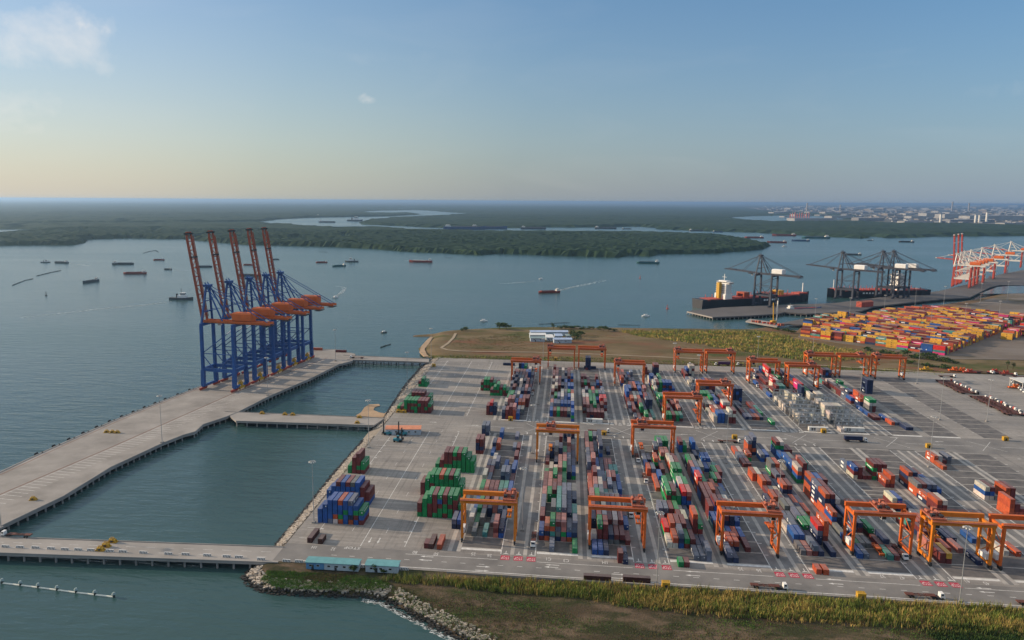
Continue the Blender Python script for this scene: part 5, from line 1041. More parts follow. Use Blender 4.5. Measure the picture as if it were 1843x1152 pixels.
BD = [(82, 472.5, 'tug', 24, 20, M_hullgr, 'small grey tug at the far left, ahead of a grey barge', 'tugboat'), (110, 473.5, 'barge', 62, 172, M_hullgr, 'long grey barge with a white wake, left side of the river', 'barge'), (163, 508, 'ship', 50, -92, M_hullgr, 'grey ship with tall white wheelhouse seen head on', 'coaster'), (222, 476, 'barge', 78, 14, M_hullgr, 'dark loaded barge behind the red barge on the left', 'barge'), (243, 493, 'barge', 72, 200, M_hullrd, 'red barge lying below the dark loaded barge on left', 'barge'),
      (286, 468.5, 'barge', 44, 195, M_hullrd, 'small rust red barge above the river buoys on left', 'barge'), (302, 485.5, 'barge', 30, 176, M_hullgr, 'low small boat with thin wake left of the first crane boom', 'river boat'), (327, 539, 'tug', 41, 6, M_hullgr, 'white survey ship with tall dark mast trailing a long wake', 'survey ship'), (367, 481, 'barge', 60, 18, M_hullgr, 'grey barge between the first two crane booms', 'barge'), (447, 477.5, 'barge', 40, 185, M_hullrd, 'red boat between the third and fourth crane booms', 'barge'), (448, 497, 'barge', 78, 178, M_hullgr, 'long flat barge half hidden behind the crane booms', 'barge'), (496, 467.5, 'barge', 30, 10, M_hullgr, 'small grey boat just right of the last crane boom', 'river boat'),
      (579, 473, 'barge', 46, 200, M_hullrd, 'rust red barge left of the teal barge in mid river', 'barge'), (610, 479.5, 'barge', 54, 222, M_hulltl, 'dark teal barge in mid river seen three quarter on', 'barge'), (633, 471.5, 'tug', 38, 190, M_hullgr, 'grey tug right of the teal barge in mid river', 'tugboat'), (757, 472, 'ship', 68, 176, M_hullrd, 'red and white cargo boat below the mangrove island', 'cargo boat'), (988, 527, 'barge', 62, 204, M_hullrd, 'loaded red barge with bright wake in the open river', 'barge'), (973.5, 502.5, 'skiff', 10, 180, M_white, 'tiny white motor boat above the loaded red barge', 'motorboat'),
      (1166, 474, 'barge', 92, 179, M_hulltl, 'long teal barge near the island shore, broadside on', 'barge'), (871, 578.5, 'skiff', 11, 10, M_white, 'small white boat near the shore bushes', 'motorboat'), (691, 599, 'skiff', 9, 40, M_hullgr, 'small dark boat off the tip of the back trestle', 'fishing boat'), (1162.5, 569.5, 'skiff', 12, 10, M_white, 'small white launch left of the far wharf', 'launch'), (603, 536, 'skiff', 12, 225, M_white, 'white speedboat curving away behind the blue cranes', 'speedboat'),
      (587, 390.5, 'ship', 210, 5, M_hullrd, 'distant red ship with white deckhouse in the upper channel', 'ship'), (589, 400.5, 'barge', 130, 2, M_hullgr, 'flat distant barge with a thin mast in the upper channel', 'barge'), (639, 398, 'tug', 130, 5, M_hullgr, 'distant cluster of grey workboats in the upper channel', 'workboat'), (836, 412.5, 'ship', 260, 2, M_hullbl, 'distant dark ship moored behind the island, left one', 'ship'), (880, 411.8, 'ship', 230, 2, M_hullbl, 'distant dark ship moored behind the island, right one', 'ship'), (960, 412.2, 'barge', 160, 1, M_hullgr, 'long distant barge in the channel behind the island', 'barge'), (1090, 411.8, 'barge', 140, 2, M_hullgr, 'distant grey barge in the narrow channel', 'barge'), (1128, 412.5, 'barge', 60, 2, M_hullgr, 'short distant barge right of the grey one in narrow channel', 'barge'),
      (1254, 416, 'barge', 90, 3, M_hullgr, 'distant grey barge above the right tip of the island', 'barge'), (1292, 418, 'barge', 60, 3, M_hullbl, 'distant blue boat above the right tip of the island', 'boat'), (1398, 437, 'ship', 82, 178, M_hullrd, 'red and white ship right of the island tip', 'ship'), (1441, 434, 'ship', 78, 170, M_hullbl, 'blue ship right of the red and white ship', 'ship'), (1411, 424.5, 'ship', 120, 175, M_hullrd, 'red ship close to the far shore', 'ship'), (1357, 428.5, 'barge', 90, 176, M_hullrd, 'rust red barge behind the island tip', 'barge'), (1468, 429, 'barge', 130, 177, M_hulltl, 'dark teal barge along the far shore', 'barge'), (1535, 459, 'barge', 74, 170, M_hullgr, 'dark barge seen behind the second dark crane', 'barge'), (1631, 436, 'barge', 92, 179, M_hullbk, 'black barge above the paired dark cranes', 'barge'), (1566, 433, 'barge', 40, 175, M_hullgr, 'small boat near the wooded far bank', 'boat'), (1412, 444, 'skiff', 18, 0, M_white, 'tiny white boat right of the island tip', 'motorboat')]
for px, py, kind, L_, deg, mt, lb, nm in BD:
    boat(px, py, kind, L_, deg, mt, lb, nm, {'barge': 'barge', 'tugboat': 'tugboat', 'motorboat': 'motorboat', 'speedboat': 'speedboat'}.get(nm, 'boat'), M_offwh if 'red and white cargo' in lb else None)
def container_ship(a, b, bow_first, mt, bridge_f, label, name='container_ship'):
    A, B_ = Vector(a), Vector(b); L_ = (B_-A).length; d = (B_-A)/L_; c = (A+B_)/2
    t = empty(name, (c.x, c.y, ZW), math.atan2(d.y, d.x)+(0 if bow_first else math.pi), label, 'container ship', 'container ships at the far wharf')
    W_, D_ = 31.0, 13.0
    part('hull', t, mt, lambda mb: mb.loft(hull_secs(L_, W_, D_, .2, .04, 4.5, 6)))
    part('deck', t, M_redl, lambda mb: [mb.box(-.46*L_, .36*L_, -W_*.46, W_*.46, D_-.3, D_+.5)])
    n = 14
    for k in range(n):
        x = -.44*L_+k*.8*L_/n
        if abs(x-bridge_f*L_) < 13: continue
        part('hatch_cover', t, M_redl, lambda mb: [mb.box(x, x+.8*L_/n-2.2, -W_*.40, W_*.40, D_+.5, D_+2.1)]+[mb.box(x+.8*L_/n-1.9, x+.8*L_/n-1.2, s*W_*.42-.4, s*W_*.42+.4, D_+.5, D_+7) for s in (-1, 1)])
    x0 = bridge_f*L_
    br = part('bridge', t, M_white, lambda mb: [mb.box(x0-8, x0+7, -W_*.42, W_*.42, D_+.5, D_+9), mb.box(x0-6, x0+6, -W_*.36, W_*.36, D_+9, D_+26), mb.box(x0-3, x0+6.5, -W_*.5, W_*.5, D_+26, D_+29), mb.box(x0-4, x0+5, -W_*.3, W_*.3, D_+29, D_+31)]+[mb.box(x0-7, x0+6.6, -W_*.40, W_*.40, D_+9+k*3.4, D_+9.4+k*3.4) for k in range(5)])
    part('bridge_window', br, M_glass, lambda mb: [mb.box(x0-3.04, x0+6.54, -W_*.502, W_*.502, D_+27.2, D_+28.4)]+[mb.box(x0-6.04, x0+6.04, -W_*.34+k*3.1, -W_*.34+k*3.1+1.1, D_+10.4+r_*3.4, D_+11.6+r_*3.4) for k in range(7) for r_ in range(4)])
    part('funnel', t, M_yellow if bow_first else M_dark, lambda mb: mb.box(x0-13.5, x0-8.2, -3.4, 3.4, D_+.5, D_+28))
    part('mast', t, M_white, lambda mb: [mb.beam((x0, 0, D_+31), (x0, 0, D_+42), .8, .8), mb.beam((x0, -5, D_+37), (x0, 5, D_+37), .5, .5), mb.beam((.44*L_, 0, D_+4), (.44*L_, 0, D_+20), 1.2, 1.2)])
    part('forecastle', t, M_redl, lambda mb: mb.box(.37*L_, .45*L_, -W_*.3, W_*.3, D_+1.0, D_+3.6))
    part('hull_lettering', t, M_mark, lambda mb: [mb.box(.02*L_+k*6, .02*L_+k*6+4, s*(W_/2+.02)-.05, s*(W_/2+.02)+.05, D_-5.5, D_-2.5) for k in range(6) for s in (-1, 1)])
    return t
container_ship(at(1255, 543, 6), at(1455, 531, 6), True, M_hullbk, -.28, 'black hulled container ship with orange deck and white bridge at the wharf')
container_ship(at(1489, 523, 8), at(1667, 522, 8), False, M_hullbk, -.20, 'dark container ship behind the paired dark cranes, bow to the left')
x, y = at(1448, 557, ZW); boat(1447, 560, 'ship', 66, 22, M_hullbl, 'small feeder ship with red deck moored inside the far wharf', 'feeder_ship', 'ship', M_redl)
# a few boxes still on the first ship
sa, sb_ = Vector(at(1255, 543, 6)), Vector(at(1455, 531, 6)); sdr = (sb_-sa).normalized(); spn = Vector((-sdr.y, sdr.x))
for f, c, n, lb in ((.39, 'O', 3, 'rust orange'), (.60, 'R', 2, 'maroon'), (.70, 'Y', 3, 'yellow')):
    for j in range(-3, 4):
        for k in range(n):
            P_ = sa+sdr*((sb_-sa).length*f)+spn*(j*2.6); o = bpy.data.objects.new('shipping_container', CM[40, 'none']); COL.objects.link(o)
            if k < n-1 and -3 < j < 3: bpy.data.objects.remove(o); continue
            o.location = (P_.x, P_.y, ZW+15.2+k*2.6); o.rotation_euler.z = math.atan2(-sdr.x, sdr.y); o.color = (*CC[c][0], 1)
            tag(o, '%s container in the deck stack on the black hulled ship' % lb, 'container', 'containers on the ship deck')
# wakes: thin foam lying on the water
M_wake = mat('wake_foam', (0.50, 0.58, 0.60), .8, var=.2, scale=.05, spec=.3)
def wake(pix, w0, w1, label=None):
    mb = MB().use(M_wake); P_ = [Vector((*at(*p, ZW), ZW+.10)) for p in pix]; pts = []
    for a, b in zip(P_[:-1], P_[1:]): pts += [a.lerp(b, k/10) for k in range(10)]
    r = random.Random(int(pix[0][0]))
    for i in range(len(pts)-2):
        f = i/len(pts); d = (pts[i+1]-pts[i]).normalized(); n = Vector((-d.y, d.x, 0)); w = w0+(w1-w0)*f
        for _ in range(max(5, int(22*(1-f)))):
            q = pts[i].lerp(pts[i+1], r.random())+n*w*r.uniform(-.5, .5); l = (pts[i+1]-pts[i]).length*r.uniform(.3, 1.0); ww = w*r.uniform(.06, .20)*(1-f*.6)
            mb.poly([q-d*l*.5, q-d*l*.1-n*ww*.5, q+d*l*.4-n*ww*.25, q+d*l*.5+n*ww*.2, q+n*ww*.5, q-d*l*.35+n*ww*.3])
    stuff(mb.build('wake_foam'))
wake([(308, 543), (250, 550), (180, 556), (100, 565), (20, 574)], 4, 16); wake([(1006, 523), (1030, 517), (1060, 511), (1095, 503)], 6, 18); wake([(124, 474.5), (145, 476.5), (168, 479.5)], 5, 20); wake([(605, 533), (616, 526), (620, 518), (605, 514)], 5, 12)
wake([(305, 486), (330, 487), (345, 487.5)], 3, 8); wake([(738, 469.5), (725, 469)], 5, 10); wake([(963, 506), (930, 509), (895, 511)], 3, 14)
# =================================================================== VEHICLES AND YARD MACHINES
def truck(label, cab_m=None, trailer_m=None):
    """yard tractor with skeletal trailer; local +X is forward, origin mid length on the ground"""
    t = empty('container_truck', (0, 0, .03), 0, label, 'truck', 'yard trucks')
    cab_m = cab_m or M_white; trailer_m = trailer_m or M_brown
    cab = part('cab', t, cab_m, lambda mb: mb.loft([[(5.9, -1.2, .9), (5.9, 1.2, .9), (5.9, 1.2, 2.9), (5.9, -1.2, 2.9)], [(7.3, -1.2, .7), (7.3, 1.2, .7), (7.3, 1.15, 3.0), (7.3, -1.15, 3.0)], [(8.0, -1.1, .7), (8.0, 1.1, .7), (7.75, 1.0, 2.0), (7.75, -1.0, 2.0)]]))
    part('window', cab, M_glass, lambda mb: [mb.poly([(7.83, -.95, 1.95), (7.83, .95, 1.95), (7.42, 1.0, 2.85), (7.42, -1.0, 2.85)]), mb.poly([(6.3, -1.22, 1.9), (7.2, -1.22, 1.9), (7.2, -1.2, 2.7), (6.3, -1.2, 2.7)]), mb.poly([(7.2, 1.22, 1.9), (6.3, 1.22, 1.9), (6.3, 1.2, 2.7), (7.2, 1.2, 2.7)])])
    part('chassis', t, M_dark, lambda mb: [mb.box(2.6, 7.6, -.5, .5, .65, 1.0), mb.box(3.2, 5.6, -1.1, 1.1, .6, 1.15)])
    part('trailer', t, trailer_m, lambda mb: [mb.box(-8, 4.4, s*.62-.16, s*.62+.16, 1.18, 1.52) for s in (-1, 1)]+[mb.box(x-.18, x+.18, -1.22, 1.22, 1.2, 1.5) for x in (-7.9, -5, -2.4, 0, 2, 4.3)]+[mb.box(-8, -4.6, -1.2, 1.2, 1.5, 1.58), mb.box(.4, 4.2, -1.2, 1.2, 1.5, 1.58)])
    for x in (6.9, 4.3, 3.2, -5.0, -6.3):
        for s in (-1, 1): part('wheel', t, M_rubber, lambda mb: mb.tube((x, s*1.22, .52), (x, s*.72, .52), .52, n=10))
    return t
t0 = truck('white yard truck with empty brown trailer on the front road, left one')
x, y = at(1384, 1059); t0.location = (x, y, .03)
def tcopy(px, py, deg, lb, grp=None, off=0):
    x, y = at(px, py); t = copy_tree(t0, (x+off*math.cos(rad(deg)), y+off*math.sin(rad(deg)), .03), rad(deg), lb)
    if grp: t['group'] = grp
    return t
tcopy(1664, 1076, 0, 'white yard truck with empty brown trailer on the front road, right one'); tcopy(1866, 1090, 0, 'yard truck on the front road cut off by the photo edge')
tcopy(30, 966, 182, 'white truck with red trailer on the front trestle at the far left')
for px, py, lb in ((959, 987, 'white truck waiting behind the STOP box beside the green container'), (1136, 934, 'white truck under the right legs of the second front gantry'), (1163, 872, 'white truck lower of two beside the stacks of fourth block'), (1149, 834, 'white truck upper of two beside the stacks of fourth block'), (1631, 1010, 'white truck at the foot of the gantry lowering the navy container'), (958, 712, 'dark truck in the lane beside the leftmost rear block'), (1364, 698, 'white truck beside the rear stacks at the leg of gantry'), (1477, 700, 'white truck between the two gantry cranes behind the refrigerated stacks')):
    tcopy(px, py, -90, lb, None, -8)
for px, lb in ((1253, 'white truck on the back road, leftmost of three'), (1300, 'white truck carrying a purple container on the back road'), (1340, 'white truck on the back road, rightmost of three')): tcopy(px, 658, 180, lb)
tm = tcopy(1540, 795, 0, 'truck carrying a navy container along the middle road'); tcopy(1078, 778, 0, 'truck with brown trailer beside the yellow box on middle road'); tcopy(642, 645, 180, 'black truck at the corner of the quay by the back trestle'); tcopy(1313, 797, 0, 'truck with empty trailer beside the yellow box, middle road')
def load(t, c, lb):
    o = bpy.data.objects.new('shipping_container', CM[40, 'none']); COL.objects.link(o); a = t.rotation_euler.z
    o.location = (t.location.x-1.8*math.cos(a), t.location.y-1.8*math.sin(a), 1.62); o.rotation_euler.z = a+math.pi/2; o.color = (*c, 1); tag(o, lb, 'container', 'containers riding on trucks')
load(tm, CC['N'][0], 'navy container on the truck crossing the middle road')
for o in list(COL.objects):
    if o.get('label') == 'white truck carrying a purple container on the back road': load(o, (.07, .02, .08), 'purple container on the truck along the back road')
    if o.get('label') == 'white truck beside the rear stacks at the leg of gantry': load(o, CC['B'][0], 'blue container on the truck beside the leaning rear stacks')
CABS = []
for m_ in (M_redl, M_steel, M_dark):
    d_ = next(o for o in t0.children if o.name.startswith('cab')).data.copy(); d_.materials.clear(); d_.materials.append(m_); CABS.append(d_)
# long parked rows: trailers side by side, cabs to the right
a0, a1 = at(1700, 687), at(1822, 748)
n = 0
for k in range(40):
    f = k/39; v = a0[1]+(a1[1]-a0[1])*f; u = a0[0]+(a1[0]-a0[0])*f
    if k in (17, 18, 19): continue
    n += 1
    t = copy_tree(t0, (u+(3 if k > 19 else 0)+rnd.uniform(-1.3, 1.3), v, .03), rad(rnd.uniform(-2, 2)), 'parked truck with brown trailer, %s from the far end of the long row' % (NUM[n-1] if n <= 20 else 'twenty-'+NUM[n-21] if n < 30 else 'thirty-'+NUM[n-31] if n > 30 else 'thirtieth')); t['group'] = 'trucks parked in the long row'
    for c in t.children:
        if c.name.startswith('cab'): c.scale = (.8, .92, .95) if n % 3 else (.7, .9, .8); c.location.x = 1.2
        if c.name.startswith('cab') and n % 2 == 1: c.data = CABS[(n//2) % 3]
a0, a1 = at(1835, 690), at(1868, 716)
for k in range(8): f = k/7; t = copy_tree(t0, (a0[0]+(a1[0]-a0[0])*f, a0[1]+(a1[1]-a0[1])*f, .03), rad(180), 'parked truck by the pale canopy, %s from the back' % NUM[k]); t['group'] = 'trucks parked by the canopy'
for k, (px, py) in enumerate(((1705, 679), (1752, 670), (1772, 672), (1800, 673), (1816, 676), (1838, 680))): t = tcopy(px, py, (0, 178, 5, 184, 10, 2)[k], 'truck standing by the back fence, %s from the left' % NUM[k]); t['group'] = 'trucks by the back fence'
# orange and yellow spreaders laid out by the fence
for k, (px, py, m_, lb) in enumerate(((1718, 667.5, M_rtg, 'orange spreader laid by the back fence, left end'), (1732, 668.5, M_rtg, 'orange spreader laid by the back fence, second one'), (1745, 671, M_redl, 'red spreader laid by the back fence'), (1790, 671, M_redl, 'red spreader near the right end of the back fence'), (1810, 674, M_redl, 'red spreader at the right end of the back fence'), (1667, 666.5, M_yellow, 'yellow spreader frame by the back fence'), (1828, 699, M_rtg, 'orange spreader frame under the pale canopy'))): spreader('spreader', at(px, py), rnd.uniform(-.15, .15), m_, lb, 'spreaders by the back fence').scale = (1, 1.6, 1.2)
# empty container handlers
def handler(label):
    t = empty('empty_container_handler', (0, 0, .03), 0, label, 'container handler', 'empty container handlers')
    b = part('body', t, M_teal, lambda mb: mb.loft([[(-5.2, -1.5, .9), (-5.2, 1.5, .9), (-5.2, 1.4, 2.2), (-5.2, -1.4, 2.2)], [(-3.0, -1.6, .7), (-3.0, 1.6, .7), (-3.0, 1.5, 2.5), (-3.0, -1.5, 2.5)], [(.6, -1.4, .7), (.6, 1.4, .7), (.6, 1.2, 1.7), (.6, -1.2, 1.7)]]))
    c = part('cab', t, M_teal, lambda mb: [mb.box(-2.7, -1.0, -.9, .9, 2.5, 4.4)]); part('cab_window', c, M_glass, lambda mb: [mb.box(-.99, -.95, -.8, .8, 2.8, 4.2), mb.box(-2.5, -1.2, -.94, -.91, 2.8, 4.2), mb.box(-2.5, -1.2, .91, .94, 2.8, 4.2)])
    part('mast', t, M_dark, lambda mb: [mb.box(.7, 1.2, s*.75-.22, s*.75+.22, .4, 10.2) for s in (-1, 1)]+[mb.box(.75, 1.15, -.75, .75, z, z+.3) for z in (.6, 3.6, 6.8, 9.8)])
    part('lift_frame', t, M_dark, lambda mb: [mb.box(1.2, 1.6, -3.0, 3.0, 1.6, 2.2), mb.box(1.2, 1.7, -3.2, -2.7, .6, 2.4), mb.box(1.2, 1.7, 2.7, 3.2, .6, 2.4), mb.box(1.2, 1.5, -.9, .9, 1.0, 3.0)])
    for x, r in ((-.2, .85), (-4.2, .7)):
        for s in (-1, 1): part('wheel', t, M_rubber, lambda mb: mb.tube((x, s*1.85, r), (x, s*1.2, r), r, n=12))
    return t
h0 = handler('teal container handler left of two before the white office'); x, y = at(693, 782); h0.location = (x, y, .03); h0.rotation_euler.z = math.pi
x, y = at(720, 783); copy_tree(h0, (x, y, .03), math.pi, 'teal container handler right of two before the white office'); x, y = at(721, 795); copy_tree(h0, (x, y, .03), 0, 'teal container handler standing apart, nearest the camera')
# yellow cabins and frames
def yellow_box(px, py, label, s=.82, rz=0.0):
    x, y = at(px, py); t = empty('yellow_cabin', (x, y, .03), rz, label, 'yellow cabin', 'yellow cabins along the roads')
    b = part('body', t, M_yellow, lambda mb: [mb.box(-2.1*s, 2.1*s, -1.6*s, 1.6*s, .3, 3.4*s), mb.box(-2.2*s, 2.2*s, -1.7*s, 1.7*s, 3.4*s, 3.6*s), mb.box(-1.9*s, -1.5*s, -1.4*s, 1.4*s, 0, .3), mb.box(1.5*s, 1.9*s, -1.4*s, 1.4*s, 0, .3)])
    part('door', b, M_dark, lambda mb: mb.box(-.6*s, .9*s, -1.66*s, -1.61*s, .4, 2.4*s)); part('rail', t, M_yellow, lambda mb: [mb.box(-1.6*s, -1.4*s, -.1, .1, 3.6*s, 4.4*s), mb.box(1.2*s, 1.4*s, -.1, .1, 3.6*s, 4.4*s), mb.box(-1.6*s, 1.4*s, -.1, .1, 4.3*s, 4.45*s)])
for a in ((1198, 1058, 'yellow cabin on the front road before the fourth block'), (1549, 1078, 'yellow cabin on the front road between the two trucks'), (1087, 783, 'yellow cabin beside the brown trailer on the middle road'), (1322, 790, 'yellow cabin on middle road before the tall orange stack'), (1482, 779, 'yellow cabin before the white refrigerated stacks'), (1671, 806, 'yellow cabin behind the short orange stack, middle road'), (1809, 793, 'yellow cabin at the corner of the empty slots on the right'), (919, 757, 'yellow cabin before the leftmost rear block'), (781, 660, 'orange cabin at the back left corner of the apron'), (1000, 648, 'yellow cabin on the back road behind the second rear block')): yellow_box(*a)
def yellow_frame(px, py, label, rz=0.3, s=.8):
    x, y = at(px, py); t = empty('yellow_mooring_cage', (x, y, .02), rz, label, 'yellow frame', 'yellow frames on quay and trestles')
    part('base', t, M_yellow, lambda mb: [mb.box(-2.6*s, 2.6*s, -1.2*s, -.9*s, 0, .5), mb.box(-2.6*s, 2.6*s, .9*s, 1.2*s, 0, .5), mb.box(-2.6*s, -2.2*s, -.9*s, .9*s, .05, .45), mb.box(2.2*s, 2.6*s, -.9*s, .9*s, .05, .45)])
    part('drum', t, M_yellow, lambda mb: [mb.tube((-1.9*s, 0, 1.2*s), (1.9*s, 0, 1.2*s), .95*s, n=12), mb.tube((-.4*s, 0, 1.2*s), (.4*s, 0, 1.2*s), 1.25*s, n=12)])
    part('frame', t, M_yellow, lambda mb: [mb.beam((sx*2.2*s, sy*1.0*s, .4), (sx*.8*s, 0, 2.9*s), .22, .22) for sx in (-1, 1) for sy in (-1, 1)]+[mb.beam((-.9*s, 0, 2.9*s), (.9*s, 0, 2.9*s), .25, .25)])
    part('winch', t, M_dark, lambda mb: mb.box(-.6*s, .6*s, -1.5*s, -1.0*s, .5, 1.3))
for a in ((192, 778.5, 'yellow frame on the quay edge, left of three', .4), (202, 779, 'yellow frame on the quay edge, middle of three', .5), (211, 779.5, 'yellow frame on the quay edge, right of three', .3), (60, 900, 'lone yellow frame on the inner quay edge', .2), (203, 976, 'rearmost of three yellow frames on front trestle', 0, .9), (191, 984, 'middle of three yellow frames on front trestle', 0, .9), (181, 991, 'foremost of three yellow frames on front trestle', 0, .85), (472, 745, 'yellow frame at the quay end of the middle trestle', 0), (513, 747, 'yellow frame left of the middle pair on middle trestle', 0), (527, 747.5, 'yellow frame right of the middle pair on middle trestle', 0), (647, 752, 'yellow frame at back edge of middle trestle near sand', 0), (643, 762, 'yellow frame at front edge of middle trestle near rocks', 0)): yellow_frame(*a)
for a in ((718, 742, 'orange frame standing at the foot of green pile by the basin', 0, 1.0), (727, 742.5, 'second orange frame at the foot of green pile by basin', 0, 1.0)): yellow_frame(*a)
# red boxes on the quay end
for px, py, c, lb in ((614, 634, 'R', 'maroon container lying at the far corner of the quay'), (571, 630, 'O', 'rust orange container lying at the end of the quay behind cranes')):
    x, y = at(px, py); o = bpy.data.objects.new('shipping_container', CM[40, 'none']); COL.objects.link(o); o.location = (x, y, .03); o.rotation_euler.z = math.pi/2; o.color = (*CC[c][0], 1); tag(o, lb, 'container', 'containers left on the quay')

# =================================================================== BUILDINGS
def shed(name, px0, px1, py, dep, hgt, ridge, wall_m, roof_m, label, cat='building', z=0, wins=0, over=.4, door=True, rz=None):
    pa, pb = py if isinstance(py, tuple) else (py, py)
    a, b = at(px0, pa, z), at(px1, pb, z)
    w = math.hypot(b[0]-a[0], b[1]-a[1]); t = empty(name, (a[0], a[1], z+.02), math.atan2(b[1]-a[1], b[0]-a[0]) if rz is None else rz, label, cat)
    wl = part('wall', t, wall_m, lambda mb: mb.box(0, w, 0, dep, 0, hgt))
    part('roof', t, roof_m, lambda mb: [mb.hexa([(-over, -over, hgt+.01), (w+over, -over, hgt+.01), (w+over, dep/2, hgt+ridge), (-over, dep/2, hgt+ridge), (-over, -over, hgt+.18), (w+over, -over, hgt+.18), (w+over, dep/2, hgt+ridge+.18), (-over, dep/2, hgt+ridge+.18)]), mb.hexa([(-over, dep/2, hgt+ridge), (w+over, dep/2, hgt+ridge), (w+over, dep+over, hgt+.01), (-over, dep+over, hgt+.01), (-over, dep/2, hgt+ridge+.18), (w+over, dep/2, hgt+ridge+.18), (w+over, dep+over, hgt+.18), (-over, dep+over, hgt+.18)])]+[mb.box(k*1.5, k*1.5+.1, -over, 0, hgt+.19, hgt+.24) for k in range(int(w/1.5)+1)])
    for k in range(wins):
        x = w*(k+.6)/(wins+.4); f = part('window', wl, M_offwh, lambda mb: mb.box(x-.75, x+.75, -.06, -.005, hgt*.42, hgt*.72)); part('pane', f, M_glass, lambda mb: mb.box(x-.65, x+.65, -.09, -.062, hgt*.45, hgt*.69))
    if door: part('door', wl, M_dark, lambda mb: mb.box(w*.3, w*.3+1.1, -.05, -.004, .05, 2.2))
    return t
M_bluewall = mat('shed_blue', (.10, .24, .42), .6, var=.15, scale=.3); M_lightwall = mat('shed_pale', (.40, .46, .50), .7, var=.15, scale=.3)
shed('office_cabin', 694, 757, 783, 9.5, 4.2, .9, M_lightwall, M_roofor, 'long white office with salmon roof beside the middle trestle', wins=5)
shed('site_shed', 551, 583, (1024, 1025.5), 5.4, 3.3, .55, M_bluewall, M_roofteal, 'blue walled end of the long teal roofed shed', wins=2); shed('site_shed', 583.6, 645, (1025.6, 1029), 5.4, 3.3, .55, M_lightwall, M_roofteal, 'pale walled long shed with teal roof beside the blue one', wins=4); shed('site_shed', 658, 716, (1029.5, 1032.5), 5.6, 3.4, .55, M_lightwall, M_roofteal, 'right hand teal roofed shed standing apart by the bank', wins=3)
def cabin(px0, px1, py, label, dep=3.0, hgt=2.9):
    a, b = at(px0, py), at(px1, py); w = b[0]-a[0]; t = empty('control_cabin', (a[0], a[1], .03), 0, label, 'cabin', 'white control cabins')
    bd = part('body', t, M_offwh, lambda mb: [mb.box(0, w, 0, dep, .2, hgt), mb.box(-.1, w+.1, -.1, dep+.1, hgt, hgt+.15)])
    for k in range(2):
        for j in range(2): part('window', bd, M_glass, lambda mb: mb.box(w*.12+k*1.7, w*.12+k*1.7+1.3, -.05, -.005, .8+j*1.05, 1.6+j*1.05))
    part('air_conditioner', t, M_steel, lambda mb: [mb.box(w*.6, w*.6+1.0, -.5, -.01, 1.4, 2.1)]); part('base', t, M_dark, lambda mb: mb.box(.1, w-.1, .1, dep-.1, 0, .2))
cabin(1055, 1084, 761, 'white control cabin before the third rear block'); cabin(1456, 1489, 776, 'white control cabin left, before the refrigerated stacks'); cabin(1519, 1554, 777, 'white control cabin right, before the refrigerated stacks')
# farm sheds on the back field: five roofs
for a in ((955, 981, 615, 9, 4.2, 1.4, M_lightwall, M_roofgn, 'grey green farm shed, front left of the group'), (954, 982, 609.5, 11, 4.5, 1.8, M_lightwall, M_white, 'white roofed farm shed behind the grey green one'), (955, 1022, 604, 10, 4.5, 1.5, M_lightwall, M_roofbl, 'longest farm shed at the back of the group'), (984, 996, 614, 22, 4.4, 1.4, M_lightwall, M_white, 'narrow white farm shed in the middle of the group'), (997, 1029, 618, 9, 4.6, 1.5, M_lightwall, M_roofbl, 'pale blue farm shed at the front right of the group'), (1000, 1012, 611, 16, 4.4, 1.3, M_lightwall, M_roofbl, 'small pale blue farm shed turned endwise'), (1020, 1028, 610.5, 12, 4.2, 1.2, M_lightwall, M_roofgn, 'small shed beside the round green tree')): shed('farm_shed', *a, z=-.3, wins=2, over=.7)
# pale canopy at the right edge
x, y = at(1832, 700); t = empty('vehicle_canopy', (x, y, .02), 0, 'pale open canopy on posts by the right edge', 'canopy')
part('roof', t, M_offwh, lambda mb: mb.hexa([(-1, -8, 7.2), (26, -8, 8.4), (26, 14, 8.4), (-1, 14, 7.2), (-1, -8, 7.6), (26, -8, 8.8), (26, 14, 8.8), (-1, 14, 7.6)]))
for px_, py_ in ((0, -7), (0, 13), (12, -7), (12, 13), (25, -7), (25, 13)): part('post', t, M_offwh, lambda mb: mb.box(px_-.3, px_+.3, py_-.3, py_+.3, 0, 7.3+px_*.044))
part('end_wall', t, M_offwh, lambda mb: mb.box(3, 25, 13.4, 13.7, 0, 8))
# reefer racks
def rack(label):
    t = empty('reefer_rack', (0, 0, .03), 0, label, 'reefer rack', 'racks for refrigerated containers')
    fr = part('frame', t, M_steel, lambda mb: [mb.box(x-.14, x+.14, y-.14, y+.14, 0, 10.7) for x in (0, 4.9, 9.8, 14.7, 19.6) for y in (0, 1.5)]+[mb.box(-.1, 19.7, y-.1, y+.1, z, z+.22) for z in (2.5, 5.1, 7.7, 10.5) for y in (0, 1.5)]+[mb.beam((14.7, 0, 2.7), (19.6, 0, 5.1), .14, .14), mb.beam((14.7, 0, 5.1), (19.6, 0, 2.7), .14, .14)])
    part('platform', t, M_steel, lambda mb: [mb.box(0, 19.6, .12, 1.38, z+.06, z+.14) for z in (2.5, 5.1, 7.7)]); part('railing', t, M_steel, lambda mb: [mb.box(0, 19.6, y-.05, y+.05, z+1.05, z+1.15) for z in (2.5, 5.1, 7.7) for y in (-.02, 1.52)])
    part('stair', t, M_steel, lambda mb: [mb.beam((-1.0, .7, .1), (-.2, .7, 2.6), .6, .12), mb.beam((-.2, .7, 2.6), (-1.0, .7, 5.2), .6, .12), mb.beam((-1.0, .7, 5.2), (-.2, .7, 7.8), .6, .12)])
    for k in range(6): part('plug_panel', t, M_white, lambda mb: mb.box(1.6+k*3, 2.6+k*3, -.25, -.02, 3.2+(k % 2)*2.6, 4.6+(k % 2)*2.6))
    return t
k0 = rack('grey refrigerated rack, front one of the left set'); k0.location = (BLK['K7'], VBK+BP*1-1.0, .03)
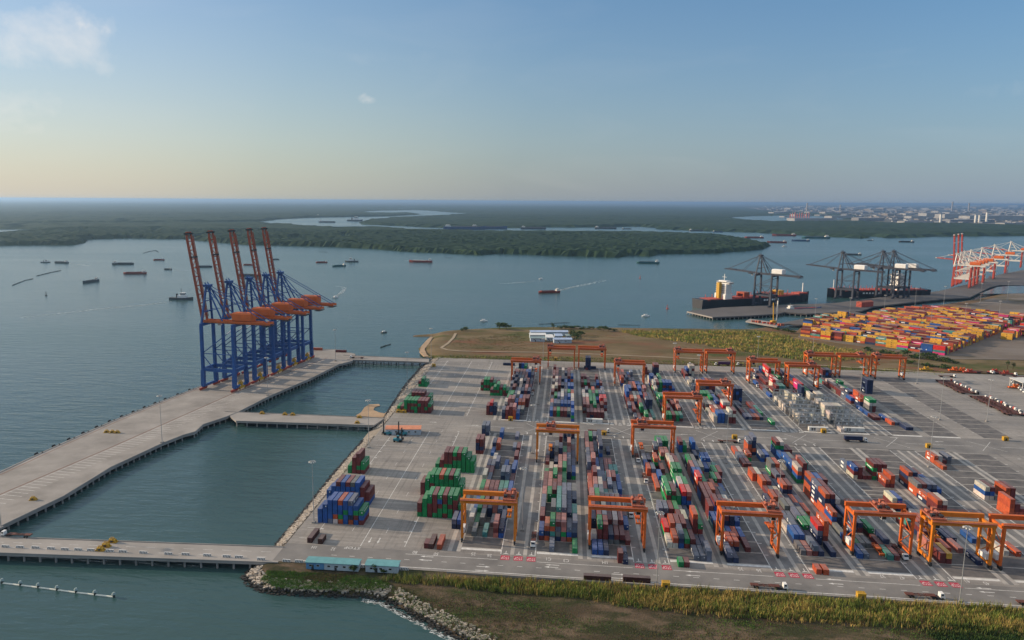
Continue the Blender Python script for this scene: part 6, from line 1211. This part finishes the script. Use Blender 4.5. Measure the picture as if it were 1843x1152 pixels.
for i in range(2, 8): copy_tree(k0, (BLK['K7'], VBK+BP*i-1.0, .03), None, 'grey refrigerated rack, %s from the front of the left set' % NUM[i-1])
for i in range(1, 7): copy_tree(k0, (BLK['K8'], VBK+BP*i-1.0, .03), None, 'grey refrigerated rack, %s from the front of the right set' % NUM[i-1])
# =================================================================== MASTS, BARRIERS, BUOYS, FENDERS
def mast(label):
    t = empty('light_mast', (0, 0, 0), 0, label, 'light mast', 'tall light masts')
    part('base', t, M_conc, lambda mb: mb.box(-.9, .9, -.9, .9, 0, .9)); part('pole', t, M_steel, lambda mb: mb.tube((0, 0, .9), (0, 0, 34.5), .24, .11, 8))
    part('lamp_ring', t, M_steel, lambda mb: [mb.tube((1.5*math.cos(a), 1.5*math.sin(a), 34.2), (1.5*math.cos(a+math.pi/4), 1.5*math.sin(a+math.pi/4), 34.2), .09, n=5) for a in [k*math.pi/4 for k in range(8)]]+[mb.beam((0, 0, 34.2), (1.5*math.cos(a), 1.5*math.sin(a), 34.2), .1, .1) for a in [k*math.pi/4 for k in range(8)]])
    for k in range(8): a = k*math.pi/4; part('lamp', t, M_offwh, lambda mb: mb.beam((1.3*math.cos(a), 1.3*math.sin(a), 34.0), (2.0*math.cos(a), 2.0*math.sin(a), 33.7), .5, .3))
    return t
ML = [(565, 941, 'beside the blue pile on the rocks'), (292, 797, 'on the inner edge of the quay'), (664, 806, 'beside the teal container handlers'), (482, 712, 'on the quay before the blue cranes'), (604, 650, 'at the far corner of the quay'), (733, 700, 'by the basin before the green pile'), (776, 647, 'at the back left corner of the yard'), (940, 955, 'in the lane right of the first front gantry'), (958, 816, 'in the lane before the second front block'), (968, 728, 'in the lane right of the leftmost rear block'), (977, 669, 'at the end of the lane before the farm sheds'), (1306, 834, 'in the lane before the leaning stacks'), (1212, 679, 'behind the fourth rear block by the fence'), (1461, 658, 'behind the rear gantry cranes by the scrub'), (1546, 731, 'beside the blue stacks right of the white racks'), (1672, 841, 'beside the short orange stack on the right'), (1650, 691, 'by the back right corner of slots'), (1776, 759, 'beside the long row of parked trucks'), (1182, 1052, 'on the front road left of a yellow cabin'), (1399, 938, 'among the stacks left of the sixth block'), (1727, 1083, 'on the front road right of the second truck'), (2, 951, 'at the left edge where quay meets trestle'), (1255, 705, 'before the rear gantry at sixth block'), (1362, 664, 'on the back fence left of the crane pair'), (1691, 756, 'in the lane between empty slots'), (903, 800, 'hidden among the slate pile')]
ML = [m_ for m_ in ML if 'hidden' not in m_[2]]
m0 = None
for px, py, w in ML:
    x, y = at(px, py); lb = 'tall steel light mast '+w
    if m0 is None: m0 = mast(lb); m0.location = (x, y, .02)
    else: copy_tree(m0, (x, y, .02), None, lb)
for px, py, w in ((1466, 580, 'at the tip of the far link road'), (1528, 578, 'at the far yard corner by the water'), (1590, 572, 'among pink containers of the far yard'), (1646, 556, 'by the far inlet, left one'), (1698, 552, 'by the far inlet, right one'), (1674, 596, 'in the middle of the yellow stacks'), (1735, 590, 'right of the middle of the yellow stacks'), (1764, 545, 'on the far wharf road'), (1812, 541, 'on the far wharf near the photo edge'), (1796, 585, 'in the right part of the far yard')): x, y = at(px, py); copy_tree(m0, (x, y, .2), None, 'distant light mast '+w)
# striped crash barriers along the front trestle and road
M_strb = mat('barrier_black', (.02, .02, .02), .7, var=.1, scale=1.0)
def barrier(label):
    t = empty('striped_barrier', (0, 0, .02), 0, label, 'barrier', 'striped barriers along the road')
    part('body', t, M_white, lambda mb: mb.loft([[(x, -.45, 0), (x, .45, 0), (x, .2, 1.2), (x, -.2, 1.2)] for x in (-1.9, 1.9)]))
    part('stripe', t, M_strb, lambda mb: [mb.poly([(-1.7+k*.76, -.46, .03), (-1.32+k*.76, -.46, .03), (-1.02+k*.76, -.215, 1.17), (-1.4+k*.76, -.215, 1.17)]) for k in range(5)])
    return t
b0 = None
for k, (px, py) in enumerate(((10, 985), (36, 986), (64, 987), (92, 988.5), (117, 990), (141, 990.5), (164, 991.5), (198, 993), (221, 994), (258, 996), (303, 998), (334, 999), (373, 1001), (408, 1003), (430, 1004), (470, 1008), (516, 1011), (538, 1012), (650, 1021), (728, 1026))):
    x, y = at(px, py); lb = 'black and white barrier, %s from the left along the trestle edge' % NUM[k]
    if b0 is None: b0 = barrier(lb); b0.location = (x, y, .02)
    else: copy_tree(b0, (x, y, .02), None, lb)
# floating boom in the lower left
BP_ = [(4, 1050), (37, 1054), (69, 1058), (103, 1062.5), (137, 1067), (171, 1071), (205, 1075)]
M_pile = mat('boom_pile', (.035, .05, .045), .8, var=.3, scale=1.0)
def bpile(label):
    t = empty('boom_pile', (0, 0, 0), 0, label, 'mooring pile', 'piles of the floating boom'); part('pile', t, M_pile, lambda mb: mb.tube((0, 0, -1.5), (0, 0, 1.4), .55, n=10)); part('cap', t, M_roofgn, lambda mb: mb.tube((0, 0, 1.4), (0, 0, 2.3), .95, .5, 10)); return t
bp0 = None
M_float = mat('boom_float', (.75, .73, .62), .6, var=.1, scale=1.0)
for k, p in enumerate(BP_):
    x, y = at(*p, ZW); lb = 'dark pile with pale cap, %s from the left in the floating boom' % NUM[k]
    if bp0 is None: bp0 = bpile(lb); bp0.location = (x, y, ZW)
    else: copy_tree(bp0, (x, y, ZW), None, lb)
    if k < 6:
        x2, y2 = at(*BP_[k+1], ZW); mb = MB().use(M_float)
        for i in range(1, 12):
            f = i/12; c = Vector((x+(x2-x)*f, y+(y2-y)*f, ZW+.12)); d = Vector((x2-x, y2-y, 0)).normalized()*.30; mb.tube(c-d*1.3, c+d*1.3, .40, n=7)
        mb.use(M_dark); mb.beam((x, y, ZW+.06), (x2, y2, ZW+.06), .08, .08)
        tag(mb.build('float_line'), 'string of pale floats, %s section from the left' % NUM[k], 'float line', 'float strings of the boom')
# rubber fenders and bollards along the outer quay
pts = along(qo[1:6], 13.5)
fd = None
for k, (x, y) in enumerate(pts[2:22]):
    lb = 'black rubber fender on the outer quay edge, %s from the left' % NUM[k]
    if fd is None:
        fd = empty('quay_fender', (x-.6, y, 0), 0, lb, 'fender', 'fenders along the outer quay'); part('panel', fd, M_rubber, lambda mb: mb.box(-1.2, -.75, -1.6, 1.6, -3.4, .9)); part('bracket', fd, M_dark, lambda mb: [mb.box(-.75, .2, -1.2, 1.2, -.6, .3), mb.tube((-.7, 0, -1.6), (.3, 0, -1.6), .6, n=8)]); part('bollard', fd, M_dark, lambda mb: [mb.tube((1.6, 2.6, .02), (1.6, 2.6, .75), .35, .28, 8), mb.tube((1.6, 2.6, .75), (1.6, 2.6, 1.05), .5, .42, 8)])
    else: copy_tree(fd, (x-.6, y, 0), None, lb)
for px, py, lb in ((83, 532, 'dark channel buoy left of the survey ship'), (1201, 556, 'small red channel buoy left of the far wharf'), (1152, 501, 'red channel buoy in the open river below the teal barge')):
    x, y = at(px, py, ZW); t = empty('channel_buoy', (x, y, ZW), 0, lb, 'buoy', 'channel buoys'); m_ = M_redl if 'red' in lb else M_dark
    part('float', t, m_, lambda mb: mb.tube((0, 0, -.5), (0, 0, 1.2), 2.0, 1.8, 12)); part('tower', t, m_, lambda mb: [mb.beam((sx*1.2, sy*1.2, 1.2), (sx*.3, sy*.3, 6), .25, .25) for sx in (-1, 1) for sy in (-1, 1)]+[mb.box(-.5, .5, -.5, .5, 6, 7)])
# fish traps: rows of stakes in the shallows
M_stake = mat('fish_stakes', (.05, .05, .045), .9, var=.3, scale=.5)
for pix, lb in (([(22, 514), (45, 505), (60, 502)], 'left row of dark fishing stakes in the river'), ([(66, 497), (90, 491), (110, 487)], 'second row of fishing stakes near the left shore'), ([(970, 584), (1000, 582), (1026, 581)], 'row of fishing stakes off the farm shore'), ([(1112, 585), (1130, 585.5), (1152, 586)], 'row of fishing stakes right of the farm shore'), ([(685, 626), (693, 623), (704, 620)], 'fishing stakes in the cove by the back trestle'), ([(258, 456), (268, 453), (280, 451), (285, 454)], 'curved fish trap near the far left bank'), ([(575, 453.6), (590, 454.2)], 'short line of stakes off the island shore'), ([(798, 464), (816, 464.5)], 'line of stakes below the island')):
    mb = MB().use(M_stake); P_ = [at(*p, ZW) for p in pix]; w = math.hypot(*P_[0])/1365*.55
    for x, y in along(P_, w*2.2): mb.box(x-w*.5, x+w*.5, y-w*.5, y+w*.5, ZW-1, ZW+rnd.uniform(.6, 1.5)*max(1, w))
    tag(mb.build('fish_trap'), lb, 'fish trap', 'fishing stakes in the river')
# moored spud barge with cranes by the lighter pier
x, y = at(1392, 583); t = empty('piling_rig', (x, y, .2), .5, 'yellow crawler crane with twin upright leads on the lighter pier', 'crane')
part('crawler', t, M_dark, lambda mb: [mb.box(-4, 4, -3, -1.8, 0, 1.4), mb.box(-4, 4, 1.8, 3, 0, 1.4)]); part('house', t, M_yellow, lambda mb: mb.box(-4.5, 3, -2.2, 2.2, 1.6, 4.8)); part('lead', t, M_offwh, lambda mb: mb.beam((4, -1, 1), (4.6, -1, 33), 1.3, 1.3)); part('lead', t, M_yellow, lambda mb: mb.beam((1, 1.5, 4), (-1, 1.5, 30), 1.0, 1.0))
for k in range(9):
    px = 1355+k*6.5+rnd.uniform(-2, 2); x, y = at(px, 579.5+k*.9); t = empty('site_container', (x, y, .2), rnd.uniform(0, 1.5), 'small orange site box on the lighter pier, %s from the left' % NUM[k], 'site box', 'clutter on the lighter pier')
    part('body', t, M_redl if k % 2 else M_rust, lambda mb: [mb.box(-2.4, 2.4, -1.1, 1.1, .1, 2.0+(k % 3)*.6), mb.box(-2.5, -2.2, -1.2, 1.2, 0, 2.3)]); part('base', t, M_dark, lambda mb: mb.box(-2.2, 2.2, -1, 1, 0, .1))
x, y = at(1556, 552); t = empty('transit_shed', (x, y, .3), .6, 'long rust red transit shed on the far wharf', 'shed'); part('wall', t, M_redl, lambda mb: mb.box(-15, 15, -5, 5, 0, 8)); part('roof', t, M_rust, lambda mb: mb.loft([[(x_, -5.4, 8), (x_, 5.4, 8), (x_, 0, 10)] for x_ in (-15.4, 15.4)]))
# =================================================================== FAR CITY
rc = random.Random(41)
CITY = [mat('city_pale', (.30, .295, .285), .8, var=.15, scale=.02), mat('city_grey', (.18, .18, .185), .8, var=.15, scale=.02), mat('city_tan', (.21, .18, .15), .8, var=.15, scale=.02), mat('city_roof', (.15, .165, .19), .8, var=.15, scale=.02)]
WH = [(1112+528, 1450+290, 393, 30, 'W'), (1400, 1500, 388, 18, 'W'), (1495, 1535, 391.5, 14, 'W')]
def block_bldg(px0, px1, py, hgt, dep, mt, label, name='warehouse'):
    a, b = at(px0, py, 0), at(px1, py, 0); w = math.hypot(b[0]-a[0], b[1]-a[1]); t = empty(name, (a[0], a[1], 4), math.atan2(b[1]-a[1], b[0]-a[0]), label, 'warehouse' if name == 'warehouse' else 'tower', 'far city buildings')
    part('wall', t, mt, lambda mb: mb.box(0, w, 0, dep, 0, hgt)); part('roof', t, CITY[3] if mt == CITY[0] else CITY[0], lambda mb: mb.loft([[(x_, -2, hgt), (x_, dep+2, hgt), (x_, dep/2, hgt+hgt*.12)] for x_ in (-2, w+2)]))
    return t
block_bldg(1667, 1700, 393, 55, 120, CITY[0], 'tallest part of the long white factory beyond the far bank'); block_bldg(1700, 1745, 394, 48, 140, CITY[0], 'middle part of the long white factory beyond the far bank'); block_bldg(1745, 1843, 396.5, 40, 140, CITY[0], 'right part of the long white factory beyond the far bank'); block_bldg(1640, 1667, 395, 30, 100, CITY[0], 'low left wing of the long white factory')
block_bldg(1430, 1505, 398.5, 24, 120, CITY[0], 'long low white warehouse near the riverside, left'); block_bldg(1497, 1535, 394, 26, 120, CITY[0], 'white warehouse behind the long low one'); block_bldg(1628, 1680, 402.5, 16, 90, CITY[0], 'low white shed on the wooded bank, middle'); block_bldg(1808, 1880, 406, 16, 90, CITY[0], 'low white shed on the wooded bank, right edge'); block_bldg(1545, 1592, 398, 26, 100, CITY[1], 'grey warehouse in the middle of the far city'); block_bldg(1710, 1790, 401, 24, 90, CITY[1], 'grey warehouse row before the long white factory')
for px in (1692, 1755, 1762, 1775): block_bldg(px, px+2.4, 401.5, 60+rc.random()*30, 14, M_offwh, 'slim pale silo tower before the white factory at x %s' % {1692: 'left end', 1755: 'centre left', 1762: 'centre right', 1775: 'right end'}[px].replace('x ', ''), 'silo_tower')
for o in COL.objects:
    if o.name.startswith('silo_tower'): o['label'] = o['label'].replace(' at x ', ', ')
for k in range(62):
    px = 1392+k*8.3+rc.uniform(-3, 3); py = 372.5+rc.random()**1.3*20; w = rc.uniform(4, 22); sc = at(px, py)[1]/6000
    o = block_bldg(px, px+w, py, rc.uniform(9, 24)*max(1, sc*.7), 60*sc, rc.choice(CITY), 'pale low building of the hazy city on the far right horizon')
for k, px in enumerate((1452, 1512, 1713, 1743)): block_bldg(px, px+1.6, 381, (150, 120, 190, 170)[k], 20, M_conc, 'slim chimney of the hazy city, %s from the left' % NUM[k], 'chimney_tower')
for k in range(9):
    px = 1422+k*4.2; block_bldg(px, px+.8, 394.5, 50+8*(k % 3), 8, M_redl, 'thin red harbour crane mast at the far bank, %s from left' % NUM[k], 'harbour_mast')
mb = MB()
for k in range(900):
    px = rc.uniform(1370, 1945); py = 371.5+rc.random()**1.5*(30 if px > 1600 else 22); x, y = at(px, py, 3)
    if not inpoly([(x, y)], CITYP)[0]: continue
    sc = max(.8, y/6500); w, d, h = rc.uniform(14, 70)*sc, rc.uniform(14, 60)*sc, rc.uniform(5, 13)*sc**.5; mb.use(rc.choice(CITY)); a = rc.uniform(-.2, .2); c, s_ = math.cos(a), math.sin(a)
    q = [(x+i*w/2*c-j*d/2*s_, y+i*w/2*s_+j*d/2*c) for i, j in ((-1, -1), (1, -1), (1, 1), (-1, 1))]; mb.hexa([(*p, 2) for p in q]+[(*p, 3+h) for p in q], skip=(0,))
stuff(mb.build('far_city_houses'))
# =================================================================== PLANTS
LEAF = [mat('leaf_dark', (.022, .050, .014), .8, var=.25, scale=.4, spec=.2), mat('leaf_mid', (.040, .080, .020), .8, var=.25, scale=.4, spec=.2), mat('leaf_olive', (.075, .095, .024), .8, var=.25, scale=.4, spec=.2)]
STRAW = [mat('reed_gold', (.40, .29, .09), .85, var=.2, scale=.2, spec=.15), mat('reed_lime', (.25, .28, .055), .85, var=.2, scale=.2, spec=.15), mat('reed_green', (.11, .15, .032), .85, var=.2, scale=.2, spec=.15), mat('reed_brown', (.20, .13, .06), .85, var=.2, scale=.2, spec=.15)]
M_bark = mat('bark', (.085, .06, .042), .95, var=.3, scale=1.5)
def leaf_cloud(mb, blobs, n, size, mats, r):
    for _ in range(n):
        c, R = r.choice(blobs); d = Vector((r.gauss(0, 1), r.gauss(0, 1), r.gauss(0, 1))).normalized()*(r.random()**.4); p = Vector(c)+Vector((d.x*R[0], d.y*R[1], d.z*R[2]))
        a = Vector((r.gauss(0, 1), r.gauss(0, 1), r.gauss(0, 1))).normalized(); b = a.cross(Vector((r.gauss(0, 1), r.gauss(0, 1), r.gauss(0, 1)))).normalized(); s = size*r.uniform(.6, 1.4)
        mb.use(r.choice(mats)); mb.poly([p-a*s, p+b*s*.55, p+a*s, p-b*s*.55])
def tree(x, y, z, h, w, label, name='tree', cat='tree', group='trees and bushes of the back field', seed=0, n=260, trunk=.35):
    r = random.Random(seed); t = empty(name, (x, y, z), r.uniform(0, 6), label, cat, group)
    def tr(mb):
        mb.tube((0, 0, -.4), (.1, .05, h*trunk), h*.035+.05, h*.022+.03, 7)
        for k in range(4): a = k*1.6+r.random(); mb.tube((.1, .05, h*trunk*.9), (w*.3*math.cos(a), w*.3*math.sin(a), h*(trunk+.3)), h*.018+.02, .03, 5)
    part('trunk', t, M_bark, tr)
    bl = [((w*.28*r.uniform(-1, 1), w*.28*r.uniform(-1, 1), h*(trunk+.12+.5*r.random())), (w*r.uniform(.18, .32), w*r.uniform(.18, .32), h*r.uniform(.12, .22))) for _ in range(7)]
    mb = MB(); leaf_cloud(mb, bl, n, max(.35, w*.055), LEAF, r); mb.build('crown', t); return t
TL = [(899, 592, 9, 20, 'broad dark tree on the shore of the back field, left of pair'), (911, 592, 8, 18, 'broad dark tree on the shore of the back field, right of pair'), (838, 595, 6, 11, 'small round bush on the shore near the dirt path'), (831, 595.5, 4, 6, 'tiny bush left of the small round one on shore'), (996, 592, 9, 8, 'upright tree on the shore behind the farm sheds'), (1008, 592, 5, 9, 'first low bush right of the upright shore tree'), (1017, 592, 6, 12, 'second low bush in the shore hedge'), (1026, 592, 6, 12, 'third low bush in the shore hedge'), (1036, 592, 6, 14, 'largest bush of the shore hedge'), (1048, 592.5, 5, 10, 'fifth bush of the shore hedge'), (1060, 592.5, 6, 9, 'sixth bush of the shore hedge'), (1066, 592.5, 5, 8, 'last bush of the shore hedge'), (1078, 594, 5, 10, 'dark bush left of the dark shore thicket'), (1086, 596, 7, 14, 'dark shore thicket right of the farm'), (1095, 596.5, 6, 12, 'dark shore thicket, right half'), (1105, 596, 5, 9, 'small bush right of the dark thicket'),
      (1034, 611, 10, 15, 'round green tree beside the farm sheds'), (1041, 613, 8, 13, 'dry tree right of the round green farm tree'), (1045, 606, 8, 13, 'dry tree behind the round green farm tree'), (1030, 603, 7, 9, 'slim tree behind the farm sheds'),
      (1600, 640, 7, 15, 'first green bush below the far container yard'), (1618, 644, 8, 16, 'second green bush below the far container yard'), (1632, 641, 8, 17, 'third green bush below the far container yard'), (1648, 645, 9, 18, 'tall green bush below the yellow stacks'), (1664, 647, 9, 18, 'tall green bush right of the light mast'), (1680, 649, 9, 18, 'dense bush below the pink stack'), (1696, 651, 8, 17, 'dense bush right of the pink stack'), (1711, 654, 7, 14, 'last bush before the grey track'), (1585, 636, 6, 14, 'pale bush at the foot of orange containers'), (1560, 632, 6, 15, 'pale bush left below the yellow containers'), (1640, 655, 5, 15, 'low bush behind the right gantry cranes'), (1670, 660, 5, 15, 'low bush by the back fence, middle'), (1700, 663, 5, 14, 'low bush by the back fence, right'), (1400, 594, 6, 12, 'dark bush at the shore by the far yard, left'), (1412, 597, 6, 13, 'dark bush at the shore by the far yard, middle'), (1424, 600, 7, 14, 'dark bush at the shore by the far yard, right'), (1813, 664, 9, 6, 'slim tree on the bare ground, left of two'), (1823, 664, 9, 6, 'slim tree on the bare ground, right of two')]
for k, (px, py, h, w, lb) in enumerate(TL): x, y = at(px, py, -.4); tree(x, y, -.5, h, w, lb, 'bush' if 'bush' in lb or 'thicket' in lb else 'tree', 'bush' if 'bush' in lb or 'thicket' in lb else 'tree', seed=k, trunk=.12 if 'bush' in lb else .3)
for k, (px, py, h, w, n, lb) in enumerate(((636, 1031, 4.2, 4.6, 420, 'bushy young tree between the teal roofed sheds'), (675, 1031, 4.0, 3.4, 120, 'thin bare sapling before the right hand shed'), (690, 1033, 2.4, 4.2, 260, 'low wide shrub before the right hand shed'))): x, y = at(px, py, -.2); tree(x, y, -.3, h, w, lb, seed=80+k, n=n, group='trees by the sheds')
def region_pts(pix, z, n, r):
    pl = [at(*p, z) for p in pix]; xs = [p[0] for p in pl]; ys = [p[1] for p in pl]; o = []
    while len(o) < n:
        c = np.column_stack([r.uniform(min(xs), max(xs), n), r.uniform(min(ys), max(ys), n)]); o += c[inpoly(c, pl)].tolist()
    return o[:n]
def blades(name, pts, zf, h, w, mats, per, spread, seed, wt):
    r = random.Random(seed); mb = MB()
    for x, y in pts:
        p = mnoise.noise(Vector((x*.035, y*.11, seed))); hh = h*(1+.45*mnoise.noise(Vector((x*.09, y*.2, seed+5)))); k0 = r.choices(range(len(mats)), wt)[0]
        if abs(nz2(x, y, .16, seed+2.)) < .02: continue
        hh *= .7+.6*r.random()
        if p > .18: k0 = 0
        elif p < -.22: k0 = min(2, len(mats)-1)
        for _ in range(per):
            mb.use(mats[k0 if r.random() < .65 else r.choices(range(len(mats)), wt)[0]])
            bx, by = x+r.gauss(0, spread), y+r.gauss(0, spread); z = zf(bx, by); a = r.uniform(0, 6.28); l = hh*r.uniform(.6, 1.2); ww = w*r.uniform(.6, 1.3); lx, ly = r.gauss(0, .2)*l, r.gauss(0, .2)*l
            c, s = math.cos(a)*ww, math.sin(a)*ww
            k = mb.pts([(bx-c, by-s, z), (bx+c, by+s, z), (bx+c*.8+lx*.4, by+s*.8+ly*.4, z+l*.6), (bx-c*.8+lx*.4, by-s*.8+ly*.4, z+l*.6), (bx+lx, by+ly, z+l)]); mb.face((k, k+1, k+2, k+3)); mb.face((k+3, k+2, k+4))
    return stuff(mb.build(name))
rg = np.random.RandomState(12)
zb = lambda x, y: -.75 if y < 318 else -.75+min(1, (y-318)/7)*.6
REED = [(688, 1044), (720, 1040), (760, 1042), (1000, 1051), (1300, 1068), (1560, 1086), (1843, 1100), (1910, 1104), (1910, 1140), (1750, 1133), (1640, 1126), (1560, 1122), (1400, 1115), (1300, 1104), (1180, 1096), (1080, 1082), (1000, 1074), (900, 1066), (800, 1056), (730, 1052)]
blades('reeds', region_pts(REED, -.7, 4300, rg), zb, 2.7, .10, STRAW, 9, .45, 3, (3, 4, 3, 1.2))
blades('reeds', region_pts([(1010, 1070), (1300, 1100), (1560, 1120), (1843, 1130), (1843, 1145), (1560, 1130), (1300, 1112), (1100, 1092)], -.8, 500, rg), zb, 1.8, .10, [STRAW[0], STRAW[3], STRAW[2]], 8, .5, 8, (3, 2, 2))
GR = [mat('grass_fresh', (.085, .17, .030), .85, var=.25, scale=.3, spec=.15), mat('grass_dull', (.085, .11, .035), .85, var=.25, scale=.3, spec=.15), mat('grass_dry', (.15, .11, .055), .85, var=.25, scale=.3, spec=.15)]
blades('grass', region_pts([(482, 1026), (550, 1030), (640, 1035), (700, 1040), (700, 1060), (640, 1063), (560, 1061), (500, 1058), (470, 1044)], -.9, 3000, rg), lambda x, y: -1.0, .6, .07, GR, 8, .4, 21, (6, 2, .6))
blades('grass', region_pts([(700, 1052), (860, 1066), (1000, 1080), (1180, 1100), (1400, 1120), (1700, 1138), (1900, 1146), (1900, 1165), (870, 1165), (830, 1140), (770, 1110), (700, 1075)], -.9, 6500, rg), lambda x, y: -1.05, .55, .08, [GR[2], GR[1], GR[0]], 6, .6, 25, (2.4, 3, 2.8))
blades('weeds', region_pts([(1660, 1132), (1720, 1120), (1800, 1128), (1900, 1135), (1900, 1165), (1720, 1165), (1680, 1150)], -.9, 700, rg), lambda x, y: -1.0, 1.3, .16, LEAF, 10, .5, 31, (1, 2, 1))
SC = [(1110, 596), (1200, 596), (1345, 597), (1400, 600), (1440, 613), (1500, 625), (1560, 634), (1590, 645), (1500, 650), (1440, 648), (1380, 640), (1320, 630), (1230, 616), (1150, 606)]
blades('scrub', region_pts(SC, -.4, 3800, rg), lambda x, y: -.6, 2.6, .34, STRAW, 6, 1.2, 41, (3.5, 3, 2, .6))
blades('scrub', region_pts([(770, 640), (1000, 642), (1200, 648), (1400, 655), (1700, 668), (1700, 676), (1400, 663), (1200, 656), (1000, 650), (780, 646)], -.4, 1500, rg), lambda x, y: -.6, 1.0, .3, [STRAW[2], GR[1], STRAW[1]], 5, 1.4, 43, (3, 3, 1))
blades('scrub', region_pts([(800, 612), (940, 600), (950, 620), (1060, 602), (1180, 606), (1300, 628), (1400, 645), (1100, 632), (820, 628)], -.4, 2600, rg), lambda x, y: -.6, .6, .3, [GR[2], STRAW[3], GR[1]], 5, 2.0, 45, (3, 2, 1.4))
mb = MB().use(M_conc); mb.box(-52, 420, 324.6, 325.45, -1.2, .55); struct(mb.build('road_kerb'))
